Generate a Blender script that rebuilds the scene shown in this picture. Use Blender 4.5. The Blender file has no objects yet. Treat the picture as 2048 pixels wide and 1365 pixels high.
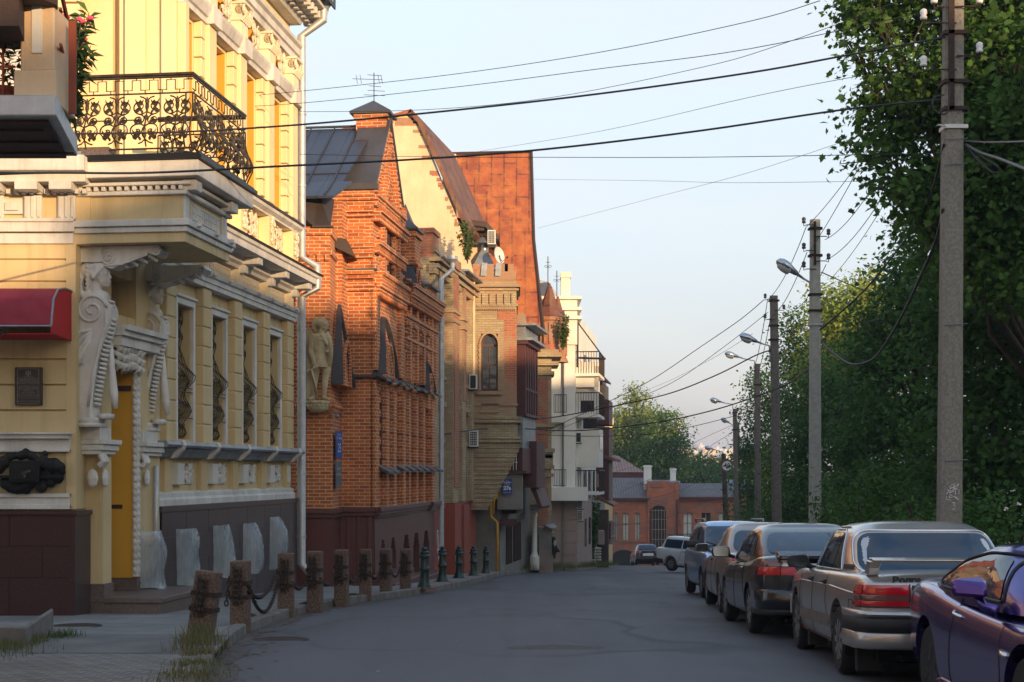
import bpy, bmesh, math, random
import numpy as np
from mathutils import Vector, Matrix, noise
from mathutils.bvhtree import BVHTree
R = math.radians
random.seed(7)
scn = bpy.context.scene
col = scn.collection
# ---------------------------------------------------------------- camera
cam_d = bpy.data.cameras.new('camera'); cam = bpy.data.objects.new('camera', cam_d); col.objects.link(cam)
cam.location = (0, 0, 0); cam.rotation_euler = (R(90), 0, 0)
cam_d.lens = 50; cam_d.sensor_width = 36; cam_d.shift_y = (950 - 682.5) / 2048
cam_d.clip_start = 0.3; cam_d.clip_end = 20000
scn.camera = cam
# ---------------------------------------------------------------- light
SUN_EL = R(7.5); SUN_DIR = Vector((0.50, -0.866, 0)).normalized()
w = bpy.data.worlds.new('World'); scn.world = w; w.use_nodes = True
nt = w.node_tree; nt.nodes.clear()
sky = nt.nodes.new('ShaderNodeTexSky'); sky.sky_type = 'NISHITA'; sky.sun_disc = False
sky.sun_elevation = SUN_EL; sky.sun_rotation = math.atan2(SUN_DIR.x, SUN_DIR.y)
sky.air_density = 1.0; sky.dust_density = 2.5; sky.ozone_density = 1.5; sky.altitude = 150
bgn = nt.nodes.new('ShaderNodeBackground'); bgn.inputs['Strength'].default_value = 0.05
out = nt.nodes.new('ShaderNodeOutputWorld')
nt.links.new(sky.outputs[0], bgn.inputs['Color'])
tcw = nt.nodes.new('ShaderNodeTexCoord'); spw = nt.nodes.new('ShaderNodeSeparateXYZ'); nt.links.new(tcw.outputs['Generated'], spw.inputs[0])
rpw = nt.nodes.new('ShaderNodeValToRGB'); ew = rpw.color_ramp.elements         # evening haze veil, pinkish low down, pale blue above
ew[0].position = 0.0; ew[0].color = (.39,.375,.42,1); ew[1].position = .9; ew[1].color = (.24,.36,.55,1)
for p_, c_ in ((.06,(.465,.47,.51,1)), (.16,(.53,.565,.605,1)), (.33,(.56,.64,.68,1)), (.5,(.36,.48,.62,1))): e_ = ew.new(p_); e_.color = c_
nt.links.new(spw.outputs[2], rpw.inputs[0])
mpw = nt.nodes.new('ShaderNodeMapping'); mpw.inputs['Scale'].default_value = (1.5,1.5,5); mpw.inputs['Location'].default_value = (.35,0,.1); nt.links.new(tcw.outputs['Generated'], mpw.inputs[0])
nzw = nt.nodes.new('ShaderNodeTexNoise'); nzw.inputs['Scale'].default_value = 1.6; nzw.inputs['Detail'].default_value = 6; nt.links.new(mpw.outputs[0], nzw.inputs['Vector'])
rcw = nt.nodes.new('ShaderNodeValToRGB'); rcw.color_ramp.elements[0].position = .5; rcw.color_ramp.elements[1].position = .72; nt.links.new(nzw.outputs[0], rcw.inputs[0])
mxw = nt.nodes.new('ShaderNodeMix'); mxw.data_type = 'RGBA'; nt.links.new(rcw.outputs[0], mxw.inputs[0]); nt.links.new(rpw.outputs[0], mxw.inputs[6]); mxw.inputs[7].default_value = (.60,.57,.58,1)
bg2 = nt.nodes.new('ShaderNodeBackground'); bg2.inputs['Strength'].default_value = .74; nt.links.new(mxw.outputs[2], bg2.inputs['Color'])
adw = nt.nodes.new('ShaderNodeAddShader'); nt.links.new(bgn.outputs[0], adw.inputs[0]); nt.links.new(bg2.outputs[0], adw.inputs[1]); nt.links.new(adw.outputs[0], out.inputs['Surface'])
sun_d = bpy.data.lights.new('sun', 'SUN'); sun_d.energy = 4.5; sun_d.angle = R(0.5); sun_d.color = (1.0, 0.66, 0.36)
sun = bpy.data.objects.new('sun', sun_d); col.objects.link(sun)
sv = Vector((SUN_DIR.x * math.cos(SUN_EL), SUN_DIR.y * math.cos(SUN_EL), math.sin(SUN_EL)))
sun.rotation_euler = sv.to_track_quat('Z', 'Y').to_euler(); sun.location = (20, -30, 40)
scn.view_settings.view_transform = 'Standard'; scn.view_settings.look = 'None'
scn.view_settings.exposure = 0.82; scn.view_settings.gamma = 1.0
# ---------------------------------------------------------------- terrain profile: camera height above the road
HP = [(-300,1.0),(-20,1.3),(0,1.5),(8,1.72),(13.6,1.92),(18.8,2.1),(24,2.3),(29.3,2.55),(40,3.05),(50,3.55),(57,3.95),(80,5.2),(105,6.7),(140,9),(200,14),(400,28),(900,40),(3000,44),(9000,45)]
def H(y):
    for (a, ha), (b, hb) in zip(HP, HP[1:]):
        if y <= b: return ha + (hb - ha) * max(0, (y - a)) / (b - a)
    return HP[-1][1]
FL = 2844.4
def P(px, py, Y): return Vector(((px - 1024) / FL * Y, Y, (950 - py) / FL * Y))
def XA(px, Y): return (px - 1024) / FL * Y
def ZA(py, Y): return (950 - py) / FL * Y
def gp(px, py, lift=0.0):           # ground point for a base seen in the photograph
    lo, hi = 5.0, 130.0
    for _ in range(50):
        m = (lo + hi) / 2
        if (H(m) - lift) / m > (py - 950) / FL: lo = m
        else: hi = m
    return Vector(((px - 1024) / FL * lo, lo, -(H(lo) - lift)))
# ---------------------------------------------------------------- materials
MATS = {}
def _bsdf(name):
    m = bpy.data.materials.new(name); m.use_nodes = True; nt = m.node_tree
    b = nt.nodes['Principled BSDF']; MATS[name] = m
    return m, nt, b
def _noise(nt, scale, detail=4, rough=.6, vec=None):
    n = nt.nodes.new('ShaderNodeTexNoise'); n.inputs['Scale'].default_value = scale
    n.inputs['Detail'].default_value = detail; n.inputs['Roughness'].default_value = rough
    if vec: nt.links.new(vec, n.inputs['Vector'])
    return n
def _ramp(nt, src, p0, p1, c0=(0,0,0,1), c1=(1,1,1,1)):
    r = nt.nodes.new('ShaderNodeValToRGB'); e = r.color_ramp.elements
    e[0].position = p0; e[1].position = p1; e[0].color = c0; e[1].color = c1
    nt.links.new(src, r.inputs[0]); return r
def _mix(nt, fac, a, b, mode='MIX'):
    m = nt.nodes.new('ShaderNodeMix'); m.data_type = 'RGBA'; m.blend_type = mode
    for s, v in ((m.inputs[0], fac), (m.inputs[6], a), (m.inputs[7], b)):
        if isinstance(v, (int, float)): s.default_value = v
        elif isinstance(v, tuple): s.default_value = v if len(v) == 4 else v + (1,)
        else: nt.links.new(v, s)
    return m.outputs[2]
def _pos(nt):
    g = nt.nodes.new('ShaderNodeNewGeometry'); return g.outputs['Position']
def _map(nt, vec, sc):
    m = nt.nodes.new('ShaderNodeMapping'); m.inputs['Scale'].default_value = sc
    nt.links.new(vec, m.inputs['Vector']); return m.outputs[0]
def _bump(nt, b, h, strength, dist=.02):
    u = nt.nodes.new('ShaderNodeBump'); u.inputs['Strength'].default_value = strength; u.inputs['Distance'].default_value = dist
    nt.links.new(h, u.inputs['Height']); nt.links.new(u.outputs[0], b.inputs['Normal'])
def mk(name, c, rough=.75, metal=0, c2=None, scale=2.5, var=.18, bump=.15, bscale=30, coat=0, streak=0, obj=False, ior=None, lo=.35, hi=.7):
    m, nt, b = _bsdf(name)
    if obj: pos = nt.nodes.new('ShaderNodeTexCoord').outputs['Object']
    else: pos = _pos(nt)
    if c2 is None: c2 = tuple(x * (1 - var * 2) for x in c)
    n = _noise(nt, scale, 6, .65, pos)
    r = _ramp(nt, n.outputs[0], lo, hi)
    cc = _mix(nt, r.outputs[0], c, c2)
    if streak:
        n2 = _noise(nt, 1.0, 5, .7, _map(nt, pos, (5, 5, .35)))
        r2 = _ramp(nt, n2.outputs[0], .5, .8)
        mm = nt.nodes.new('ShaderNodeMath'); mm.operation = 'MULTIPLY'; mm.inputs[1].default_value = streak
        nt.links.new(r2.outputs[0], mm.inputs[0])
        cc = _mix(nt, mm.outputs[0], cc, tuple(x * .35 for x in c))
    nt.links.new(cc, b.inputs['Base Color'])
    b.inputs['Roughness'].default_value = rough; b.inputs['Metallic'].default_value = metal
    if coat: b.inputs['Coat Weight'].default_value = coat; b.inputs['Coat Roughness'].default_value = .04
    if ior: b.inputs['IOR'].default_value = ior
    if bump: _bump(nt, b, _noise(nt, bscale, 4, .6, pos).outputs[0], bump)
    return m
def _wall_uv(nt):
    g = nt.nodes.new('ShaderNodeNewGeometry')
    cr = nt.nodes.new('ShaderNodeVectorMath'); cr.operation = 'CROSS_PRODUCT'; cr.inputs[0].default_value = (0, 0, 1)
    nt.links.new(g.outputs['True Normal'], cr.inputs[1])
    nm = nt.nodes.new('ShaderNodeVectorMath'); nm.operation = 'NORMALIZE'; nt.links.new(cr.outputs[0], nm.inputs[0])
    d = nt.nodes.new('ShaderNodeVectorMath'); d.operation = 'DOT_PRODUCT'
    nt.links.new(nm.outputs[0], d.inputs[0]); nt.links.new(g.outputs['Position'], d.inputs[1])
    sp = nt.nodes.new('ShaderNodeSeparateXYZ'); nt.links.new(g.outputs['Position'], sp.inputs[0])
    cb = nt.nodes.new('ShaderNodeCombineXYZ'); nt.links.new(d.outputs['Value'], cb.inputs[0]); nt.links.new(sp.outputs[2], cb.inputs[1])
    return cb.outputs[0], g.outputs['Position']
def brick(name, c1, c2, mortar, bw=.27, bh=.085, ms=.012, old=0, c3=None, bump=.5, rough=.85):
    m, nt, b = _bsdf(name); uv, pos = _wall_uv(nt)
    t = nt.nodes.new('ShaderNodeTexBrick'); nt.links.new(uv, t.inputs['Vector'])
    t.inputs['Scale'].default_value = 1; t.inputs['Brick Width'].default_value = bw; t.inputs['Row Height'].default_value = bh
    t.inputs['Mortar Size'].default_value = ms; t.inputs['Mortar Smooth'].default_value = .2; t.inputs['Bias'].default_value = -.1
    t.inputs['Color1'].default_value = c1 + (1,); t.inputs['Color2'].default_value = c2 + (1,); t.inputs['Mortar'].default_value = mortar + (1,)
    n = _noise(nt, 1.1, 7, .75, pos); r = _ramp(nt, n.outputs[0], .42, .68)
    cc = _mix(nt, .62, t.outputs['Color'], _mix(nt, r.outputs[0], (.9,.9,.9), (.45,.42,.4)), 'MULTIPLY')
    if old:
        n2 = _noise(nt, .55, 7, .72, pos); r2 = _ramp(nt, n2.outputs[0], .47, .56)
        mm = nt.nodes.new('ShaderNodeMath'); mm.operation = 'MULTIPLY'; mm.inputs[1].default_value = old; nt.links.new(r2.outputs[0], mm.inputs[0])
        cc = _mix(nt, mm.outputs[0], cc, c3)
    nt.links.new(cc, b.inputs['Base Color']); b.inputs['Roughness'].default_value = rough
    inv = nt.nodes.new('ShaderNodeMath'); inv.operation = 'SUBTRACT'; inv.inputs[0].default_value = 1; nt.links.new(t.outputs['Fac'], inv.inputs[1])
    ad = nt.nodes.new('ShaderNodeMath'); ad.operation = 'ADD'; nt.links.new(inv.outputs[0], ad.inputs[0])
    n3 = _noise(nt, 25, 4, .6, pos); nt.links.new(n3.outputs[0], ad.inputs[1])
    _bump(nt, b, ad.outputs[0], bump, .012)
    return m
def stripes(name, c, c2, axis_scale, rough=.6, metal=0, bump=.6, rust=None, rs=1.2, period=.5, width=.04, obj=False):
    """sheet metal or corrugated surface: seams at a period along the wall tangent"""
    m, nt, b = _bsdf(name); uv, pos = _wall_uv(nt)
    sp = nt.nodes.new('ShaderNodeSeparateXYZ'); nt.links.new(uv, sp.inputs[0])
    d = nt.nodes.new('ShaderNodeMath'); d.operation = 'DIVIDE'; d.inputs[1].default_value = period; nt.links.new(sp.outputs[0], d.inputs[0])
    f = nt.nodes.new('ShaderNodeMath'); f.operation = 'FRACT'; nt.links.new(d.outputs[0], f.inputs[0])
    r = _ramp(nt, f.outputs[0], 0, width / period); r.color_ramp.interpolation = 'LINEAR'
    n = _noise(nt, rs, 6, .65, pos); rr = _ramp(nt, n.outputs[0], .35, .68)
    base = _mix(nt, rr.outputs[0], c, c2)
    if rust:
        n2 = _noise(nt, 3.0, 6, .7, _map(nt, pos, (1, 1, .4))); r2 = _ramp(nt, n2.outputs[0], .5, .7)
        base = _mix(nt, r2.outputs[0], base, rust)
    cc = _mix(nt, r.outputs[0], tuple(x * .4 for x in c), base)
    nt.links.new(cc, b.inputs['Base Color']); b.inputs['Roughness'].default_value = rough; b.inputs['Metallic'].default_value = metal
    _bump(nt, b, r.outputs[0], bump, .02)
    return m
def metalsheet(name, c1, c2, seam, bw=.55, bh=1.1, rough=.7):
    """roof of staggered metal sheets with seams"""
    m, nt, b = _bsdf(name); uv, pos = _wall_uv(nt)
    sw = nt.nodes.new('ShaderNodeSeparateXYZ'); nt.links.new(uv, sw.inputs[0])
    cb = nt.nodes.new('ShaderNodeCombineXYZ'); nt.links.new(sw.outputs[1], cb.inputs[0]); nt.links.new(sw.outputs[0], cb.inputs[1])
    t = nt.nodes.new('ShaderNodeTexBrick'); nt.links.new(cb.outputs[0], t.inputs['Vector'])
    t.inputs['Scale'].default_value = 1; t.inputs['Brick Width'].default_value = bh; t.inputs['Row Height'].default_value = bw
    t.inputs['Mortar Size'].default_value = .035; t.inputs['Bias'].default_value = 0
    t.inputs['Color1'].default_value = c1 + (1,); t.inputs['Color2'].default_value = c2 + (1,); t.inputs['Mortar'].default_value = seam + (1,)
    n = _noise(nt, 1.6, 7, .7, pos); r = _ramp(nt, n.outputs[0], .42, .68)
    cc = _mix(nt, r.outputs[0], t.outputs['Color'], tuple(min(1, x * y) for x, y in zip(c1, (1.7, 2.4, 1.5))))
    cc = _mix(nt, .25, cc, t.outputs['Color'])
    nt.links.new(cc, b.inputs['Base Color']); b.inputs['Roughness'].default_value = rough
    inv = nt.nodes.new('ShaderNodeMath'); inv.operation = 'SUBTRACT'; inv.inputs[0].default_value = 1; nt.links.new(t.outputs['Fac'], inv.inputs[1])
    _bump(nt, b, inv.outputs[0], .5, .02)
    return m
def glass(name, c=(.03,.045,.06), rough=.06, ior=1.9, rip=.0):
    m, nt, b = _bsdf(name); b.inputs['Base Color'].default_value = c + (1,)
    b.inputs['Roughness'].default_value = rough; b.inputs['IOR'].default_value = ior
    if rip: _bump(nt, b, _noise(nt, 1.5, 2, .5, _pos(nt)).outputs[0], rip, .05)
    return m
def paint(name, c, metal=.5, rough=.32, dirt=.25, dcol=(.12,.1,.08)):
    m, nt, b = _bsdf(name); pos = nt.nodes.new('ShaderNodeTexCoord').outputs['Object']
    sp = nt.nodes.new('ShaderNodeSeparateXYZ'); nt.links.new(pos, sp.inputs[0])
    n = _noise(nt, 2.2, 7, .7, pos)
    a = nt.nodes.new('ShaderNodeMath'); a.operation = 'MULTIPLY_ADD'; a.inputs[1].default_value = -.55; a.inputs[2].default_value = .62
    nt.links.new(sp.outputs[2], a.inputs[0])
    s = nt.nodes.new('ShaderNodeMath'); s.operation = 'ADD'; nt.links.new(a.outputs[0], s.inputs[0]); nt.links.new(n.outputs[0], s.inputs[1])
    r = _ramp(nt, s.outputs[0], .55, 1.15)
    mm = nt.nodes.new('ShaderNodeMath'); mm.operation = 'MULTIPLY'; mm.inputs[1].default_value = dirt; nt.links.new(r.outputs[0], mm.inputs[0])
    cc = _mix(nt, mm.outputs[0], c, dcol)
    nt.links.new(cc, b.inputs['Base Color']); b.inputs['Metallic'].default_value = metal; b.inputs['Roughness'].default_value = rough
    b.inputs['Coat Weight'].default_value = .8; b.inputs['Coat Roughness'].default_value = .06
    return m
def leafmat(name, c1, c2, trans=.25, c3=None):
    m, nt, b = _bsdf(name)
    n = _noise(nt, .45, 4, .6, _pos(nt)); r = _ramp(nt, n.outputs[0], .35, .65)
    at = nt.nodes.new('ShaderNodeNewGeometry')
    r2 = _ramp(nt, at.outputs['Random Per Island'], 0, 1, (.65,.65,.65,1), (1.35,1.35,1.35,1))
    cc = _mix(nt, 1.0, _mix(nt, r.outputs[0], c1, c2), r2.outputs[0], 'MULTIPLY')
    nt.links.new(cc, b.inputs['Base Color']); b.inputs['Roughness'].default_value = .65; b.inputs['Specular IOR Level'].default_value = .25
    tr = nt.nodes.new('ShaderNodeBsdfTranslucent'); nt.links.new(cc, tr.inputs['Color'])
    ms = nt.nodes.new('ShaderNodeMixShader'); ms.inputs[0].default_value = trans
    nt.links.new(b.outputs[0], ms.inputs[1]); nt.links.new(tr.outputs[0], ms.inputs[2])
    nt.links.new(ms.outputs[0], nt.nodes['Material Output'].inputs['Surface'])
    return m
# ---------------------------------------------------------------- mesh builder
class Frame:
    """a facade: t runs along it away from the camera, n points out to the street, z is up"""
    def __init__(s, x, y, dx, dy):
        l = math.hypot(dx, dy); s.o = (x, y); s.d = (dx / l, dy / l); s.n = (dy / l, -dx / l)
    def __call__(s, p):
        t, n, z = p
        return Vector((s.o[0] + s.d[0] * t + s.n[0] * n, s.o[1] + s.d[1] * t + s.n[1] * n, z))
    def t_at(s, px, n=0.0):          # t where the facade plane meets a pixel column
        k = (px - 1024) / FL
        X0 = s.o[0] + s.n[0] * n; Y0 = s.o[1] + s.n[1] * n
        return (k * Y0 - X0) / (s.d[0] - k * s.d[1])
    def Y(s, t): return s.o[1] + s.d[1] * t
    def z_at(s, py, t, n=0.0): return (950 - py) / FL * (s.o[1] + s.d[1] * t + s.n[1] * n)
class MB:
    def __init__(s, fr=None): s.v = []; s.f = []; s.fr = fr; s.smooth = False
    def p(s, q): return s.fr(q) if s.fr else Vector(q)
    def raw(s, vs, fs):
        b = len(s.v); s.v += [s.p(q) for q in vs]; s.f += [tuple(b + i for i in f) for f in fs]; return s
    def box(s, x0, x1, y0, y1, z0, z1):
        return s.raw([(x0,y0,z0),(x1,y0,z0),(x1,y1,z0),(x0,y1,z0),(x0,y0,z1),(x1,y0,z1),(x1,y1,z1),(x0,y1,z1)],
                     [(0,3,2,1),(4,5,6,7),(0,1,5,4),(1,2,6,5),(2,3,7,6),(3,0,4,7)])
    def prism(s, pts, axis, a, b):
        """pts: 2-D polygon in the two other axes, extruded along axis from a to b"""
        n = len(pts)
        def q(u, v, k): return {'x': (k,u,v), 'y': (u,k,v), 'z': (u,v,k)}[axis]
        vs = [q(u, v, a) for u, v in pts] + [q(u, v, b) for u, v in pts]
        fs = [tuple(range(n))[::-1], tuple(range(n, 2 * n))] + [(i, (i+1) % n, n + (i+1) % n, n + i) for i in range(n)]
        return s.raw(vs, fs)
    def quad(s, *pts): return s.raw(pts, [tuple(range(len(pts)))])
    def tube(s, pts, r, n=6, cap=True):
        pts = [Vector(q) for q in pts]; rs = r if isinstance(r, (list, tuple)) else [r] * len(pts)
        vs = []; fs = []; up = None
        for i, q in enumerate(pts):
            d = (pts[min(i+1, len(pts)-1)] - pts[max(i-1, 0)])
            if d.length < 1e-9: d = Vector((0,0,1))
            d.normalize()
            if up is None: up = Vector((0,0,1)) if abs(d.z) < .9 else Vector((1,0,0))
            a = d.cross(up).normalized(); c = a.cross(d); up = c
            for k in range(n):
                w = 2 * math.pi * k / n; vs.append(q + a * (math.cos(w) * rs[i]) + c * (math.sin(w) * rs[i]))
        for i in range(len(pts) - 1):
            for k in range(n): fs.append((i*n+k, i*n+(k+1)%n, (i+1)*n+(k+1)%n, (i+1)*n+k))
        if cap: fs += [tuple(range(n))[::-1], tuple(range((len(pts)-1)*n, len(pts)*n))]
        return s.raw(vs, fs)
    def lathe(s, c, prof, n=12, axis='z', ph=0.0):
        """prof: (radius, height) list"""
        vs = []; fs = []
        for r, h in prof:
            for k in range(n):
                w = 2 * math.pi * k / n + ph; a, b = r * math.cos(w), r * math.sin(w)
                vs.append({'z': (c[0]+a, c[1]+b, c[2]+h), 'y': (c[0]+a, c[1]+h, c[2]+b), 'x': (c[0]+h, c[1]+a, c[2]+b)}[axis])
        for i in range(len(prof) - 1):
            for k in range(n): fs.append((i*n+k, i*n+(k+1)%n, (i+1)*n+(k+1)%n, (i+1)*n+k))
        fs += [tuple(range(n))[::-1], tuple(range((len(prof)-1)*n, len(prof)*n))]
        return s.raw(vs, fs)
    def ball(s, c, r, sc=(1,1,1), n=10):
        return s.lathe_ball(c, r, sc, n)
    def lathe_ball(s, c, r, sc, n):
        vs = [(c[0], c[1], c[2] - r*sc[2])]; fs = []; m = max(4, n // 2)
        for i in range(1, m):
            a = math.pi * i / m - math.pi / 2
            for k in range(n):
                w = 2 * math.pi * k / n
                vs.append((c[0]+r*sc[0]*math.cos(a)*math.cos(w), c[1]+r*sc[1]*math.cos(a)*math.sin(w), c[2]+r*sc[2]*math.sin(a)))
        vs.append((c[0], c[1], c[2] + r*sc[2])); L = len(vs) - 1
        for k in range(n):
            fs.append((0, 1+(k+1)%n, 1+k)); fs.append((L, L-n+k, L-n+(k+1)%n))
        for i in range(m - 2):
            for k in range(n): fs.append((1+i*n+k, 1+i*n+(k+1)%n, 1+(i+1)*n+(k+1)%n, 1+(i+1)*n+k))
        return s.raw(vs, fs)
    def join(s, o):
        b = len(s.v); s.v += o.v; s.f += [tuple(b + i for i in f) for f in o.f]; return s
def wloc(o):
    v = Vector((0,0,0))
    while o is not None: v = v + o.location; o = o.parent
    return v
SPLIT = {'metal_copings':'metal_coping','pilaster':0,'quoins':'quoin_strip','bracket':0,'pedestal_strips':'pedestal_strip','pedestals':'pedestal','relief':0,'capital':0,'cartouche':0,'lamp_boxes':'lamp_box','sill_brackets':'sill_bracket',
 'modillions':'modillion','frieze_panels':'frieze_panel','doors':'door','window':0,'window_frames':'window_frame','pier_caps':'pier_cap','granite_feet':'granite_foot','reveals':'reveal','turrets':'turret','turret_spires':'turret_spire','finials':'finial',
 'balconies':'balcony','canopies':'canopy','balcony_slabs':'balcony_slab','timber_loggia':0,'red_pilasters':'red_pilaster','chimney':0,'portal_piers':'portal_pier','door_rail':0,'sheds':'shed','wings':'wing','steps':'step','insulator':0,'ironwork':0,
 'strap':0,'bumper':0,'blue_tin':0,'cornice':0,'flashing':0,'balcony_cornice':0,'balcony_rails':'balcony_rail','tin_roof':0,'loggia_roof':0,'roof':0,'wall':0,'stone_base':0,'base_ledge':0,'downpipe':0,'gutter':0,'wire_wraps':'wire_wrap','tower_roof':0,
 'battlement':0,'balcony_ledge':0,'window_trim':0,'panel_gaps':'panel_gap','lamp_divider':0,'sill':0,'herm_scroll':0,'gas_pipe':0,'sash':0,'bare_bricks':0,'hood_gable':0,'crease_line':0,'side_skirt':0,'mud_flap':0}
def clusters(mb, eps=.03):
    """groups of faces whose islands touch (bounding boxes closer than eps)"""
    n = len(mb.v); par = list(range(n))
    def find(a):
        while par[a] != a: par[a] = par[par[a]]; a = par[a]
        return a
    for f in mb.f:
        a = find(f[0])
        for i in f[1:]: par[find(i)] = a
    V = np.array([tuple(v) for v in mb.v]); root = np.array([find(i) for i in range(n)]); ids = {r: k for k, r in enumerate(sorted({find(f[0]) for f in mb.f}))}
    B = [[V[root == r].min(0) - eps, V[root == r].max(0) + eps] for r in ids]; grp = [[k] for k in range(len(B))]; ch = True
    while ch:
        ch = False; i = 0
        while i < len(B):
            j = i + 1
            while j < len(B):
                if (B[i][0] <= B[j][1]).all() and (B[j][0] <= B[i][1]).all():
                    B[i] = [np.minimum(B[i][0], B[j][0]), np.maximum(B[i][1], B[j][1])]; grp[i] += grp[j]; del B[j], grp[j]; ch = True
                else: j += 1
            i += 1
    of = {k: g for g, ks in enumerate(grp) for k in ks}; out = [[] for _ in grp]
    for f in mb.f: out[of[ids[find(f[0])]]].append(f)
    return out
def obj(name, mb, mat, parent=None, **k):
    if name in SPLIT and parent is not None:
        cs = clusters(mb); nm = SPLIT[name] or name
        if 1 < len(cs) <= 100:
            first = None
            for fs in cs:
                m = MB(); used = sorted({i for f in fs for i in f}); ix = {u: j for j, u in enumerate(used)}
                m.v = [mb.v[u] for u in used]; m.f = [tuple(ix[i] for i in f) for f in fs]; o = obj1(nm, m, mat, parent, **k); first = first or o
            return first
        name = nm
    return obj1(name, mb, mat, parent, **k)
def obj1(name, mb, mat, parent=None, smooth=False, bevel=0, local=False, base=None, angle=None):
    """ONE mesh object. With a parent, world vertices are moved into the parent's space unless local."""
    me = bpy.data.meshes.new(name)
    vs = [Vector(v) for v in mb.v]
    off = Vector((0,0,0))
    if parent is not None and not local: off = wloc(parent)
    if base is not None: off = Vector(base)
    me.from_pydata([tuple(v - off) for v in vs], [], mb.f); me.update()
    bm = bmesh.new(); bm.from_mesh(me); bmesh.ops.recalc_face_normals(bm, faces=bm.faces); bm.to_mesh(me); bm.free()
    if mat: me.materials.append(MATS[mat] if isinstance(mat, str) else mat)
    if smooth:
        me.polygons.foreach_set('use_smooth', [True] * len(me.polygons))
        if angle: me.set_sharp_from_angle(angle=R(angle))
    o = bpy.data.objects.new(name, me); col.objects.link(o)
    if parent is not None: o.parent = parent
    if base is not None: o.location = base
    if bevel:
        b = o.modifiers.new('bevel', 'BEVEL'); b.width = bevel; b.segments = 1; b.limit_method = 'ANGLE'
    return o
def tag(o, label, cat, group=None, kind=None):
    if label: o['label'] = label
    if cat: o['category'] = cat
    if group: o['group'] = group
    if kind: o['kind'] = kind
    return o
def thing(name, label, cat, loc, group=None, rz=0):
    o = bpy.data.objects.new(name, None); col.objects.link(o); o.location = loc; o.rotation_euler = (0, 0, rz)
    o.empty_display_size = .2
    return tag(o, label, cat, group)
def struct(name, mb, mat, **k):
    o = obj(name, mb, mat, **k); o['kind'] = 'structure'; return o
def dup(o, loc, label=None, rz=None, delta=None):
    def cp(a, par):
        c = a.copy(); col.objects.link(c); c.parent = par
        for ch in list(a.children): cp(ch, c)
        return c
    c = cp(o, None); c.location = loc
    if rz is not None: c.rotation_euler = (0, 0, rz)
    if label: c['label'] = label
    return c
def copy_part(o, delta):
    """a copy of a part (with its sub-parts) shifted by delta under the same thing"""
    c = o.copy(); col.objects.link(c); c.parent = o.parent; c.location = o.location + Vector(delta)
    for ch in list(o.children):
        k = ch.copy(); col.objects.link(k); k.parent = c
    return c
def blob(mb, voxel=.015, smooth=3, mods=()):
    """fuse overlapping shapes of an MB into one continuous skin"""
    me = bpy.data.meshes.new('tmp'); me.from_pydata([tuple(v) for v in mb.v], [], mb.f); me.update()
    bm = bmesh.new(); bm.from_mesh(me); bmesh.ops.recalc_face_normals(bm, faces=bm.faces); bm.to_mesh(me); bm.free()
    o = bpy.data.objects.new('tmp', me); col.objects.link(o)
    r = o.modifiers.new('r', 'REMESH'); r.mode = 'VOXEL'; r.voxel_size = voxel
    if smooth: sm = o.modifiers.new('s', 'SMOOTH'); sm.iterations = smooth; sm.factor = .5
    dg = bpy.context.evaluated_depsgraph_get(); ev = o.evaluated_get(dg); m2 = bpy.data.meshes.new_from_object(ev)
    res = MB(); res.v = [v.co.copy() for v in m2.vertices]; res.f = [tuple(p.vertices) for p in m2.polygons]
    bpy.data.objects.remove(o); bpy.data.meshes.remove(me); bpy.data.meshes.remove(m2)
    return res
def capsule(mb, a, b, ra, rb, n=10, k=4):
    a = Vector(a); b = Vector(b); pts = []; rs = []
    d = (b - a); L = max(d.length, 1e-6); u = d / L
    for i in range(k + 1):
        w = math.pi / 2 * (1 - i / k); pts.append(a - u * (ra * math.sin(w))); rs.append(max(.002, ra * math.cos(w)))
    for i in range(1, k + 1):
        w = math.pi / 2 * i / k; pts.append(b + u * (rb * math.sin(w))); rs.append(max(.002, rb * math.cos(w)))
    mb.tube(pts, rs, n); return mb
def textmb(s, size, extrude=.004, xform=None, bold=0):
    c = bpy.data.curves.new('t', 'FONT'); c.body = s; c.size = size; c.extrude = 0; c.dimensions = '2D'; c.fill_mode = 'FRONT'; c.align_x = 'CENTER'; c.align_y = 'CENTER'
    if bold: c.offset = bold
    c.resolution_u = 3
    o = bpy.data.objects.new('t', c); col.objects.link(o)
    dg = bpy.context.evaluated_depsgraph_get(); me = bpy.data.meshes.new_from_object(o.evaluated_get(dg))
    r = MB(); r.v = [(xform(v.co) if xform else v.co.copy()) for v in me.vertices]; r.f = [tuple(p.vertices) for p in me.polygons]
    bpy.data.objects.remove(o); bpy.data.curves.remove(c); bpy.data.meshes.remove(me)
    return r
def npmesh(name, V, Fs, mat, parent=None, smooth=False):
    """fast mesh from numpy arrays: V (n,3), list of (faces (m,k)) arrays"""
    me = bpy.data.meshes.new(name)
    if parent is not None: V = V - np.array(wloc(parent))
    me.vertices.add(len(V)); me.vertices.foreach_set('co', V.astype('f').ravel())
    nl = sum(f.size for f in Fs); npoly = sum(len(f) for f in Fs)
    me.loops.add(nl); me.loops.foreach_set('vertex_index', np.concatenate([f.ravel() for f in Fs]).astype('i'))
    me.polygons.add(npoly); st = []; o = 0
    for f in Fs: st.append(o + np.arange(len(f)) * f.shape[1]); o += f.size
    me.polygons.foreach_set('loop_start', np.concatenate(st).astype('i'))
    me.update(calc_edges=True); me.validate()
    me.materials.append(MATS[mat])
    o = bpy.data.objects.new(name, me); col.objects.link(o)
    if parent is not None: o.parent = parent
    return o
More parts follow.
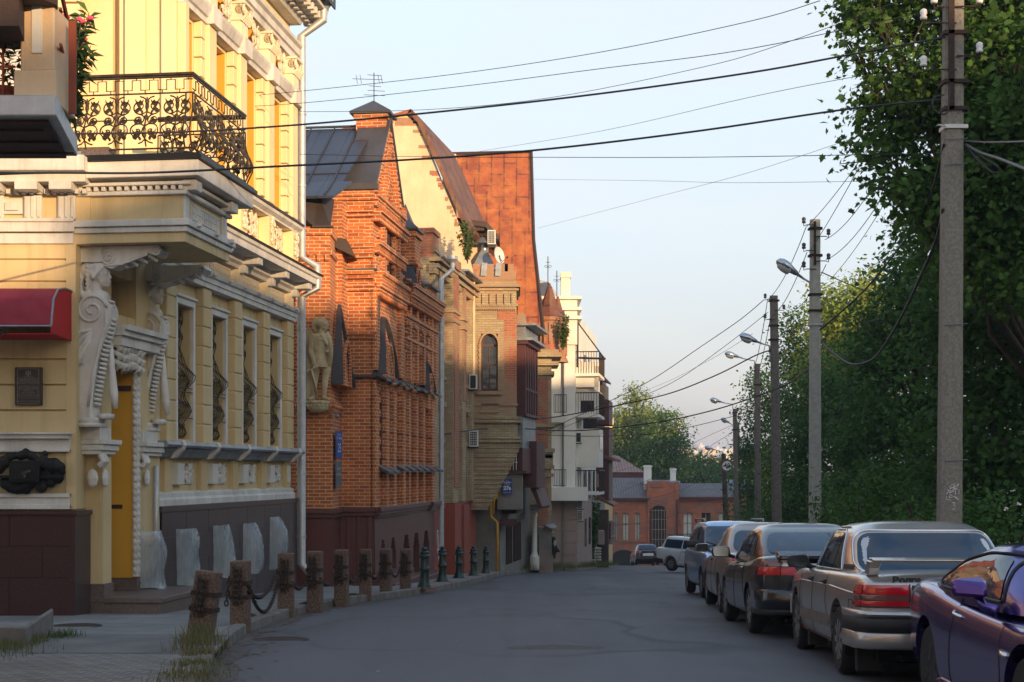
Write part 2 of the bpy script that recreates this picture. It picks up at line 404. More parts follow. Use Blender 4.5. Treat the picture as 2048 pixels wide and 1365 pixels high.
# ================================================================ materials
def build_mats():
    # asphalt
    m, nt, b = _bsdf('asphalt'); pos = _pos(nt)
    n = _noise(nt, .35, 6, .65, _map(nt, pos, (1, .35, 1))); r = _ramp(nt, n.outputs[0], .4, .6)
    cc = _mix(nt, r.outputs[0], (.08,.085,.097), (.036,.038,.044))
    n2 = _noise(nt, 90, 3, .8, pos); r2 = _ramp(nt, n2.outputs[0], .45, .75)
    cc = _mix(nt, r2.outputs[0], cc, (.10,.10,.105))
    v = nt.nodes.new('ShaderNodeTexVoronoi'); v.feature = 'DISTANCE_TO_EDGE'; v.inputs['Scale'].default_value = .22
    nw = _noise(nt, 1.4, 6, .7, pos); vm = nt.nodes.new('ShaderNodeVectorMath'); vm.operation = 'MULTIPLY_ADD'
    nt.links.new(nw.outputs[1], vm.inputs[0]); vm.inputs[1].default_value = (2.2,2.2,0); nt.links.new(pos, vm.inputs[2])
    nt.links.new(vm.outputs[0], v.inputs['Vector'])
    rv = _ramp(nt, v.outputs[0], .003, .011, (1,1,1,1), (0,0,0,1))
    nm = _noise(nt, .3, 3, .5, pos); rm = _ramp(nt, nm.outputs[0], .5, .6)
    mu = nt.nodes.new('ShaderNodeMath'); mu.operation = 'MULTIPLY'; nt.links.new(rv.outputs[0], mu.inputs[0]); nt.links.new(rm.outputs[0], mu.inputs[1])
    cc = _mix(nt, mu.outputs[0], cc, (.015,.015,.017))
    n5 = _noise(nt, .16, 3, .5, _map(nt, pos, (1, .6, 1))); r5 = _ramp(nt, n5.outputs[0], .5, .515); r5.color_ramp.elements.new(.53).color = (.25,.25,.25,1); r5.color_ramp.elements[2].color = (.25,.25,.25,1)
    cc = _mix(nt, r5.outputs[0], cc, (.03,.031,.035)); n6 = _noise(nt, 2.4, 7, .75, _map(nt, pos, (1, .5, 1))); r6 = _ramp(nt, n6.outputs[0], .62, .72); cc = _mix(nt, r6.outputs[0], cc, (.10,.104,.112)); n7 = _noise(nt, .8, 3, .5, _map(nt, pos, (1, .03, 1))); r7 = _ramp(nt, n7.outputs[0], .48, .62, (0,0,0,1), (.45,.45,.45,1)); cc = _mix(nt, r7.outputs[0], cc, (.10,.108,.122))
    nt.links.new(cc, b.inputs['Base Color']); b.inputs['Roughness'].default_value = .72
    _bump(nt, b, n2.outputs[0], .5, .01)
    mk('path_asphalt', (.17,.17,.165), .9, c2=(.1,.1,.1), scale=1.2, bump=.5, bscale=60)
    mk('patch_asphalt', (.045,.046,.05), .8, c2=(.06,.062,.066), scale=2, bump=.5, bscale=70)
    mk('gravel_edge', (.12,.11,.1), .95, c2=(.06,.055,.05), scale=12, bump=.8, bscale=60)
    # slabs and pavers (brick textures seen from above)
    for nme, c1, c2, mo, bw, bh, ms in (('slabs', (.24,.245,.235), (.19,.195,.19), (.07,.07,.065), 1.0, .6, .008),
                                        ('pavers', (.17,.17,.16), (.10,.10,.105), (.26,.26,.25), .22, .11, .012)):
        m, nt, b = _bsdf(nme); pos = _pos(nt)
        t = nt.nodes.new('ShaderNodeTexBrick'); mp = nt.nodes.new('ShaderNodeMapping'); mp.inputs['Rotation'].default_value = (0,0,R(12)); nt.links.new(pos, mp.inputs[0]); nt.links.new(mp.outputs[0], t.inputs[0])
        t.inputs['Scale'].default_value = 1; t.inputs['Brick Width'].default_value = bw; t.inputs['Row Height'].default_value = bh; t.inputs['Mortar Size'].default_value = ms
        t.inputs['Color1'].default_value = c1+(1,); t.inputs['Color2'].default_value = c2+(1,); t.inputs['Mortar'].default_value = mo+(1,)
        n = _noise(nt, 1.3, 6, .7, pos); r = _ramp(nt, n.outputs[0], .35, .7)
        cc = _mix(nt, .6, t.outputs[0], _mix(nt, r.outputs[0], (1,1,1), (.5,.48,.44)), 'MULTIPLY')
        nt.links.new(cc, b.inputs['Base Color']); b.inputs['Roughness'].default_value = .8
        _bump(nt, b, _noise(nt, 40, 4, .6, pos).outputs[0], .3, .01)
    mk('kerbstone', (.2,.19,.175), .85, c2=(.1,.085,.07), scale=3, bump=.5, bscale=45)
    mk('dirt', (.07,.06,.045), .95, c2=(.035,.045,.02), scale=.8, bump=.5)
    mk('meadow', (.04,.06,.02), .95, c2=(.06,.05,.03), scale=.2, bump=.3)
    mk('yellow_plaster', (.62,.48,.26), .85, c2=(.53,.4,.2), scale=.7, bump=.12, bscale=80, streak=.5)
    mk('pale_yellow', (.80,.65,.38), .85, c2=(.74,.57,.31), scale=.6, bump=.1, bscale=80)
    mk('ochre', (.66,.35,.035), .8, c2=(.6,.31,.03), scale=.8, bump=.1)
    mk('white_stucco', (.68,.66,.62), .8, c2=(.5,.47,.42), scale=1.5, bump=.3, bscale=30, streak=.55)
    mk('cream_stucco', (.74,.66,.50), .8, c2=(.62,.52,.37), scale=1.5, bump=.25, bscale=60)
    m = mk('granite_brown', (.075,.032,.028), .22, c2=(.035,.018,.017), scale=55, bump=.0, lo=.4, hi=.62)
    mk('granite_grey', (.085,.055,.055), .3, c2=(.04,.03,.032), scale=55, bump=0, lo=.4, hi=.6, streak=.25)
    mk('granite_post', (.17,.105,.07), .85, c2=(.05,.035,.028), scale=38, bump=.3, bscale=60, lo=.42, hi=.6)
    mk('step_granite', (.17,.125,.11), .5, c2=(.09,.065,.055), scale=50, bump=.1, lo=.4, hi=.6)
    mk('bronze_dark', (.022,.021,.021), .5, .6, var=.2, bump=.3, bscale=40)
    mk('bronze_plaque', (.06,.05,.045), .5, .4, bump=.1)
    mk('bronze_text', (.3,.27,.22), .5, .3, bump=0)
    mk('iron', (.035,.03,.025), .6, .5, c2=(.06,.035,.02), scale=9, bump=.2)
    mk('iron_gold', (.09,.065,.035), .5, .6, c2=(.025,.02,.013), scale=9, bump=.2)
    mk('rusty_chain', (.055,.032,.024), .85, .3, c2=(.03,.022,.02), scale=20, bump=.4)
    mk('black_flash', (.02,.02,.022), .45, .5, bump=.05)
    mk('dark_roof', (.075,.085,.11), .42, .55, c2=(.055,.06,.075), scale=1.5, bump=.05)
    mk('brown_roof', (.075,.055,.045), .5, .5, c2=(.05,.04,.035), scale=2, bump=.05)
    mk('galvanised', (.5,.52,.54), .5, .45, c2=(.4,.41,.42), scale=7, bump=.04)
    mk('old_tin', (.32,.36,.4), .5, .6, c2=(.2,.19,.18), scale=3, bump=.1)
    mk('red_canvas', (.24,.012,.025), .8, c2=(.3,.03,.05), scale=4, bump=.1)
    mk('red_lining', (.5,.012,.012), .8, c2=(.35,.01,.01), scale=2, bump=.1)
    mk('dark_wood', (.035,.022,.018), .7, c2=(.06,.03,.02), scale=5, bump=.3)
    mk('brown_frame', (.09,.035,.02), .65, c2=(.05,.022,.015), scale=6, bump=.2)
    mk('maroon', (.09,.022,.02), .6, c2=(.05,.018,.018), scale=4, bump=.2)
    brick('red_brick', (.62,.17,.035), (.38,.085,.022), (.66,.48,.3), ms=.011)
    brick('old_yellow_brick', (.47,.38,.23), (.35,.27,.15), (.27,.23,.16), old=.7, c3=(.36,.23,.14), ms=.01, bump=.7)
    brick('old_red_brick', (.46,.13,.06), (.34,.1,.05), (.36,.26,.17), old=.6, c3=(.38,.27,.16), ms=.012, bump=.8)
    brick('far_brick', (.56,.15,.055), (.42,.1,.04), (.3,.2,.15), bw=.3, bh=.1, old=.5, c3=(.2,.13,.1))
    mk('red_granite', (.13,.034,.026), .4, c2=(.075,.025,.02), scale=50, bump=.0, lo=.42, hi=.6)
    mk('red_granite_trim', (.14,.05,.04), .45, c2=(.07,.03,.027), scale=12, bump=.1)
    mk('cream_gable', (.72,.55,.36), .9, c2=(.62,.42,.25), scale=.9, bump=.4, bscale=12, streak=.25)
    mk('red_wall', (.34,.06,.03), .85, c2=(.2,.07,.045), scale=1.6, bump=.3)
    mk('grey_plaster', (.25,.235,.21), .9, c2=(.16,.145,.12), scale=1.5, bump=.3, streak=.3)
    mk('white_wall', (.74,.72,.66), .85, c2=(.64,.61,.54), scale=.7, bump=.1, streak=.12)
    mk('taupe_wall', (.33,.25,.21), .85, c2=(.27,.2,.17), scale=1.2, bump=.2)
    mk('old_timber', (.4,.29,.19), .85, c2=(.28,.19,.12), scale=4, bump=.2)
    metalsheet('rust_sheet', (.30,.07,.022), (.21,.05,.018), (.1,.03,.015))
    metalsheet('rust_brown', (.14,.05,.032), (.10,.036,.025), (.04,.018,.015), bw=.5, bh=1.6)
    stripes('blue_sheet', (.07,.082,.11), (.05,.058,.08), 1, rough=.38, metal=.5, period=.78, width=.03)
    stripes('corrugated', (.17,.15,.15), (.1,.09,.09), 1, rough=.8, period=.22, width=.1, bump=1)
    stripes('corrugated_red', (.32,.2,.16), (.2,.12,.1), 1, rough=.8, period=.24, width=.1, bump=1)
    glass('window_glass', (.02,.025,.03), .1, 1.6, .3)
    glass('car_glass', (.008,.03,.06), .03, 1.6)
    mk('curtain', (.75,.78,.72), .9, c2=(.6,.64,.58), scale=3, bump=0)
    mk('blue_plate', (.02,.07,.3), .5, bump=0, var=.03)
    mk('white_paint', (.8,.8,.8), .5, bump=0, var=.05)
    mk('grey_plate', (.12,.14,.17), .5, bump=0)
    mk('plastic_white', (.62,.62,.58), .5, bump=0, var=.06)
    mk('vent_dark', (.02,.02,.02), .8, bump=0)
    mk('yellow_pipe', (.7,.36,.02), .5, bump=.05)
    mk('concrete_light', (.42,.41,.36), .9, c2=(.3,.29,.25), scale=9, bump=.4, bscale=50, streak=.2)
    mk('slate_tin', (.085,.085,.095), .5, .3, c2=(.06,.058,.062), scale=2, bump=.05)
    mk('concrete_pole', (.27,.25,.21), .9, c2=(.15,.135,.11), scale=25, bump=.6, bscale=50, streak=.3)
    mk('concrete_dark', (.19,.165,.14), .9, c2=(.1,.085,.07), scale=12, bump=.5, bscale=50, streak=.3)
    mk('porcelain', (.75,.75,.72), .25, bump=0, var=.05)
    mk('brown_porcelain', (.05,.035,.03), .3, bump=0)
    mk('lamp_shell', (.45,.5,.55), .25, .8, bump=0, var=.05)
    mk('lamp_glass', (.5,.52,.5), .15, 0, bump=0, var=.05)
    mk('wire', (.02,.02,.022), .6, bump=0, var=.1)
    mk('wire_bright', (.2,.2,.21), .5, .4, bump=0, var=.1)
    mk('bollard_green', (.018,.05,.042), .42, .3, c2=(.03,.035,.03), scale=6, bump=.15, streak=.3)
    mk('bark', (.085,.065,.05), .95, c2=(.045,.035,.03), scale=8, bump=.8, bscale=20)
    mk('tyre', (.016,.016,.017), .85, bump=.3, var=.1, obj=True)
    mk('rim_silver', (.42,.42,.42), .35, .8, c2=(.25,.23,.2), scale=7, bump=0, obj=True)
    mk('rim_dark', (.05,.045,.045), .35, .7, bump=0, obj=True)
    mk('rubber', (.018,.018,.019), .6, bump=0, var=.1)
    mk('chrome', (.75,.75,.75), .15, 1, bump=0, var=.03)
    mk('under', (.01,.01,.01), .95, bump=0)
    mk('red_lens', (.55,.008,.012), .12, 0, bump=0, var=.15, coat=1)
    mk('smoke_lens', (.16,.06,.05), .12, 0, bump=0, var=.1, coat=1)
    mk('clear_lens', (.55,.55,.5), .12, .2, bump=0, var=.1, coat=1)
    mk('statue_stone', (.52,.44,.27), .85, c2=(.33,.27,.16), scale=4, bump=.4, bscale=50)
    mk('terracotta', (.3,.07,.035), .8, bump=.1)
    mk('petal', (.75,.1,.2), .6, bump=0, var=.2)
    mk('black_cloth', (.012,.012,.015), .9, bump=.3)
    mk('sky_blue_tin', (.3,.42,.55), .5, .3, bump=.05)
    mk('sack', (.45,.44,.4), .9, bump=.4)
    leafmat('maple_leaf', (.045,.115,.02), (.07,.15,.024), .38)
    leafmat('maple_light', (.06,.13,.025), (.085,.155,.03), .35)
    leafmat('dark_leaf', (.038,.105,.022), (.07,.15,.024), .4)
    leafmat('hedge_leaf', (.07,.16,.03), (.04,.11,.024), .4)
    leafmat('lime_leaf', (.36,.38,.05), (.22,.3,.045), .45)
    leafmat('poplar_leaf', (.17,.25,.055), (.24,.29,.06), .4)
    leafmat('sprout_leaf', (.13,.17,.04), (.08,.13,.03), .35)
    leafmat('oleander_leaf', (.07,.13,.035), (.05,.1,.03), .3)
    leafmat('grass_blade', (.07,.12,.03), (.16,.14,.06), .3)
    mk('dry_leaf', (.16,.08,.04), .8, bump=0, var=.3)
    m, nt, b = _bsdf('plastic_film')
    b.inputs['Base Color'].default_value = (.38,.44,.48,1); b.inputs['Roughness'].default_value = .1; b.inputs['IOR'].default_value = 1.5
    tp = nt.nodes.new('ShaderNodeBsdfTransparent'); ms = nt.nodes.new('ShaderNodeMixShader')
    rr = _ramp(nt, _noise(nt, 6, 5, .6, _map(nt, _pos(nt), (1,1,.4))).outputs[0], .35, .7, (.45,.45,.45,1), (.75,.75,.75,1))
    nt.links.new(rr.outputs[0], ms.inputs[0])
    nt.links.new(tp.outputs[0], ms.inputs[1]); nt.links.new(b.outputs[0], ms.inputs[2])
    nt.links.new(ms.outputs[0], nt.nodes['Material Output'].inputs['Surface'])
    wn = nt.nodes.new('ShaderNodeTexWave'); wn.inputs['Scale'].default_value = 3; wn.inputs['Distortion'].default_value = 9; wn.inputs['Detail'].default_value = 3
    nt.links.new(_map(nt, _pos(nt), (2,2,.8)), wn.inputs[0]); _bump(nt, b, wn.outputs[1], .35, .03)
build_mats()
# ================================================================ ground
KL = [(-40,-1.0),(0,-1.6),(8,-2.15),(12.9,-2.8),(15.5,-3.18),(18,-3.45),(20.5,-3.52),(23,-3.42),(26.5,-3.05),(31,-2.2),(36,-1.45),(43,-.85),(50,-.38),(57,.45),(66,2.0),(80,4.2),(95,6.2),(105,7.4),(112,8.4),(140,13)]
KR = [(-40,5.4),(0,5.35),(30,5.45),(40,6.6),(50,9.2),(57,11.0),(66,12.6),(80,14.6),(95,16.4),(105,17.6),(112,18.4),(140,22)]
def interp(L, y):
    n = len(L)
    for i in range(n - 1):
        if y <= L[i+1][0]:
            (a, va), (b, vb) = L[i], L[i+1]; s = max(0, (y - a)) / (b - a)
            m0 = (vb - L[max(i-1,0)][1]) / (b - L[max(i-1,0)][0]) * (b - a)
            m1 = (L[min(i+2,n-1)][1] - va) / (L[min(i+2,n-1)][0] - a) * (b - a)
            return (2*s**3-3*s*s+1)*va + (s**3-2*s*s+s)*m0 + (-2*s**3+3*s*s)*vb + (s**3-s*s)*m1
    return L[-1][1]
def strip(name, mat, ys, cols, zs, kind='structure'):
    """sheet over rows ys; cols(y)-> list of x; zs(y, k)-> z"""
    mb = MB(); n = None
    for y in ys:
        c = cols(y); n = len(c)
        for k, x in enumerate(c): mb.v.append(Vector((x, y, zs(y, k))))
    for i in range(len(ys) - 1):
        for k in range(n - 1): mb.f.append((i*n+k, i*n+k+1, (i+1)*n+k+1, (i+1)*n+k))
    o = obj(name, mb, mat); o['kind'] = kind; return o
ysn = [y * 1.0 for y in range(-40, 141)]
strip('ground', 'meadow', list(range(-300, 140, 10)) + [140,160,200,300,400,650,900,1500,3000,6000,9000],
      lambda y: [-6000,-300,-60,0,60,300,6000], lambda y, k: -H(y) - .35)
strip('road', 'asphalt', ysn, lambda y: [interp(KL, y) - .05, interp(KL, y)*.6+interp(KR, y)*.4, interp(KR, y) + .05], lambda y, k: -H(y))
LIFT = .13
ys1 = [16.9 + i * .8 for i in range(0, 40)] + [49 + i * 2 for i in range(36)]
strip('pavement', 'slabs', ys1, lambda y: [-22, interp(KL, y) - .16], lambda y, k: -H(y) + LIFT)
strip('brick_paving', 'pavers', [y * .5 for y in range(-60, 29)] + [14.3, 14.6], lambda y: [-22, interp(KL, y) - .16], lambda y, k: -H(y) + LIFT)
strip('driveway', 'path_asphalt', [14.5 + i * .42 for i in range(7)], lambda y: [-22, interp(KL, y) + .02], lambda y, k: -H(y) + LIFT + .004)
strip('pavement_right', 'path_asphalt', ysn, lambda y: [interp(KR, y) + .2, interp(KR, y) + 1.2], lambda y, k: -H(y) + LIFT)
strip('park_ground', 'dirt', ysn, lambda y: [interp(KR, y) + 1.2, interp(KR, y) + 6, interp(KR, y) + 60], lambda y, k: -H(y) + LIFT + (0, .5, 1.0)[k])
def kerb(name, K, side, y0, y1, mat):
    """row of kerb stones: one long bent bar with joints"""
    mb = MB(); y = y0; g = .012
    while y < y1:
        L = 1.0; a, b = y + g, min(y + L, y1); xa, xb = interp(K, a), interp(K, b)
        j = random.uniform(-.012, .012); w = .17 * side
        za, zb = -H(a), -H(b)
        v = [(xa + j, a, za - .2), (xb + j, b, zb - .2), (xb + w, b, zb - .2), (xa + w, a, za - .2),
             (xa + j, a, za + LIFT + .012 + j), (xb + j, b, zb + LIFT + .012 + j), (xb + w, b, zb + LIFT + .012), (xa + w, a, za + LIFT + .012)]
        mb.raw(v, [(0,3,2,1),(4,5,6,7),(0,1,5,4),(1,2,6,5),(2,3,7,6),(3,0,4,7)]); y += L
    o = obj(name, mb, mat, bevel=.02); o['kind'] = 'structure'; return o
kerb('kerb', KL, -1, -2, 14.5, 'kerbstone'); kerb('kerb', KL, -1, 16.6, 118, 'kerbstone'); kerb('kerb', KR, 1, 0, 118, 'kerbstone')
# manhole lids and patches
def disc(c, r, z=.0, n=28):
    mb = MB(); mb.lathe((c.x, c.y, c.z), [(r, z), (r, z + .006), (r*.9, z + .006), (r*.88, z + .002), (r*.05, z + .004)], n)
    return mb
q = gp(560, 1281); tag(obj('manhole_cover', disc(q, .36), 'rusty_chain'), 'round iron manhole cover in the dark asphalt near the left kerb', 'manhole cover')
q = gp(150, 1253, LIFT); tag(obj('manhole_cover', disc(q, .34), 'rusty_chain'), 'rusty manhole cover in the grey driveway before the brown plinth', 'manhole cover')
q = gp(1110, 1298); mb = MB()
mb.raw([(q.x + .55*math.cos(a)*(1+.1*math.sin(3*a)), q.y + .35*math.sin(a)*(1+.12*math.cos(4*a)), q.z + .004 - .0*math.cos(a)) for a in [i*math.pi/10 for i in range(20)]], [tuple(range(20))])
struct('road_patch', mb, 'gravel_edge')
mb = MB(); rp = random.Random(4); ys_ = [8+i*.35 for i in range(140)]
for y in ys_: x = interp(KL, y); mb.v += [Vector((x-.02, y, -H(y)+.006)), Vector((x+rp.uniform(.1,.32), y, -H(y)+.005))]
mb.f = [(2*i, 2*i+1, 2*i+3, 2*i+2) for i in range(len(ys_)-1)]; struct('gutter_dirt', mb, 'gravel_edge')
mb = MB(); random.seed(5)
for i in range(330):
    y = random.uniform(12.9, 34); x = interp(KL, y) + abs(random.gauss(.0, .22)); s = random.uniform(.012, .045); a = random.uniform(0, 6)
    mb.raw([(x + s*math.cos(a+k), y + s*math.sin(a+k), -H(y) + .004 + .01*random.random()) for k in (0, 1.3, 3, 4.2)], [(0,1,2,3)])
tag(obj('fallen_leaves', mb, 'dry_leaf'), 'dry brown leaves scattered along the left gutter', 'leaves', kind='stuff')
mb = MB()
for i in range(6):
    y = random.uniform(12, 30); x = random.uniform(-2, 3); s = random.uniform(.01, .03)
    mb.box(x, x+s, y, y+s*.7, -H(y)+.002, -H(y)+.008)
tag(obj('litter', mb, 'sack'), 'tiny pale scraps of litter strewn over the asphalt road', 'litter', kind='stuff')
# stone block at the far left
q0 = gp(52, 1292, LIFT); q1 = gp(112, 1262, LIFT)
mb = MB(); mb.prism([(q0.x - 1.6, q0.y + .7), (q0.x - 1.6, q0.y + .45), (q0.x, q0.y), (q1.x, q1.y - .1), (q1.x - .1, q1.y + .15), (q0.x - .1, q0.y + .25)], 'z', q0.z - .2, q0.z + .2)
tag(obj('stone_border', mb, 'kerbstone', bevel=.015), 'low grey stone edging block round the grass bed at the lower left', 'stone edging')
def grass(name, label, pts, n, h=.2, mat='grass_blade', seed=1):
    rg = np.random.default_rng(seed); V = []; 
    pts = np.array([[p[0], p[1], p[2], p[3]] for p in pts])
    k = rg.integers(0, len(pts), n); c = pts[k, :3] + np.c_[rg.normal(0, 1, n)*pts[k,3], rg.normal(0, 1, n)*pts[k,3]*1.2, np.zeros(n)]
    hh = h * rg.uniform(.35, 1.2, n); a = rg.uniform(0, 2*np.pi, n); wd = rg.uniform(.002, .005, n); lean = rg.uniform(.1, .7, n)
    d = np.c_[np.cos(a), np.sin(a), np.zeros(n)]; s = np.c_[-np.sin(a), np.cos(a), np.zeros(n)]
    up = np.array([0,0,1.])
    v0 = c - s*wd[:,None]; v1 = c + s*wd[:,None]; m = c + d*(hh*lean*.35)[:,None] + up*(hh*.6)[:,None]
    v2 = m + s*wd[:,None]*.8; v3 = m - s*wd[:,None]*.8; v4 = c + d*(hh*lean)[:,None] + up*hh[:,None]
    V = np.stack([v0,v1,v2,v3,v4], 1).reshape(-1,3); b = np.arange(n)[:,None]*5
    o = npmesh(name, V, [b + np.array([0,1,2,3]), b + np.array([3,2,4])], mat)
    return tag(o, label, 'grass', kind='stuff')
def gpt(px, py, s, lift=LIFT): q = gp(px, py, lift); return (q.x, q.y, q.z, s)
grass('grass', 'green and straw coloured grass tuft round the foot of the leaning granite post', [gpt(402,1280,.07), gpt(395,1285,.1), gpt(410,1290,.12), gpt(385,1300,.12)], 700, .2, seed=2)
grass('grass', 'dry grass along the curved kerb at the bottom left', [gpt(400,1310,.1), gpt(390,1330,.12), gpt(380,1350,.15), gpt(370,1362,.15)], 1300, .07, seed=3)
grass('grass', 'green grass behind the stone edging at the lower left corner', [gpt(10,1300,.15), gpt(30,1290,.15), gpt(-20,1310,.3), gpt(60,1285,.1), gpt(120,1275,.12)], 1300, .1, seed=4)
grass('grass', 'weeds on the verge below the distant old brick house', [gpt(1050+i*12, 1140 - i*.6, .35) for i in range(15)], 5200, .3, seed=5)
grass('grass', 'small green weed at the foot of the galvanised downpipe', [gpt(608, 1160, .1), gpt(625, 1163, .1), gpt(640,1165,.08)], 300, .2, seed=6)
# ================================================================ yellow mansion
def wall(mb, a0, a1, z0, z1, n0, n1, ops=()):
    """wall with rectangular openings ops=(ta,tb,za,zb); n0 face, n1 back"""
    cuts = sorted({a0, a1} | {o[0] for o in ops} | {o[1] for o in ops})
    for a, b in zip(cuts, cuts[1:]):
        zs = sorted([(o[2], o[3]) for o in ops if o[0] < (a+b)/2 < o[1]]); z = z0
        for za, zb in zs:
            if za > z: mb.box(a, b, n1, n0, z, za)
            z = zb
        if z < z1: mb.box(a, b, n1, n0, z, z1)
    return mb
def arch_pts(c, hw, z0, zs, za, n=8, pointed=False):
    """outline of an arched opening, bottom-left round to bottom-right"""
    pts = [(c - hw, z0), (c - hw, zs)]
    for i in range(1, n):
        a = math.pi * i / n
        if pointed:
            u = i / n; x = -1 + 2*u; zz = (1 - abs(x)**1.75)
            pts.append((c + hw*x, zs + (za - zs)*zz))
        else: pts.append((c - hw*math.cos(a), zs + (za - zs)*math.sin(a)))
    return pts + [(c + hw, zs), (c + hw, z0)]
def arch_band(mb, c, hw, z0, zs, za, wd, y0, y1, n=10, pointed=False):
    """raised band round an arch, as segments"""
    a = arch_pts(c, hw, z0, zs, za, n, pointed); b = arch_pts(c, hw + wd, z0, zs, za + wd*1.2, n, pointed)
    for i in range(len(a) - 1):
        (u0, v0), (u1, v1), (u2, v2), (u3, v3) = a[i], a[i+1], b[i+1], b[i]
        mb.raw([(u0,y0,v0),(u1,y0,v1),(u2,y0,v2),(u3,y0,v3),(u0,y1,v0),(u1,y1,v1),(u2,y1,v2),(u3,y1,v3)],
               [(0,1,2,3),(7,6,5,4),(0,4,5,1),(1,5,6,2),(2,6,7,3),(3,7,4,0)])
    return mb
def spiral(c, r0, r1, turns, ph, n=26, plane='tz', y=0.0, sgn=1):
    pts = []
    for i in range(n + 1):
        u = i / n; r = r0 + (r1 - r0) * u; a = ph + sgn * turns * 2 * math.pi * u
        pts.append((c[0] + r*math.cos(a), c[1] + r*math.sin(a)))
    return pts
F1 = Frame(-6.134, 20.67, .1217, 1.0)
FX = Frame(0, 20.67, 1, 0)
yb = thing('yellow_mansion', 'ornate pale yellow mansion with white mouldings and a corner balcony over its carved doorway', 'building', (-6.4, 20.67, -2.0))
PC = [3.33, 5.14, 6.96, 8.83, 10.62]; BC = [(a+b)/2 for a, b in zip(PC, PC[1:])]; TE = 10.95
# ---- main body walls
mb = MB(F1)
wall(mb, 2.75, TE, -.6, 3.4, -.15, -.55, [(c-.36, c+.42, .62, 2.95) for c in BC])
wall(mb, 3.72, TE, 3.4, 12.6, -.12, -.6, [(c-.42, c+.42, 5.75, 8.02) for c in BC] + [(c-.42, c+.42, 8.5, 9.1) for c in BC] + [(c-.42, c+.42, 4.75, 5.3) for c in BC])
mb.box(2.2, 2.95, -3, -.1, -.6, 3.4); mb.box(3.72, TE, -9, -1.2, -2.9, 12.5)
w0 = obj('wall', mb, 'yellow_plaster', yb)
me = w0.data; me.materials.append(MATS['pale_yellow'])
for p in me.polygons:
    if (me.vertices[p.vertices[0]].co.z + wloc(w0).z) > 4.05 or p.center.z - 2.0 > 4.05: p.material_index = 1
mb = MB(FX)                                       # upper front wall, set back
mb.fr = Frame(0, 24.35, 1, 0)
wall(mb, -14, -5.72, 4.3, 12.6, 0, -.5, [(-7.55, -6.72, 5.0, 8.6), (-10.6, -9.7, 5.0, 8.6)])
for a, b in ((-7.95, -7.65), (-6.6, -6.25), (-5.98, -5.72)): mb.box(a, b, 0, .1, 4.6, 12.5)
mb.box(-14, -5.6, 0, .12, 4.3, 5.05)
obj('wall', mb, 'pale_yellow', yb)
mb = MB(Frame(0, 24.35, 1, 0)); z = 5.3
while z < 12: mb.box(-7.62, -7.36, .002, .13, z, z + .42); z += .46
obj('quoin_strip', mb, 'pale_yellow', yb)
mb = MB(Frame(0, 24.35, 1, 0)); mb.box(-9.6, -8.2, .002, .05, 4.9, 12); obj('stair_window', mb, 'white_stucco', yb)
mb = MB(Frame(0, 24.35, 1, 0)); mb.box(-7.5, -6.75, -.4, -.3, 5.0, 8.6); obj('balcony_door', mb, 'pale_yellow', yb)
# ---- pilasters
def quoined(name, c, wd, z0, z1, n0, n1, mat, step=.352, gap=.022):
    mb = MB(F1); z = z0
    mb.box(c - wd/2 + .012, c + wd/2 - .012, n0, n1 - .022, z0, z1)
    while z < z1 - .05:
        b = min(z + step - gap, z1); mb.box(c - wd/2, c + wd/2, n0, n1, z, b); z += step
    return obj(name, mb, mat, yb, bevel=.012)
q0 = quoined('pilaster', PC[0], .46, .56, 3.38, -.2, 0, 'yellow_plaster')
for c in PC[1:]: copy_part(q0, F1.d[0:2] and (F1.d[0]*(c-PC[0]), F1.d[1]*(c-PC[0]), 0))
mb = MB(F1)
for c in PC: mb.box(c-.16, c+.16, -.2, -.06, -.3, .42)
obj('pedestal_strips', mb, 'yellow_plaster', yb)
mb = MB(F1)                                       # upper pilasters: smooth shaft with side quoins
for c in PC[0:]:
    if c > 3.6: mb.box(c-.2, c+.2, -.12, .1, 5.62, 8.1)
mb.box(3.72, 3.9, -.12, .1, 5.62, 8.1)
obj('pilaster', mb, 'pale_yellow', yb, bevel=.01)
mb = MB(F1)
for c in PC[1:]:
    for s in (-1,):
        z = 5.7
        while z < 8: mb.box(c-.42, c-.2, -.12, .03, z, z+.33); z += .352
    if c < 10: 
        z = 5.7
        while z < 8: mb.box(c+.2, c+.4, -.12, .03, z, z+.33); z += .352
obj('quoins', mb, 'pale_yellow', yb, bevel=.01)
mb = MB(F1)                                       # deep ochre window reveals and heads upstairs
for c in BC:
    mb.box(c+.40, c+.42, -1.1, -.125, 5.75, 8.02); mb.box(c-.42, c+.42, -1.1, -1.05, 5.75, 8.02); mb.box(c-.45, c-.423, -1.1, -.13, 5.75, 8.02)
    mb.box(c-.42, c+.42, -.9, -.85, 8.5, 9.1); mb.box(c+.40, c+.42, -.9, -.125, 8.5, 9.1); mb.box(c+.40, c+.42, -.6, -.125, 4.75, 5.3)
    mb.box(c-.42, c+.42, -.5, -.45, 4.75, 5.3)
obj('reveals', mb, 'ochre', yb)
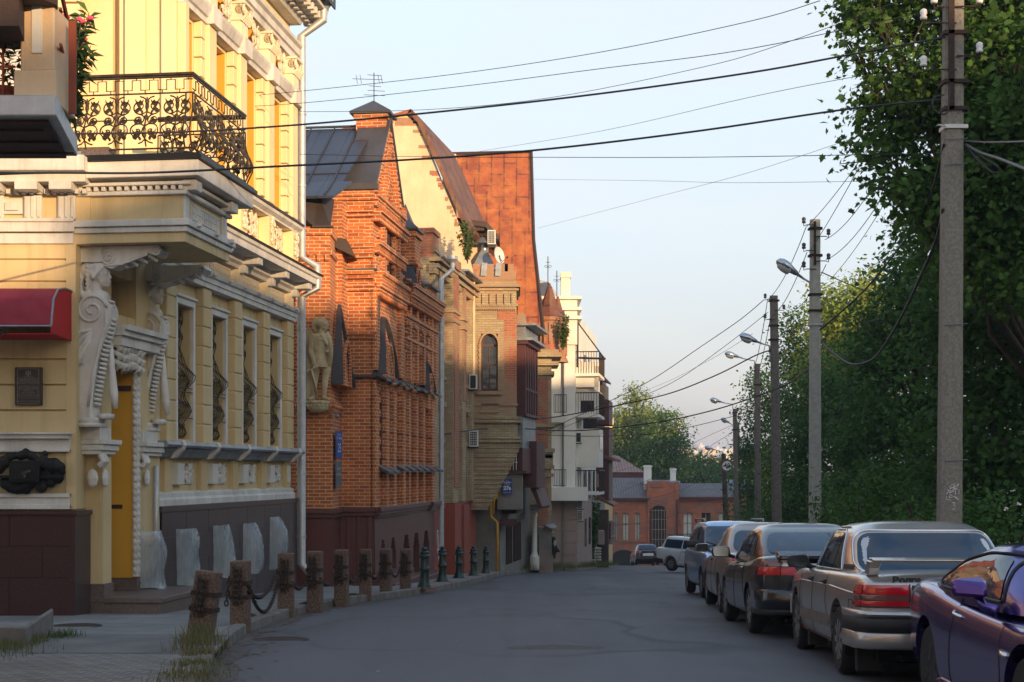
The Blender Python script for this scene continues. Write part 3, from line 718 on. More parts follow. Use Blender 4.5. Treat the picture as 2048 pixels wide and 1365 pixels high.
# ---- downstairs windows: frame, grille
def yellow_window(c):
    f = MB(F1); arch = None
    for a, b, z0, z1 in ((c-.46, c-.36, .56, 3.05), (c+.42, c+.52, .56, 3.05)): f.box(a, b, -.16, -.09, z0, z1)
    f.box(c-.46, c+.52, -.16, -.085, 2.96, 3.08); f.box(c-.5, c+.56, -.16, -.05, 3.08, 3.13)
    fo = obj('window', f, 'white_stucco', yb, bevel=.012)
    g = MB(F1); g.box(c-.36, c+.42, -.5, -.47, .62, 2.95); obj('pane', g, 'window_glass', fo)
    g = MB(F1); g.box(c-.36, c+.42, -.47, -.44, .62, .7); g.box(c-.36, c+.42, -.47, -.44, 2.2, 2.27); g.box(c, c+.06, -.47, -.43, .62, 2.95)
    g.box(c+.4,c+.42,-.5,-.16,.62,2.95); obj('sash', g, 'yellow_plaster', fo)
    g = MB(F1)
    for k in range(9):
        t = c - .32 + k * .085; pts = []
        for i in range(30):
            u = i / 29; z = .66 + 2.25 * u
            n = -.30 + .02*math.sin(u*40+k) + .25 * math.exp(-((u-.47)/.1)**2) + .2*math.exp(-((u-.22)/.07)**2) + .12*math.exp(-((u-.05)/.04)**2)
            pts.append((t + .02*math.sin(u*17 + k*1.3), n, z))
        g.tube(pts, .0085, 4)
    for z in (.68, 1.0, 1.45, 1.52, 2.1, 2.85): g.tube([(c-.34, -.3+(.2 if .9<z<1.6 else 0), z), (c+.38, -.3+(.2 if .9<z<1.6 else 0), z)], .01, 4)
    for k in range(6):
        for zz, rr in ((.85,.07), (1.25,.08), (1.75,.1), (2.45,.08), (2.7,.06)):
            sp = spiral((c-.25+k*.11, zz), rr, .015, 1.4, k*1.1, 12)
            g.tube([(a, -.28 + .1*math.exp(-((b-1.6)/.4)**2) + .12*math.exp(-((b-1.1)/.2)**2), b) for a, b in sp], .0075, 4)
    obj('grille', g, 'iron_gold', fo)
    return fo
wq = yellow_window(BC[0])
for c in BC[1:]: copy_part(wq, (F1.d[0]*(c-BC[0]), F1.d[1]*(c-BC[0]), 0))
# ---- mouldings along the street side
mb = MB(F1)
def cornice(mb, a0, a1, prof, end=True):
    """prof: closed polygon in (n,z)"""
    mb.raw([(a0, n, z) for n, z in prof] + [(a1, n, z) for n, z in prof],
           [tuple(range(len(prof)))[::-1], tuple(range(len(prof), 2*len(prof)))] + [(i, (i+1) % len(prof), len(prof)+(i+1) % len(prof), len(prof)+i) for i in range(len(prof))])
cornice(mb, 2.75, TE, [(-.2,3.38),(.03,3.38),(.03,3.47),(.055,3.475),(.055,3.56),(.1,3.58),(.12,3.64),(-.2,3.64)])
cornice(mb, 2.3, TE+.1, [(-.2,3.98),(.03,3.98),(.05,4.04),(.12,4.08),(.14,4.2),(-.2,4.2)])
cornice(mb, 2.3, TE+.25, [(-.2,4.2),(.5,4.2),(.5,4.32),(.54,4.34),(.55,4.4),(-.2,4.42)])
cornice(mb, 3.72, TE, [(-.2,4.44),(.12,4.44),(.12,4.62),(.07,4.7),(-.2,4.7)])
cornice(mb, 3.72, TE, [(-.2,5.32),(.1,5.32),(.1,5.36),(.18,5.42),(.19,5.48),(-.2,5.5)])
cornice(mb, 3.72, TE, [(-.2,8.1),(.06,8.1),(.06,8.2),(.1,8.22),(.16,8.36),(.17,8.42),(-.2,8.42)])
cornice(mb, 3.72, TE, [(-.2,9.12),(.06,9.12),(.06,9.26),(.11,9.28),(.11,9.42),(.17,9.46),(.18,9.52),(-.2,9.52)])
for c in PC: mb.box(c-.23, c+.23, -.1, .2, 8.1, 8.43) if c > 3.6 else None
cornice(mb, 3.72, TE+.05, [(-.2,9.98),(.12,9.98),(.18,10.06),(.18,10.12),(-.2,10.12)])
cornice(mb, 3.72, TE+.35, [(-.2,10.3),(.66,10.3),(.68,10.44),(.74,10.5),(-.2,10.52)])
cornice(mb, 2.75, TE+.02, [(-.2,-.52),(.0,-.52),(.0,-.42),(-.03,-.38),(-.03,-.31),(-.1,-.28),(-.2,-.28)])
obj('cornice', mb, 'white_stucco', yb)
mb = MB(F1); cornice(mb, 2.4, TE+.27, [(-.2,4.424),(.58,4.41),(.59,4.44),(-.2,4.5)]); cornice(mb, 3.72, TE, [(-.1,5.504),(.22,5.49),(.22,5.53),(-.1,5.58)])
cornice(mb, 3.72, TE+.37, [(-.2,10.524),(.78,10.52),(.8,10.6),(-.2,10.75)])
cornice(mb, 3.72, TE+.37, [(.795,10.4),(.83,10.4),(.83,10.62),(.795,10.62)])
obj('flashing', mb, 'black_flash', yb)
mb = MB(F1)
for i in range(26): t = 4.0 + i*.29; mb.box(t, t+.13, .1, .56, 10.13, 10.29); mb.box(t+.0, t+.13, .1, .3, 10.06, 10.13)
for c in BC + PC: 
    if c > 2.6: mb.box(c-.06, c+.06, .1, .16, 3.6, 3.66)
for c in PC[1:]+[3.33]: mb.box(c-.13, c+.13, .02, .44, 4.06, 4.196); mb.box(c-.09, c+.09, .0, .16, 3.9, 4.06)
obj('modillions', mb, 'white_stucco', yb, bevel=.01)
mb = MB(F1)                                       # frieze panels pierced with a lattice
for c in BC:
    mb.box(c-.6, c+.6, -.12, -.085, 3.69, 3.94)
    for i in range(13):
        mb.box(c-.585+i*.092, c-.53+i*.092, -.09, -.06, 3.71, 3.92)
    for zz in (3.69, 3.8, 3.9): mb.box(c-.6, c+.6, -.09, -.055, zz, zz+.04)
for c in PC: mb.box(c-.14, c+.14, -.12, .02, 3.645, 3.975); mb.box(c-.1, c-.03, .02, .035, 3.68, 3.95); mb.box(c+.03, c+.1, .02, .035, 3.68, 3.95)
obj('frieze_panels', mb, 'cream_stucco', yb)
mb = MB(F1); random.seed(3)
for c in PC[1:] + [3.33]:                          # pedestals between the storeys
    if c > 3.6: mb.box(c-.22, c+.22, -.12, .1, 4.7, 5.32)
obj('pedestals', mb, 'pale_yellow', yb, bevel=.01)
def reliefs(zc, h, hw, n0, cs, seed):
    mb = MB(F1); rd = random.Random(seed)
    for c in cs:
        for k in range(24):
            a = rd.uniform(-hw, hw)*.85; b = rd.uniform(-h, h)*.85
            r = rd.uniform(.025, .06)
            mb.lathe_ball((c+a, n0, zc+b), r, (1.2, .8, 1), 6)
        for s in (-1, 1):
            for zz in (-.4, .45):
                sp = spiral((c+s*hw*.55, zc+h*zz), min(h, hw)*.5, .02, 1.3, 1.57, 14, sgn=s)
                mb.tube([(a, n0+.02, b) for a, b in sp], .018, 5)
    return mb
obj('relief', reliefs(5.0, .28, .3, -.02, [c for c in BC], 1).join(reliefs(5.05, .3, .12, .12, PC[1:], 2)), 'cream_stucco', yb)
mb = MB(F1)                                       # capitals of the upper pilasters with volutes
for c in PC:
    if c < 3.6: continue
    mb.box(c-.2, c+.2, -.12, .1, 8.43, 8.75)
    for i in range(5): mb.box(c-.19+i*.08, c-.14+i*.08, .1, .125, 8.45, 8.74)
    mb.box(c-.26, c+.26, -.12, .2, 9.06, 9.115); mb.box(c-.23, c+.23, -.12, .13, 8.75, 9.06)
    for s in (-1, 1):
        for z0 in (8.95,):
            sp = spiral((c+s*.19, z0), .1, .015, 1.5, 1.57, 14, sgn=-s); mb.tube([(a, .17, b) for a, b in sp], .026, 5)
            sp = spiral((.1, z0), .09, .015, 1.5, 1.57, 14, sgn=1); mb.tube([(c-.235, a, b) for a, b in sp], .024, 5)
    for k in range(5):
        a = c-.2+k*.1; mb.tube([(a, .12, 8.74), (a, .19, 8.82), (a, .22, 8.86), (a, .16, 8.86)], [.04,.035,.025,.01], 5)
obj('capital', mb, 'cream_stucco', yb, smooth=False)
obj('relief', reliefs(8.8, .26, .3, .02, [c+.05 for c in BC], 5), 'cream_stucco', yb)
# ---- windowsill band, cartouches, stone plinth
mb = MB(F1); cornice(mb, 2.6, TE+.05, [(-.2,.46),(.2,.46),(.22,.5),(.18,.56),(-.2,.58)])
cornice(mb, 2.75, TE+.02, [(-.2,.3),(.02,.3),(.04,.36),(.12,.43),(.13,.455),(-.2,.455)])
obj('sill', mb, 'old_tin', yb, bevel=.005)
mb = MB(F1)
for c in PC: mb.prism([(.0,.3),(.16,.44),(.21,.5),(.18,.57),(0,.57)], 'x', 0, 0) if False else cornice(mb, c-.07, c+.07, [(-.1,.28),(.06,.28),(.2,.42),(.24,.5),(.2,.58),(-.1,.6)])
obj('sill_brackets', mb, 'white_stucco', yb)
obj('cartouche', reliefs(.02, .19, .2, -.13, [c+.25 for c in BC], 9), 'white_stucco', yb)
mb = MB(F1)
for c in BC: mb.box(c-.62+.12, c-.28+.1, -.16, -.04, -.17, .2)
mb.box(TE-.42, TE-.2, -.16, -.04, -.17, .2)
obj('lamp_boxes', mb, 'plastic_white', yb, bevel=.01)
mb = MB(F1); z = -.58
mb.box(2.75, TE+.06, -.2, .045, -.62, -.52)
for i, dz in enumerate((.42, .42, .42, .42, .6)):
    t = 2.8 - (i % 2)*.5
    while t < TE: mb.box(max(t, 2.8), min(t+1.14, TE+.04), -.2, .03, z-dz+.008-.05, z-.05); t += 1.15
    z -= dz
mb.box(2.8, TE+.02, -.3, .022, -3.2, -.6)
obj('plinth', mb, 'granite_grey', yb, bevel=.004)
# ---- lower front wall facing the viewer
def Xp(px): return XA(px, 20.67)
mb = MB(FX); mb.box(-16, -6.36, -.6, -.03, -2.4, 3.35); z = .56
mb.box(-16, -6.47, -.03, .0, -.5, .56)
for zz in (.56,.93,1.30,1.67,2.04,2.41,2.80,3.12): mb.box(-16, -6.36, -.03, .02, zz+.02, {3.12:3.35,2.41:2.79,2.80:3.11}.get(zz, zz+.36))
mb.box(-6.47, -6.33, -.6, .035, -.5, 3.35); mb.box(-16, -6.13, -.5, 0.0, 3.35, 4.55)
wf = obj('wall', mb, 'yellow_plaster', yb)
mb = MB(FX)
for a, b in ((-16, -6.4),):
    mb.box(a, b, 0, .16, .52, .58); mb.box(a, b+.03, 0, .2, .58, .61); mb.box(a, b, 0, .08, .33, .52); mb.box(a, b, 0, .1, .33, .37)
    mb.box(a, b, 0, .07, -.5, -.27); mb.box(a, b, 0, .1, -.33, -.27); mb.box(a, b, 0, .1, -.5, -.43)
mb.box(-16, -6.36, 0, .06, 3.35, 3.5); mb.box(-16, -6.34, 0, .09, 3.52, 3.7); mb.box(-16, -6.34, 0, .12, 3.66, 3.71)
mb.box(-16, -6.12, 0, .3, 4.2, 4.32); mb.box(-16, -6.1, 0, .42, 4.34, 4.56)
for x in (-6.46, -6.95, -7.5, -8.0): mb.box(x-.13, x+.13, 0, .06, 3.71, 4.05)
for x in (-6.46, -6.95, -7.5, -8.0):
    for k in (-.09, 0, .09): mb.box(x+k-.02, x+k+.02, .06, .085, 3.73, 4.03)
    mb.box(x-.16, x+.16, 0, .36, 4.08, 4.2)
mb.box(-7.4, -7.1, 0, .05, 3.78, 4.0); mb.box(-7.35, -7.15, .05, .08, 3.83, 3.95)
for i in range(90): mb.box(-16+i*.11, -15.94+i*.11, 0, .14, 4.06, 4.13)
obj('cornice', mb, 'white_stucco', yb, bevel=.006)
# stone plinth under it
mb = MB(Frame(0, 20.58, 1, 0)); z = -.52
mb.box(-16, -6.29, -.3, .04, -.58, -.52)
for i, dz in enumerate((.46, .46, .6)):
    x = -6.33 - (0 if i % 2 else .45) - 6.9
    xs = [-16] + [-6.33 - .95*k - (.47 if i % 2 else 0) for k in range(9, -1, -1)]
    if xs[-1] < -6.34: xs.append(-6.33)
    for a, b in zip(xs, xs[1:]): mb.box(a+.005, b, -.3, 0, z-.06-dz+.008, z-.06)
    z -= dz
mb.box(-16, -6.36, -.3, -.012, -2.6, -.58)
obj('plinth', mb, 'granite_brown', yb, bevel=.004)
mb = MB(); A = [(-6.33,20.585),(-6.26,21.13)]
mb.prism([(-6.5,20.6),(-6.331,20.586),(-6.262,21.13),(-6.5,21.13)], 'z', -2.6, -.58); mb.prism([(-6.5,20.56),(-6.3,20.56),(-6.232,21.13),(-6.5,21.13)], 'z', -.584, -.522)
obj('plinth', mb, 'granite_grey', yb)
# ---- portal
mb = MB(F1)
mb.box(.46, .78, -.6, 0, -1.62, 3.35); mb.box(1.75, 2.76, -.6, 0, -1.62, 3.35); mb.box(.78, 1.75, -.6, -.02, 2.05, 2.45); mb.box(.78,1.75,-.7,-.05,3.05,3.35)
mb.box(.44, .46, -.6, -.35, -1.62, 3.35); obj('portal_piers', mb, 'yellow_plaster', yb)
mb = MB(F1); mb.box(1.751, 1.762, -1.2, 0, 0, 0) if False else None
mb.box(1.70, 1.748, -1.3, -.03, -1.62, 2.05); mb.box(.78, 1.70, -1.3, -1.25, -1.62, 3.2)
obj('door', mb, 'ochre', yb)
mb = MB(F1); mb.box(1.685, 1.699, -1.2, -.2, -.53, -.47); mb.box(1.66, 1.699, -1.2, -.06, 1.32, 1.4); obj('door_rail', mb, 'dark_wood', yb)
mb = MB(F1); mb.box(.8, 1.7, -.7, -.6, 2.5, 3.05); obj('fanlight', mb, 'dark_wood', yb)
mb = MB(F1)
mb.box(1.68, 1.80, -.03, .05, -1.6, 1.75); z = -1.55
while z < 1.7: mb.lathe_ball((1.67, .01, z+.05), .035, (.6, 1, 1.3), 6); mb.lathe_ball((1.74, .055, z+.05), .032, (1, .6, 1.3), 6); z += .11
mb.box(.7, 2.35, 0, .3, 2.18, 2.26); mb.box(.7, 2.35, 0, .24, 2.1, 2.18); mb.box(.74, 2.3, 0, .18, 1.95, 2.1)
obj('door_surround', mb, 'white_stucco', yb)
mb = MB(F1); rd = random.Random(4)
for i in range(7):
    t = .82 + i*.15
    for k in range(3):
        z = 1.93 - .13*k - .03*math.sin(i*1.3)
        mb.tube([(t-.05, .03, z+.05), (t, .12, z), (t+.05*math.sin(i), .06, z-.1)], [.045, .06, .015], 6)
        mb.lathe_ball((t+.03, .1, z-.03), .035, (1,1,1.2), 6)
obj('garland', mb, 'white_stucco', yb, smooth=True)
# pier caps, granite feet, step
mb = MB(F1)
for t0, t1 in ((.2, .85), (1.85, 2.75)):
    mb.box(t0, t1, -.34, .14, .45, .52); mb.box(t0+.02, t1-.02, -.33, .1, .36, .45); mb.box(t0+.04, t1-.04, -.3, .06, .3, .36)
    mb.box(t0+.06, t1-.2, -.28, .05, .52, .7) 
    mb.lathe_ball((t0+.2, .06, -.05), .09, (.9, .6, 1.6), 8); mb.lathe_ball((t0+.08, -.08, -.05), .09, (.6, 1, 1.6), 8)
    mb.tube([(t0+.05, .05, .3), (t0+.05, .1, .2), (t0+.05, .03, .13)], .05, 6); mb.tube([(t0+.15, .05, .3), (t0+.15, .1, .2), (t0+.15, .03, .13)], .05, 6)
obj('pier_caps', mb, 'white_stucco', yb, bevel=.006)
mb = MB(F1); mb.box(.44, .80, -.62, .03, -2.4, -1.62); mb.box(1.72, 2.8, -1.3, .03, -2.4, -1.62)
obj('granite_feet', mb, 'step_granite', yb, bevel=.006)
mb = MB(F1); mb.box(.43, 2.6, -1.2, .92, -1.9, -1.82); mb.box(.46, 2.57, -1.2, .9, -2.5, -1.9)
obj('doorstep', mb, 'step_granite', yb, bevel=.008)
mb = MB(F1); mb.tube([(2.45, .06, .15), (2.45, .06, -1.85)], .04, 8); obj('drain_pipe', mb, 'galvanised', yb, smooth=True)
# ---- herms: scrolled torsos with women's heads
def herm(t0, th, mat):
    prof = [(-.28,.72),(.0,.72),(.02,.80),(-.02,.86),(-.03,1.05),(.0,1.35),(.05,1.65),(.12,1.9),(.2,2.1),(.26,2.3),(.26,2.44),(.2,2.54),(.1,2.6),(-.02,2.66),(-.16,2.62),(-.25,2.5),(-.28,2.3)]
    mb = MB(F1)
    mb.prism(prof, 'x', t0, t0 + th)
    o = obj('herm_body', mb, mat, yb, bevel=.03)
    mb = MB(F1)
    for s, y in ((-1, t0 - .005), (1, t0 + th + .005)):
        sp = spiral((-.03, 2.4), .24, .03, 1.75, 0.2, 40); mb.tube([(y, a, b) for a, b in sp], .022, 6)
        mb.tube([(y, .2, 2.4), (y, .2, 2.2), (y, .1, 1.9), (y, .0, 1.5), (y, -.08, 1.0)], .022, 6)
        for k in range(4): mb.tube([(y, -.02, 2.12 - .02*k), (y, -.14, 2.1 - .09*k), (y, -.24, 2.08 - .14*k), (y, -.24, 2.02 - .14*k)], [.02,.03,.045,.05], 6)
        mb.tube([(y, -.03, 1.98), (y, -.2, 1.75), (y, -.22, 1.62)], [.02,.05,.06], 6)
    for k in range(24):
        u = k / 23; z = 1.05 + 1.5*u; n = .0 + .27*min(1, u*1.1)**1.3 + (.0 if u < .85 else -.06)
        mb.tube([(t0+.05, n-.01, z), (t0+th/2, n+.03, z-.02), (t0+th-.05, n-.01, z)], [.018,.03,.018], 6)
    mb.box(t0-.06, t0+th+.06, -.32, .06, .70, .76); mb.box(t0-.03, t0+th+.03, -.3, .04, .76, .84)
    # hanging drapery on the door side
    mb.tube([(t0+th+.02, .12, 1.95), (t0+th+.02, .13, 1.6), (t0+th+.02, .17, 1.2), (t0+th+.02, .2, .98)], [.035,.055,.065,.03], 7)
    mb.box(t0+.1, t0+th+.05, .02, .17, .82, .9)
    obj('herm_scroll', mb, mat, yb, smooth=True)
    # head: looks out to the street (+n)
    g = MB(); c = t0 + th/2
    def B(n, t, z, r, sc=(1,1,1)): g.lathe_ball((n, t, z), r, sc, 14)
    B(.03, 0, 2.98, .155, (1.05,.85,1.12)); B(.10, 0, 2.88, .11, (1,.8,1.1)); B(.135, 0, 2.80, .05, (1,1.1,.8))
    capsule(g, (-.02, 0, 2.62), (.0, 0, 2.82), .1, .085); capsule(g, (-.1, 0, 2.6), (.08, 0, 2.6), .14, .12)
    capsule(g, (.185, 0, 2.97), (.215, 0, 2.905), .014, .024); B(.19, 0, 2.845, .026, (1,1.4,.6)); B(.19, 0, 2.825, .022, (1,1.3,.7)); B(.17, 0, 2.785, .035, (1,1.1,.8))
    B(.165, .05, 2.95, .03); B(.165, -.05, 2.95, .03); B(.17, 0, 3.0, .05, (.8,1.6,.6))
    rd = random.Random(2)
    for s in (-1, 1):
        for k in range(6):
            a = k/5; capsule(g, (.15-.05*a, s*.03, 3.09), (-.06-.04*a, s*(.13-.01*k), 3.05-.06*k), .04, .05, 7, 2)
        capsule(g, (.13, s*.09, 3.06), (.02, s*.145, 2.9), .035, .045, 8, 2); B(-.0, s*.14, 2.93, .04)
    B(-.13, 0, 3.0, .13, (1,1.1,1)); B(-.2, 0, 2.95, .09)
    for s in (-1, 0, 1):
        capsule(g, (-.2, s*.07, 2.95), (-.23, s*.09, 2.78), .055, .05, 8, 2); capsule(g, (-.23, s*.09, 2.78), (-.18, s*.1, 2.62), .05, .03, 8, 2)
    for s in (-1, 1): capsule(g, (.05, s*.05, 2.6), (.2, s*.08, 2.47), .09, .06)
    b = blob(g, .014, 2)
    h = MB(F1); h.v = [F1((v.y + c, v.x - .02, v.z)) for v in b.v]; h.f = b.f
    obj('herm_head', h, mat, yb, smooth=True)
herm(.12, .32, 'white_stucco'); herm(2.25, .32, 'white_stucco')
# ---- balcony box, brackets, slab
mb = MB(F1)
mb.box(-.02, 1.98, -.4, 1.44, 3.36, 3.5); mb.box(.02, 1.94, -.4, 1.40, 3.5, 4.15)
obj('balcony_box', mb, 'yellow_plaster', yb)
mb = MB(F1)
mb.box(-.06, 2.02, -.42, 1.48, 3.5, 3.58); mb.box(-.1, 2.06, -.46, 1.52, 3.585, 3.68)
mb.box(-.06, 2.02, -.42, 1.48, 4.04, 4.1)
mb.box(-.1, 2.06, -.46, 1.54, 4.17, 4.22); mb.box(-.2, 2.4, -.5, 1.70, 4.27, 4.5)
for i in range(16): mb.box(.0+i*.0-.02-.06, .0-.02, -.38+i*.116, -.32+i*.116, 4.10, 4.165)
for t in (-.05, .0): pass
for t in (.12, 1.8): mb.box(t-.14, t+.14, 1.4, 1.6, 4.1, 4.26); mb.box(t-.1, t+.1, 1.385, 1.43, 3.68, 4.04)
for n in (-.3,): mb.box(-.3, -.05, n-.14, n+.14, 4.22, 4.265)
mb.box(.35, 1.6, 1.385, 1.405, 3.72, 3.98)
for i in range(12): mb.box(.42+i*.095, .47+i*.095, 1.40, 1.42, 3.74, 3.96)
for z in (3.74, 3.84, 3.94): mb.box(.38, 1.57, 1.40, 1.425, z, z+.03)
for t in (.3, 1.1, 1.8): mb.box(t-.05, t+.05, 1.5, 1.57, 3.62, 3.68)
obj('balcony_cornice', mb, 'white_stucco', yb, bevel=.008)
mb = MB(F1)
for t in (.2, 2.15):
    mb.box(t-.02, t+.36, -.36, .1, 3.12, 3.345); mb.prism([(.1,3.35),(.95,3.35),(1.0,3.28),(.9,3.2),(.8,3.24),(.5,3.14),(.25,3.02),(.1,3.05)], 'x', t, t+.3)
    for y in (t-.01, t+.31):
        for cc, r in (((.2, 3.17), .1), ((.93, 3.27), .07)):
            sp = spiral(cc, r, .015, 1.6, 2.5, 18); mb.tube([(y, a, b) for a, b in sp], .017, 5)
        mb.tube([(y, .1, 3.06), (y, .4, 3.08), (y, .8, 3.22)], .018, 5)
    for k in range(4): mb.tube([(t+.05, .35+.15*k, 3.12+.03*k), (t+.15, .42+.15*k, 3.06+.03*k), (t+.25, .35+.15*k, 3.12+.03*k)], .03, 5)
obj('bracket', mb, 'white_stucco', yb, bevel=.006)
mb = MB(F1); mb.box(-.24, 2.44, -.52, 1.76, 4.504, 4.56); mb.box(-.2,2.4,-.5,1.72,4.56,4.6)
obj('balcony_slab', mb, 'black_flash', yb)
mb = MB(F1); mb.box(-.17, .1, -.35, .35, 4.6, 4.72); mb.box(-16, -.3, 0, 0, 0, 0) if False else None
obj('threshold', mb, 'step_granite', yb)
# terrace roof slab over the lower front block
mb = MB(); mb.box(-16, -6.15, 20.3, 24.3, 4.56, 4.62); mb.box(-6.2, -5.7, 22.9, 24.4, 4.42, 4.6); obj('terrace', mb, 'old_tin', yb)
# railing
mb = MB(F1)
def rail_panel(P0, P1):
    """P0,P1 (t,n) ends; ornate iron panel with a bellied foot"""
    P0 = Vector((P0[0], P0[1], 0)); P1 = Vector((P1[0], P1[1], 0)); L = (P1-P0).length; u = (P1-P0)/L; o = Vector((u.y, -u.x, 0))
    if o.y < 0 and abs(o.y) > abs(o.x): o = -o
    if abs(o.x) > abs(o.y) and o.x > 0: o = -o
    def q(s, z, b=None):
        zz = z - 4.62; bel = .13*math.exp(-((zz-.28)/.2)**2) if b is None else b
        p = P0 + u*s + o*bel; return (p.x, p.y, z)
    for z, r in ((5.74, .028), (5.70, .018), (5.47, .013), (4.68, .014)): mb.tube([q(0, z, 0), q(L, z, 0)], r, 5)
    n = max(2, round(L / .13)); d = L / n; pts = []
    for i in range(n):                               # key-pattern frieze
        zt, zb = 5.66, 5.52
        pts += [q(i*d, zt if i % 2 else zb, 0), q((i+1)*d, zt if i % 2 else zb, 0)]
        mb.tube([q((i+.5)*d, zt, 0), q((i+.5)*d, 5.70, 0)] if i % 2 else [q((i+.5)*d, zb, 0), q((i+.5)*d, 5.47, 0)], .009, 4)
    mb.tube(pts, .0105, 4)
    for s in (0, .1, L-.1, L): mb.tube([q(s, 4.66+k*.09) for k in range(10)], .012, 5)
    m = max(1, round(L / .46)); W = L / m
    for i in range(m):
        c = (i+.5)*W
        for sx in (-1, 1):
            for z0, r in ((5.28, .15), (4.9, .16), (5.08, .09)):
                sp = spiral((c+sx*W*.24, z0), r, .02, 1.6, math.pi/2 if z0 > 5 else -math.pi/2, 26, sgn=sx*(1 if z0 > 5 else -1))
                mb.tube([q(min(max(a, 0), L), b) for a, b in sp], .011, 4)
            # leaves: flattened tapering plates
            for z0, dz in ((5.38, -.06), (5.2, .05), (4.92, -.06), (4.8, .04), (5.06, .0)):
                s0 = c + sx*W*.12; s1 = c + sx*W*.4; k = []
                for j in range(6):
                    f = j/5; ss = s0+(s1-s0)*f; k.append((ss, z0+dz*math.sin(f*3)+.02*math.sin(f*20), .014+.03*math.sin(f*math.pi)))
                for (a, b, w1), (c2, d2, w2) in zip(k, k[1:]):
                    mb.raw([q(a, b-w1), q(c2, d2-w2), q(c2, d2+w2), q(a, b+w1)], [(0,1,2,3)])
        mb.tube([q(c, 4.7 + .08*k) for k in range(10)], .012, 4)
        for z0 in (4.85, 5.12, 5.36): mb.lathe_ball(q(c, z0), .035, (1,1,1.2), 6)
        mb.tube([q(c-W*.5, 5.08), q(c-W*.2, 5.08)], .01, 4); mb.tube([q(c+W*.2, 5.08), q(c+W*.5, 5.08)], .01, 4)
rail_panel((-.15, -.2), (-.15, 1.6)); rail_panel((-.15, 1.6), (2.3, 1.6)); rail_panel((2.3, 1.6), (2.3, .15))
obj('balcony_railing', mb, 'iron_gold', yb)
# ---- big downpipe at the end of the facade
def pipe_pts(L, r, n=12): return L
mb = MB(F1); TP = TE + .1
mb.tube([(TP, .62, 10.5), (TP, .62, 10.1), (TP, .12, 9.75), (TP, .12, 4.85), (TP, .48, 4.62), (TP, .48, 4.15), (TP, .12, 3.95), (TP, .12, -1.98), (TP, .32, -2.2)], .095, 12)
mb.lathe((F1((TP, .62, 0)).x*0 + TP, .62, 10.45), [(.1, -.12), (.22, .04), (.22, .22), (.17, .22)], 12)
for z in (8, 6.4, 3.2, 1.6, 0, -1.4): mb.tube([(TP, .12, z), (TP, .12, z+.05)], .108, 12)
obj('downpipe', mb, 'galvanised', yb, smooth=True, angle=35)
# ---- things on and by the mansion
mb = MB(F1)
for t in (.52, 2.05): pass
def sheet_cover(c, top, hh, sd, wd=.62):
    """bag of clear film taped over a wall vent, hanging open at the foot"""
    rd = random.Random(sd); vs = []; fs = []; n = 9; m = 12
    for j in range(m + 1):
        v = j / m; dep = .16 + .12*math.sin(min(1, v*2.5)*math.pi/2) + .04*math.sin(v*5+sd)
        for i in range(n + 1):
            u = i / n; prof = math.sin(math.pi*u)**.3
            wob = .02*math.sin(5*u + 3*v + sd) + .015*math.sin(11*v + 4*u*sd)
            vs.append((c + (u-.5)*wd*(1+.08*math.sin(v*3+sd)), .04 + dep*prof + (wob if 0 < i < n and 0 < j else 0), top - hh*v + .04*math.sin(u*6+sd)*v))
    for j in range(m):
        for i in range(n): fs.append((j*(n+1)+i, j*(n+1)+i+1, (j+1)*(n+1)+i+1, (j+1)*(n+1)+i))
    o = MB(F1); o.raw(vs, fs); return o
where = ['nearest the doorway, beside the thin grey pipe', 'second from the doorway, under the first barred window', 'third of the row, under the second barred window', 'fourth from the doorway, behind the third chained post', 'farthest from the doorway, beside the tall downpipe']
for i, (px, y0, y1) in enumerate(((318,1062,1178),(388,1057,1172),(458,1050,1152),(515,1046,1142),(565,1034,1135))):
    t = F1.t_at(px - 4, .2); Y = F1.Y(t); zt = (950-y0)/FL*Y; zb = (950-y1)/FL*Y
    tag(obj('plastic_cover', sheet_cover(t, zt, zt-zb, i+1, .64 if i < 4 else .5), 'plastic_film', smooth=True), 'plastic bag over a vent, '+where[i], 'plastic cover', 'plastic covers on the stone plinth')
# awning
aw = thing('awning', 'dark red curved canvas awning with bright red lining on the yellow front wall', 'awning', (-7.4, 20.6, 2.5))
x1 = XA(138, 20.1); x0 = x1 - 2.6; mb = MB(); pr = [(20.62, 2.66), (20.3, 2.66), (19.98, 2.6), (19.8, 2.45), (19.72, 2.2), (19.7, 2.07)]
L = len(pr); vs = [(x0, y, z) for y, z in pr] + [(x1-.12, y, z) for y, z in pr]
mb.raw(vs + [(v[0], v[1]+.02, v[2]-.02) for v in vs], [(i, i+1, L+i+1, L+i) for i in range(L-1)] + [(2*L+i, 2*L+L+i, 2*L+L+i+1, 2*L+i+1) for i in range(L-1)])
obj('canvas', mb, 'red_canvas', aw, smooth=True)
mb = MB(); mb.prism([(y, z-.015) for y, z in pr] + [(19.72, 1.97), (20.62, 1.94)], 'x', x1-.135, x1-.125); obj('side_panel', mb, 'red_lining', aw)
mb = MB(); mb.tube([(x1-.12, y, z) for y, z in pr], .016, 6); mb.tube([(x0, 19.7, 2.06), (x1-.12, 19.7, 2.06)], .014, 6); obj('edge_frame', mb, 'old_tin', aw)
mb = MB(); mb.box(x0, x1-.14, 19.75, 20.6, 1.95, 1.965); obj('lining', mb, 'red_lining', aw)
mb = MB(); mb.tube([(x0, 19.7, 2.0), (XA(10,19.7)-.1, 19.7, 2.0)] + [(XA(4, 19.7) + a, 19.7, 1.96 + b) for a, b in spiral((0,0), .06, .01, 1.4, 1.5, 12)], .012, 5); obj('scroll_bracket', mb, 'iron', aw)
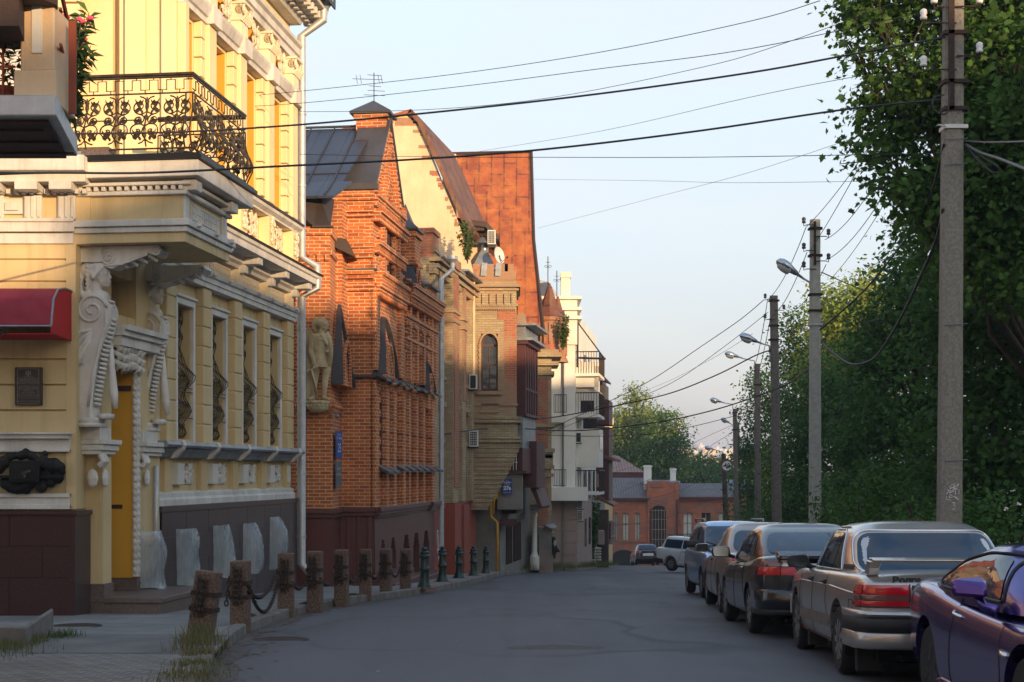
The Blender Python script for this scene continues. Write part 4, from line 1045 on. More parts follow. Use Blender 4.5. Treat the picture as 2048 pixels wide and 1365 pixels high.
# plaque with lettering
pl = thing('memorial_plaque', 'dark metal memorial plaque with pale raised lettering and an emblem at its top', 'plaque', (XA(57,20.6), 20.6, 1.2))
xa, xb, za, zb = XA(30,20.6), XA(84,20.6), ZA(811,20.6), ZA(735,20.6)
mb = MB(); mb.box(xa, xb, 20.59, 20.645, za, zb); obj('board', mb, 'bronze_plaque', pl, bevel=.006)
mb = MB(); xc = (xa+xb)/2; wd = xb-xa; ht = zb-za
for a, b, c, d in ((.1,.9,.95,.96),(.1,.9,.03,.04),(.1,.11,.03,.96),(.89,.9,.03,.96),(.16,.84,.5,.507),(.16,.84,.19,.197),(.16,.167,.19,.5),(.833,.84,.19,.5)):
    mb.box(xa+a*wd, xa+b*wd, 20.582, 20.592, za+c*ht, za+d*ht)
for s, f, sz in (('УКРАЇНА', .75, .028), ('ПАМ’ЯТКА', .685, .05), ('АРХІТЕКТУРИ', .645, .03), ('МІСТОБУДУВАННЯ', .61, .028), ('МІСЦЕВОГО ЗНАЧЕННЯ', .575, .025), ('ОСОБНЯК', .44, .05), ('1912 р.', .375, .042), ('АРХІТЕКТОР', .315, .028), ('ОХОРОННИЙ № 319', .25, .03), ('ОХОРОНЯЄТЬСЯ ДЕРЖАВОЮ', .1, .02)):
    mb.join(textmb(s, sz*1.15, .003, lambda v, f=f: Vector((xc + v.x, 20.585 - v.z, za + f*ht + v.y))))
for k in (-1, 0, 1): mb.box(xc+k*.03-.006, xc+k*.03+.006, 20.58, 20.592, za+.80*ht, za+(.9 if k else .91)*ht)
mb.box(xc-.036, xc+.036, 20.58, 20.592, za+.8*ht, za+.815*ht); mb.box(xc-.006, xc+.006, 20.58, 20.592, za+.775*ht, za+.8*ht)
obj('lettering', mb, 'bronze_text', pl)
# bronze relief
g = MB()
cx, cz = XA(45,20.5), ZA(945,20.5); S = 20.5/FL
def b2(px, py, r, y=20.53, sc=(1,.6,1)): g.lathe_ball((XA(px,20.5), y, ZA(py,20.5)), r*S, sc, 10)
for i in range(14): b2(10+i*8, 962+ 14*math.sin(i*.42+.3), 14)
for px, py, r in ((50,908,11),(40,912,10),(62,912,10),(50,902,6),(28,912,8),(70,918,8),(36,976,9),(52,980,10),(20,975,12),(82,975,12),(100,965,12)): b2(px, py, r)
for px, py, r in ((95,930,15),(108,932,17),(120,935,12),(86,918,9),(90,908,7),(80,922,8),(125,945,7),(112,950,8),(98,948,9)): b2(px, py, r, 20.5, (1,.7,1))
for px, py, r in ((18,915,10),(8,925,14),(25,912,7),(-4,935,16),(-18,935,14),(-30,930,12)): b2(px, py, r, 20.5, (1,.7,1))
capsule(g, P(112,945,20.5), P(118,958,20.5), 6*S, 5*S); capsule(g, P(96,945,20.5), P(92,957,20.5), 6*S, 5*S); capsule(g, P(84,922,20.48), P(79,932,20.45), 5*S, 3*S)
rl = obj('bronze_relief', blob(g, .012, 2), 'bronze_dark', smooth=True, base=(cx, 20.5, cz))
tag(rl, 'black bronze wall relief with scrolls, small elephants and a tablet with a pointing hand', 'wall relief')
mb = MB(); mb.box(XA(18,20.4), XA(78,20.4), 20.4, 20.55, ZA(965,20.4), ZA(922,20.4)); mb.box(XA(22,20.4), XA(74,20.4), 20.385, 20.42, ZA(961,20.4), ZA(926,20.4)); mb.box(XA(-60,20.4), XA(125,20.4), 20.42, 20.5, ZA(957,20.4), ZA(951,20.4))
obj('tablet', mb, 'bronze_dark', rl, bevel=.01)
g = MB(); hy = 20.37
capsule(g, P(58,944,hy), P(48,948,hy), 5*S, 4.5*S); capsule(g, P(48,947,hy), P(40,950,hy), 1.8*S, 1.3*S)
for k, (a, b) in enumerate(((46,951),(47,953.5),(49,955.5))): capsule(g, P(52,950+k,hy-.01), P(a,b,hy-.02), 1.9*S, 1.5*S)
capsule(g, P(50,944,hy-.02), P(44,944,hy-.03), 1.6*S, 1.2*S)
obj('pointing_hand', blob(g, .004, 1), 'bronze_plaque', rl, smooth=True)
# ---- the neighbouring balcony in the top left corner
nb = thing('corner_balcony_house', 'stone balcony corner with brick pier and brown underside high at the upper left', 'building', (-4.6, 12, 2.4))
Z1, Z2 = 11.0, 12.4; xa, xb = XA(112,Z1), XA(155,Z2)
z0, z1 = ZA(232,Z1), ZA(195,Z1)
mb = MB(); sl = [(-7, Z1), (xa, Z1), (xb, Z2), (-7, Z2)]
mb.prism(sl, 'z', z0, z1+.02); obj('slab', mb, 'galvanised', nb, bevel=.01)
mb = MB(); mb.prism([(-7, Z1+.12), (xa-.1, Z1+.12), (xb-.08, Z2-.05), (-7, Z2-.05)], 'z', z0-.03, z0-.004)
for i in range(3): mb.box(-7, xa-.2, Z1+.3+i*.4, Z1+.32+i*.4, z0-.05, z0-.03)
obj('soffit', mb, 'dark_wood', nb)
mb = MB(); mb.box(-7.4, -5.2, 11.2, 14, -2.2, 8); obj('wall', mb, 'cream_gable', nb)
Zp = 11.25; mb = MB(); mb.box(XA(27,Zp), XA(112,Zp), Zp, Zp+.5, z1+.02, ZA(140,Zp)); mb.box(XA(38,Zp), XA(106,Zp), Zp+.03, Zp+.45, ZA(140,Zp), ZA(8,Zp)); mb.box(XA(45,Zp), XA(100,Zp), Zp+.02, Zp+.47, ZA(150,Zp)+.02, ZA(140,Zp)+.0)
obj('pier', mb, 'cream_gable', nb, bevel=.02)
mb = MB(); mb.box(XA(62,Zp), XA(82,Zp), Zp+.015, Zp+.04, ZA(105,Zp), ZA(8,Zp)); obj('pier_panel', mb, 'white_wall', nb)
mb = MB(); mb.prism([(-7, 10.9), (XA(40,10.9), 10.9), (XA(116,Zp), Zp), (xb-.18, Z2), (-7, Z2)], 'z', ZA(7,11.2), ZA(7,11.2)+.25); mb.prism([(-7, 10.9), (XA(38,10.9), 10.9), (XA(32,11.1), 11.3), (-7, 11.3)], 'z', ZA(52,10.9), ZA(7,11.2))
obj('upper_beam', mb, 'dark_wood', nb)
mb = MB(); yr = 11.4
for i in range(9): mb.tube([(-5.2+i*.16, yr, z1+.02), (-5.2+i*.16, yr, z1+.95)], .011, 5)
for z in (.1, .35, .6, .92): mb.tube([(-5.3, yr, z1+z), (XA(30,yr), yr, z1+z)], .012, 5)
for i in range(5):
    y = Z1+.3+i*.24; x = xa-.08+(xb-xa)*(i*.24+.3)/1.4*.9; mb.tube([(x, y, z1), (x, y, z1+.95)], .012, 5)
mb.tube([(xa-.06, Z1+.3, z1+.93), (xb-.05, Z2-.05, z1+.93)], .018, 5); mb.tube([(xa-.06, Z1+.3, z1+.5), (xb-.05, Z2-.05, z1+.5)], .014, 5)
mb.box(xa-.06, xa+.0, Z1+.5, Z1+.52, z1, z1+.75)
obj('railing', mb, 'terracotta', nb)
def leafy(name, label, cat, base, n, sp, h, lm, seed, flowers=0, group=None, ll=.09, lw=.012, stems=7, loc=None):
    """bushy plant: stems as tubes, narrow leaves, a few blossoms"""
    rg = random.Random(seed); root = thing(name, label, cat, base, group)
    st = MB(); lf = MB(); fl = MB()
    for k in range(stems):
        a = rg.uniform(0, 6.28); rr = rg.uniform(.2, 1)*sp; hh = h*rg.uniform(.55, 1.05)
        pts = [Vector((base[0] + rr*math.cos(a)*u**1.3, base[1] + rr*math.sin(a)*u**1.3, base[2] + hh*u - .1*rr*u*u)) for u in (0,.25,.5,.75,1)]
        st.tube(pts, [.012,.01,.008,.006,.003], 4)
        for j in range(n // stems):
            u = rg.uniform(.15, 1.0); i = min(3, int(u*4)); p = pts[i].lerp(pts[i+1], u*4-i)
            d = Vector((rg.gauss(0,1), rg.gauss(0,1), rg.gauss(.35,.6))).normalized(); s = d.cross(Vector((rg.gauss(0,1), rg.gauss(0,1), 1))).normalized()
            l = ll*rg.uniform(.6, 1.3); w = lw*rg.uniform(.7, 1.3); m = p + d*l*.5 - Vector((0,0,.0)); e = p + d*l - Vector((0,0,.25*l))
            b = len(lf.v); lf.v += [p, m+s*w, e, m-s*w]; lf.f.append((b, b+1, b+2, b+3))
        if k < flowers:
            for j in range(4): fl.lathe_ball(pts[-1] + Vector((rg.gauss(0,.03), rg.gauss(0,.03), rg.gauss(0,.03))), .03, (1,1,.7), 6)
    obj('stems', st, 'bark', root); obj('foliage', lf, lm, root)
    if flowers: obj('blossoms', fl, 'petal', root)
    return root
leafy('oleander', 'flowering pink oleander spilling over the side of the upper left balcony', 'plant', (XA(136,12.25), 12.25, z1+.05), 620, .3, 1.05, 'oleander_leaf', 3, 6, ll=.14, lw=.02, stems=14)
pt = thing('potted_plant', 'small green plant in a terracotta pot behind the upper left railing', 'potted plant', (XA(12,11.6), 11.6, z1+.03))
mb = MB(); mb.lathe((XA(12,11.6), 11.6, z1+.03), [(.07,0),(.11,.16),(.12,.16),(.12,.2),(.1,.2)], 12); obj('pot', mb, 'terracotta', pt, smooth=True, angle=40)
rg = random.Random(8); lf = MB(); b0 = Vector((XA(12,11.6), 11.6, z1+.2))
for k in range(240):
    u = rg.random(); p = b0 + Vector((rg.gauss(0,.09), rg.gauss(0,.09), u*.75)); d = Vector((rg.gauss(0,1), rg.gauss(0,1), rg.gauss(.3,.5))).normalized()
    s = d.cross(Vector((0,.3,1))).normalized()*.014; lf.raw([p, p+d*.05+s, p+d*.11, p+d*.05-s], [(0,1,2,3)])
obj('foliage', lf, 'oleander_leaf', pt)
# ================================================================ red brick gothic house
F2 = Frame(-3.38, 34.5, .125, 1.0)
rb = thing('red_brick_house', 'red brick gothic style house with dark metal gables and a polished red stone base', 'building', (-4.2, 34.5, -2.8))
mb = MB(F2)
mb.box(0, 3.35, -3.6, 0, -.82, 7.0); mb.box(3.35, 8.1, -4, -.05, -.82, 5.3)
mb.box(3.3, 6.6, -4, -.12, 5.3, 5.75); mb.box(6.75, 8.1, -1.0, .12, 1.9, 5.45)
mb.raw([(0.1,-.25,7.0),(3.3,-.25,7.0),(1.75,-.25,9.0),(0.1,0,7.0),(3.3,0,7.0),(1.75,0,9.0)], [(0,2,1),(3,4,5),(0,3,5,2),(1,2,5,4),(0,1,4,3)])
mb.box(-.55, 0.0, -3.6, -.62, 3.4, 6.55); mb.box(4.3, 5.1, -.5, .2, 5.7, 6.66); mb.box(4.24, 5.16, -.56, .26, 5.72, 5.84); mb.box(4.24, 5.16, -.56, .26, 6.5, 6.62)
obj('wall', mb, 'red_brick', rb)
# statue pier, facing the viewer
F2p = Frame(0, 33.0, 1, 0)
mb = MB(F2p); mb.box(-6.2, -4.22, -2.2, 0, 1.7, 5.75); mb.box(-6.2, -4.16, -2.2, .03, -.8, 1.55)
mb.box(-6.2, -4.1, -2.2, .14, 1.55, 1.7); mb.box(-6.2, -4.13, -2.2, .08, 1.45, 1.55)
mb.box(-6.2, -4.17, -1.9, .05, 5.1, 5.2); mb.box(-6.2, -4.17, -1.9, .05, 5.55, 5.75)
for i in range(5): mb.box(-5.1+i*.19, -5.0+i*.19, 0, .06, 4.95, 5.1)
obj('statue_pier', mb, 'red_brick', rb, bevel=.008)
# piers and recesses on the street side, toothed edges
mb = MB(F2); rd = random.Random(6)
piers = [(0, .42, .02), (.95, 1.3, .14), (1.85, 2.2, .14), (2.95, 3.3, .16), (3.9, 4.2, .12), (4.95, 5.25, .12), (6.0, 6.3, .12), (7.2, 7.6, .16)]
for a, b, n in piers[1:]:
    mb.box(a, b, -.06, n, -.82, 2.3); z = -.6
    while z < 2.2: mb.box(a-.05, b+.05, -.06, n-.02, z, z+.16); z += .34
z = -.6
while z < 2.2: mb.box(.3, .47, -.02, .1, z, z+.16); z += .34
mb.box(0, .36, -.06, .09, -.82, 2.3)
# upper storey: pilaster strips, corbel tables, stepped friezes
for a, b in ((0,.4), (2.95,3.4), (3.9,4.15), (4.9,5.15), (5.9,6.15), (7.1,7.4), (7.75,8.1)):
    mb.box(a, b, -.1, .1 if a < 3.5 else .16, 2.55, 5.3)
for zz, nn, t0, t1 in ((4.55,.16,0,3.4),(4.85,.2,0,3.4),(5.6,.14,0,3.4),(6.35,.18,-.06,3.45),(6.75,.12,0,3.4),(4.2,.14,3.4,8.15),(4.75,.22,3.4,8.15),(5.0,.28,3.4,8.18),(3.6,.12,3.4,8.12)):
    nn *= 1.45; mb.box(t0, t1, -.06, nn, zz, zz+.1); mb.box(t0+.01, t1-.01, -.06, nn-.05, zz-.07, zz-.002)
    t = t0 + .05
    while t < t1 - .1: mb.box(t, t+.09, -.06, nn-.05, zz-.2, zz-.075); t += .19
for i in range(6):                                 # blind stepped corbels on the camera side
    mb.box(-.07-.0, -.001, -1.2+i*.1, -.2, 5.95-i*.085, 6.03-i*.085)
for zz, w_ in ((6.35,.18),(6.75,.12),(5.35,.18),(4.85,.22),(4.55,.16),(5.6,.1),(3.4,.1)):
    mb.box(-w_, -.001, -1.35, .05, zz, zz+.09); mb.box(-w_*.6, -.001, -1.35, .03, zz-.09, zz-.002)
for k in range(4):                                 # small hoods with drops
    for t in (.55, 1.3, 2.1, 2.75):
        mb.box(t-.07, t+.07, .0, .12-.02*k, 5.0+.28*k, 5.12+.28*k)
for t in (3.7, 4.5, 5.5, 6.6):
    for k in range(3): mb.box(t-.16+.04*k, t+.16-.04*k, -.05, .2-.05*k, 4.0-.1*k, 4.09-.1*k)
# gable edge bricks (corbelled along both slopes)
for i in range(14):
    u = i/14; mb.box(.15+1.5*u, .3+1.5*u, -.01, .09, 7.0+1.85*u-.1, 7.0+1.85*u); mb.box(3.1-1.5*u, 3.25-1.5*u, -.01, .09, 7.0+1.85*u-.1, 7.0+1.85*u)
mb.box(.0,.3,-.1,.13,6.8,7.05); mb.box(3.1,3.42,-.1,.16,6.8,7.05)
arch_v = []
mb.fr = lambda p: F2((p[0], p[1], p[2]))
arch_band(mb, 1.7, .85, 5.0, 6.6, 8.2, .14, .0, .14, 14, True); arch_band(mb, 1.7, .5, 5.0, 6.3, 7.4, .1, .0, .1, 12, True)
arch_band(mb, .95, .3, 2.5, 2.9, 3.45, .1, .0, .1, 12, True)
for t in (3.75, 4.35, 4.95): arch_band(mb, t, .16, 2.5, 3.1, 3.3, .07, -.05, .08, 8)
obj('brick_ornament', mb, 'red_brick', rb)
# window niches (dark glass with brown frames) in the tall bays
def gothic_window(t, hw, z0, zs, za, n=.012, pointed=True):
    f = MB(F2); f.raw([(a, n, b) for a, b in arch_pts(t, hw, z0, zs, za, 8, pointed)], [tuple(range(len(arch_pts(t, hw, z0, zs, za, 8, pointed))))])
    w_ = obj('window', f, 'window_glass', rb); f = MB(F2)
    arch_band(f, t, hw-.04, z0, zs, za-.04, .04, n+.002, n+.03, 8, pointed); f.box(t-.015, t+.015, n+.002, n+.03, z0, zs)
    obj('frame', f, 'brown_frame', w_)
for t in (.68, 1.58, 2.55): gothic_window(t, .17, .25, 1.7, 2.05)
for t in (3.6, 4.55, 5.6, 6.75): gothic_window(t, .2, .25, 1.7, 2.0, -.035)
gothic_window(3.75, .12, 2.6, 3.05, 3.25, -.03, False); gothic_window(4.35, .12, 2.6, 3.05, 3.25, -.03, False); gothic_window(.95, .22, 2.55, 2.9, 3.3)
gothic_window(1.7, .35, 5.1, 6.2, 7.1); gothic_window(5.55, .2, 2.6, 3.05, 3.3, -.03)
# copings, hoods and little roofs in dark sheet metal
mb = MB(F2)
def slab(a, b, n0, n1, th=.05, n2=None):           # roof slab between (t,z) points
    (t0, z0), (t1, z1) = a, b; n2 = n1 if n2 is None else n2
    mb.raw([(t0,n0,z0),(t1,n0,z1),(t1,n2,z1),(t0,n1,z0),(t0,n0,z0+th),(t1,n0,z1+th),(t1,n2,z1+th),(t0,n1,z0+th)], [(0,1,2,3),(7,6,5,4),(0,4,5,1),(1,5,6,2),(2,6,7,3),(3,7,4,0)])
slab((.0,7.0),(1.72,9.05),-.7,.1,.09); slab((3.42,7.0),(1.74,9.05),-.7,.1,.09); mb.box(-.08,.06,-.75,.14,6.92,7.06)
def hood(c, hw, z0, za, n1, straight=False, n0=.0, fill=True):
    k = 10; F_ = []
    for i in range(k):
        u0, u1 = i/k, (i+1)/k
        f = (lambda u: (c - hw + hw*u, z0 + (za-z0)*(u if straight else math.sin(u*math.pi/2)**.85)))
        a, b = f(u0), f(u1); w1, w2 = n0+(n1-n0)*(1-.7*u0), n0+(n1-n0)*(1-.7*u1); slab(a, b, n0, w1, .045, w2); slab((2*c-a[0], a[1]), (2*c-b[0], b[1]), n0, w1, .045, w2)
hoods = []
hood(.98, .8, 2.45, 3.9, .3); hood(6.6, .5, 2.4, 3.25, .3); hood(4.5, .5, 5.15, 6.05, .34, True, -.1)
hood(-.85, .62, 2.1, 4.0, -.36, True, -.66)
hb = MB(F2)
for c, hw, z0, za, n0, n1, st_ in ((.98,.78,2.42,3.85,-.02,.2,0),(6.6,.48,2.38,3.2,-.06,.2,0),(-.85,.6,2.1,3.93,-.7,-.44,1),(4.5,.47,5.13,5.98,-.1,.24,1)):
    pts = [(c+hw*x, z0+(za-z0)*(1-abs(x) if st_ else math.sin((1-abs(x))*math.pi/2)**.85)) for x in [i/8-1 for i in range(17)]]
    hb.raw([(a, n0+(n1-n0)*(1-.75*(b-z0)/(za-z0)), b) for a, b in pts] + [(a, n0, b) for a, b in pts], [tuple(range(17)), tuple(range(17, 34))] + [(i, (i+1) % 17, 17+(i+1) % 17, 17+i) for i in range(17)])
    arch_band(hb, c, hw*.42, z0, z0+(za-z0)*.3, z0+(za-z0)*.55, .08, n1, n1+.05, 10, True)
obj('hood_gable', hb, 'red_brick', rb)
for t in (.2, 1.1, 2.05, 3.1, 4.05, 5.1, 6.15, 7.4):
    mb.raw([(t-.27,.0,2.52),(t+.27,.0,2.52),(t+.27,.36,2.34),(t-.27,.36,2.34),(t-.27,.0,2.45),(t+.27,.0,2.45),(t+.27,.36,2.28),(t-.27,.36,2.28)], [(0,1,2,3),(7,6,5,4),(0,4,5,1),(1,5,6,2),(2,6,7,3),(3,7,4,0)])
for t in (.62, 1.45, 2.5, 3.6, 4.6, 5.6, 6.7, 7.7):
    z = .06 if t < 2 else .12
    mb.raw([(t-.34,.0,z+.2),(t+.34,.0,z+.2),(t+.34,.34,z+.02),(t-.34,.34,z+.02),(t-.34,.0,z+.14),(t+.34,.0,z+.14),(t+.34,.34,z-.04),(t-.34,.34,z-.04)], [(0,1,2,3),(7,6,5,4),(0,4,5,1),(1,5,6,2),(2,6,7,3),(3,7,4,0)])
mb.box(-.12,-.001,-1.4,.1,2.36,2.42); mb.box(-.1,-.0,-1.38,.12,4.95,5.0)
for t in (3.5, 4.3, 6.4): 
    mb.raw([(t-.3,-.05,5.32),(t+.3,-.05,5.32),(t+.3,.36,5.08),(t-.3,.36,5.08),(t-.3,-.05,5.26),(t+.3,-.05,5.26),(t+.3,.36,5.03),(t-.3,.36,5.03)], [(0,1,2,3),(7,6,5,4),(0,4,5,1),(1,5,6,2),(2,6,7,3),(3,7,4,0)])
# pier caps (pyramids)
def pyr(x0, x1, y0, y1, z0, h, e=.1, curve=False):
    c = ((x0+x1)/2, (y0+y1)/2); x0 -= e; x1 += e; y0 -= e; y1 += e
    vs = [(x0,y0,z0),(x1,y0,z0),(x1,y1,z0),(x0,y1,z0),(x0,y0,z0+.06),(x1,y0,z0+.06),(x1,y1,z0+.06),(x0,y1,z0+.06)]
    if curve: vs += [(c[0]+(a-c[0])*.45, c[1]+(b-c[1])*.45, z0+h*.35) for a, b in ((x0,y0),(x1,y0),(x1,y1),(x0,y1))]
    else: vs += [(c[0]+(a-c[0])*.5, c[1]+(b-c[1])*.5, z0+.06+(h-.06)*.5) for a, b in ((x0,y0),(x1,y0),(x1,y1),(x0,y1))]
    vs.append((c[0], c[1], z0+h))
    mb.raw(vs, [(3,2,1,0)] + [(i,(i+1)%4,4+(i+1)%4,4+i) for i in range(4)] + [(4+i,4+(i+1)%4,8+(i+1)%4,8+i) for i in range(4)] + [(8+i,8+(i+1)%4,12) for i in range(4)])
pyr(1.42, 2.02, -.75, .02, 9.12, .42, .14); pyr(4.32, 5.08, -.48, .2, 6.67, .8, .1, True); pyr(6.85, 8.0, -.8, .1, 5.45, .32, .14)
obj('metal_copings', mb, 'slate_tin', rb)
mb = MB(F2); mb.box(1.42, 2.02, -.75, .02, 8.5, 9.12); mb.box(1.36, 2.08, -.8, .07, 9.0, 9.118); obj('gable_pinnacle', mb, 'red_brick', rb)
mb = MB(F2p)                                       # statue pier cap: kinked hip
pts = [(-6.2,.1,5.77),(-4.1,.1,5.77),(-4.1,-1.6,5.77),(-6.2,-1.6,5.77)]
mb.fr = None
q_ = [P(578,414,32.9),P(628,453,32.85),P(661,455,32.85),P(669,400,33.7),P(637,383,33.4),P(560,400,34.6),P(640,392,35.2)]
mb.raw(q_, [(0,1,4),(1,2,4),(2,3,4),(0,4,6,5),(3,6,4),(0,5,6,3,2,1)]); mb.fr = F2p
if 0: mb.raw([(-6.2,.12,6.3),(-4.95,.14,5.76),(-4.42,.14,5.76),(-4.1,-.25,6.3),(-4.1,-1.3,6.3),(-6.2,-1.3,6.3),(-5.6,-.35,6.62),(-4.75,-.35,6.62),(-4.95,.12,6.3)],
       [(1,2,7),(1,7,8),(0,1,8),(2,3,7),(3,4,7),(4,5,6,7),(0,8,6),(8,7,6),(5,0,6)])
mb.box(-4.62,-4.14,.0,.15,5.72,5.76)
mb.raw([(-4.3,-.85,5.45),(-3.75,-.85,5.2),(-3.75,-1.6,5.2),(-4.3,-1.6,5.45),(-4.3,-.85,5.65),(-3.95,-.85,5.62),(-3.95,-1.6,5.62),(-4.3,-1.6,5.65)], [(0,1,2,3),(4,5,6,7),(0,4,5,1),(1,5,6,2),(2,6,7,3)])
obj('pier_roof', mb, 'brown_roof', rb)
# big roof: ridge runs away from the street, slope faces the viewer
mb = MB(F2)
for a, b in (((-1.75,6.45),(-.9,6.95)),((-.9,6.95),(1.72,8.85))):
    (t0,z0),(t1,z1) = a, b
    mb.raw([(t0,-6.5,z0),(t0,-.52,z0),(t1,-.3,z1),(t1,-6.5,z1),(t0,-6.5,z0-.06),(t0,-.52,z0-.06),(t1,-.3,z1-.06),(t1,-6.5,z1-.06)], [(0,1,2,3),(7,6,5,4),(0,4,5,1),(1,5,6,2),(2,6,7,3),(3,7,4,0)])
mb.raw([(1.72,-6.5,8.85),(1.72,-.3,8.85),(6.5,-.5,5.7),(6.5,-6.5,5.7)], [(0,1,2,3)])
obj('roof', mb, 'blue_sheet', rb)
mb = MB(F2)                                        # standing seams
for i in range(9):
    n = -.75 - i*.62; mb.tube([(-1.75, n, 6.48), (-.9, n, 6.98), (1.72, n, 8.88)], .02, 4)
mb.tube([(1.72,-6.4,8.9),(1.72,-.35,8.9)], .035, 5); mb.tube([(-.55,-6.4,7.22),(-.55,-.45,7.22)], .012, 4)
obj('roof_seams', mb, 'dark_roof', rb)
# polished stone base with arched openings
mb = MB(F2)
zt = -.82
ops = [(.55,1.25),(1.75,2.5),(3.4,4.3),(4.8,5.7),(6.3,7.2)]
wall(mb, 0, 8.1, -4.2, -1.0, .06, -.35, [(a, b, -4.2, -1.62) for a, b in ops])
for a, b in ops:
    for s in (0, 1):
        x = a if s == 0 else b; d = 1 if s == 0 else -1
        for k in range(3): mb.box(min(x, x+d*(.2-.06*k)), max(x, x+d*(.2-.06*k)), -.34, .06, -1.62-.11*(k+1)+.0, -1.62-.11*k)
obj('stone_base', mb, 'red_granite_trim', rb)
mb = MB(F2)
for t0, t1, n1 in ((-.12, 4.1, .24), (4.1, 6.9, .18), (6.9, 8.25, .26)):
    mb.box(t0, t1, -.2, n1, -.9, -.78); mb.box(t0+.03, t1-.03, -.2, n1-.05, -.985, -.9); mb.box(t0+.05, t1-.05, -.2, n1-.1, -1.05, -.985)
mb.box(-.12, -.001, -1.55, .24, -.9, -.78) if False else None
mb.fr = F2p
mb.box(-6.2, -4.06, -2, .2, -.9, -.78); mb.box(-6.2, -4.1, -2, .14, -1.0, -.9)
obj('base_ledge', mb, 'red_granite_trim', rb, bevel=.01)
mb = MB(F2p)
mb.box(-6.2, -4.14, -2.2, .08, -4, -1.0); mb.fr = Frame(0, 34.4, 1, 0)
mb.box(-4.6, -3.36, -.6, .0, -4.2, -1.0)
for x in (-4.0, -3.75, -3.5): mb.box(x, x+.12, 0, .05, -4.2, -1.0)
obj('stone_base', mb, 'red_granite', rb, bevel=.01)
mb = MB(Frame(0, 34.4, 1, 0)); mb.box(-4.6, -3.27, -.6, .16, -.9, -.783); mb.box(-4.6, -3.3, -.6, .1, -1.0, -.9); obj('base_ledge', mb, 'red_granite', rb, bevel=.01)
mb = MB(F2)
for a, b in ops: mb.box(a, b, -.34, -.3, -4.2, -1.3)
obj('doors', mb, 'red_granite', rb)
mb = MB(F2)
for t0, t1, n, z in ((-.9,2.9,.75,-2.58),(-.7,2.7,.5,-2.42),(3.2,6.2,.6,-2.75)): mb.box(t0, t1, -.3, n, z-1, z)
obj('steps', mb, 'red_granite_trim', rb, bevel=.01)
# little floodlight on the ledge, number plate and name plate
def flood(px, py, Y, lab):
    o = thing('floodlight', lab, 'floodlight', P(px, py, Y)); c = P(px, py, Y)
    m = MB(); m.lathe_ball(c, .055, (1,1,.9), 8); m.tube([c, c+Vector((-.15,0,.03)), c+Vector((-.2,.1,.0))], .018, 5); obj('lamp_head', m, 'old_tin', o, smooth=True); return o
flood(674, 833, 32.9, 'small grey floodlight on the brick ledge below the stone statue')
Fs = Frame(-4.16, 33.0, .125, 1)
t0 = .02
sg = thing('house_number_sign', 'tall narrow blue house number plate reading 25 on the red brick corner', 'sign', Fs((.25, .03, .9)))
mb = MB(Fs); mb.box(.03, .62, .055, .075, .38, 1.02); obj('plate', mb, 'blue_plate', sg, bevel=.004)
mb = MB()
def onF(fr, t, z, n): return lambda v: fr((t + v.x, n, z + v.y))
mb.join(textmb('25', .3, .003, onF(Fs, .33, .62, .08))); mb.join(textmb('вул. Дарвіна', .085, .003, onF(Fs, .33, .86, .08))); mb.join(textmb('Darvina St.', .06, .003, onF(Fs, .33, .94, .08)))
obj('lettering', mb, 'white_paint', sg)
sg = thing('institute_sign', 'narrow grey nameplate with pale lettering under the blue number plate', 'sign', Fs((.25, .03, -.1)))
mb = MB(Fs); mb.box(.03, .55, .055, .075, -.3, .3); obj('plate', mb, 'grey_plate', sg, bevel=.004)
mb = MB()
for i, s in enumerate(('БУДИНОК', 'АРХІТЕКТОРА')): mb.join(textmb(s, .07, .003, onF(Fs, .29, .14-.14*i, .08)))
obj('lettering', mb, 'plastic_white', sg)
# antenna on the ridge
an = thing('television_antenna', 'thin many armed television antenna on the ridge of the dark metal roof', 'antenna', P(748, 225, 38))
mb = MB(); Y = 38
mb.tube([P(748,228,Y), P(748,146,Y)], .012, 4)
for py, a, b in ((150,735,762),(158,705,765),(172,738,762),(181,735,770),(190,728,770),(205,740,757)): mb.tube([P(a,py,Y), P(b,py+2,Y)], .007, 4)
for px in (712, 720, 756, 762): mb.tube([P(px,150,Y), P(px+3,168,Y)], .006, 4)
obj('mast_and_arms', mb, 'iron', an)
# ---- stone statue of a winged knight with shield and sword
st = thing('statue', 'pale stone statue of a winged knight with halo, oval shield and lowered sword', 'statue', P(636, 806, 32.6))
g = MB(); Y = 32.62; S = Y/FL
def q3(px, py, dy=0): return P(px, py, Y) + Vector((0, dy, 0))
def cap(a, b, ra, rb): capsule(g, a, b, ra*S, rb*S, 10, 3)
# legs: standing leg under the body, other leg slightly forward, turned to the right
cap(q3(653,738), q3(650,765,-.02), 9, 7); cap(q3(650,765,-.02), q3(648,793,.0), 7, 4.5); cap(q3(648,796,-.03), q3(659,799,-.12), 4.5, 3)
cap(q3(632,738,.02), q3(629,766,.0), 9, 7); cap(q3(629,766), q3(625,794), 7, 4.5); cap(q3(625,797,-.02), q3(620,799,-.13), 4.5, 3.2)
cap(q3(641,720), q3(641,700), 15, 14); cap(q3(640,700), q3(640,684), 14, 15.5); cap(q3(634,678), q3(650,679), 12, 11)
g.lathe((q3(641,736).x, Y, q3(641,736).z), [(18*S,0),(17*S,6*S),(15*S,14*S),(12*S,22*S)], 14)
cap(q3(643,668,-.02), q3(644,655,-.03), 6, 5.5)
g.lathe_ball(q3(646,651,-.05), 8.2*S, (.95,.98,1.15), 12); g.lathe_ball(q3(650,648,-.1), 5.5*S, (.9,.9,1.1), 8); cap(q3(653,650,-.13), q3(654,653,-.16), 1.2, 1.6); g.lathe_ball(q3(651,658,-.09), 3*S, (1,1,.8), 8); g.lathe_ball(q3(640,648,.02), 8.5*S, (1,1,1.05), 10)
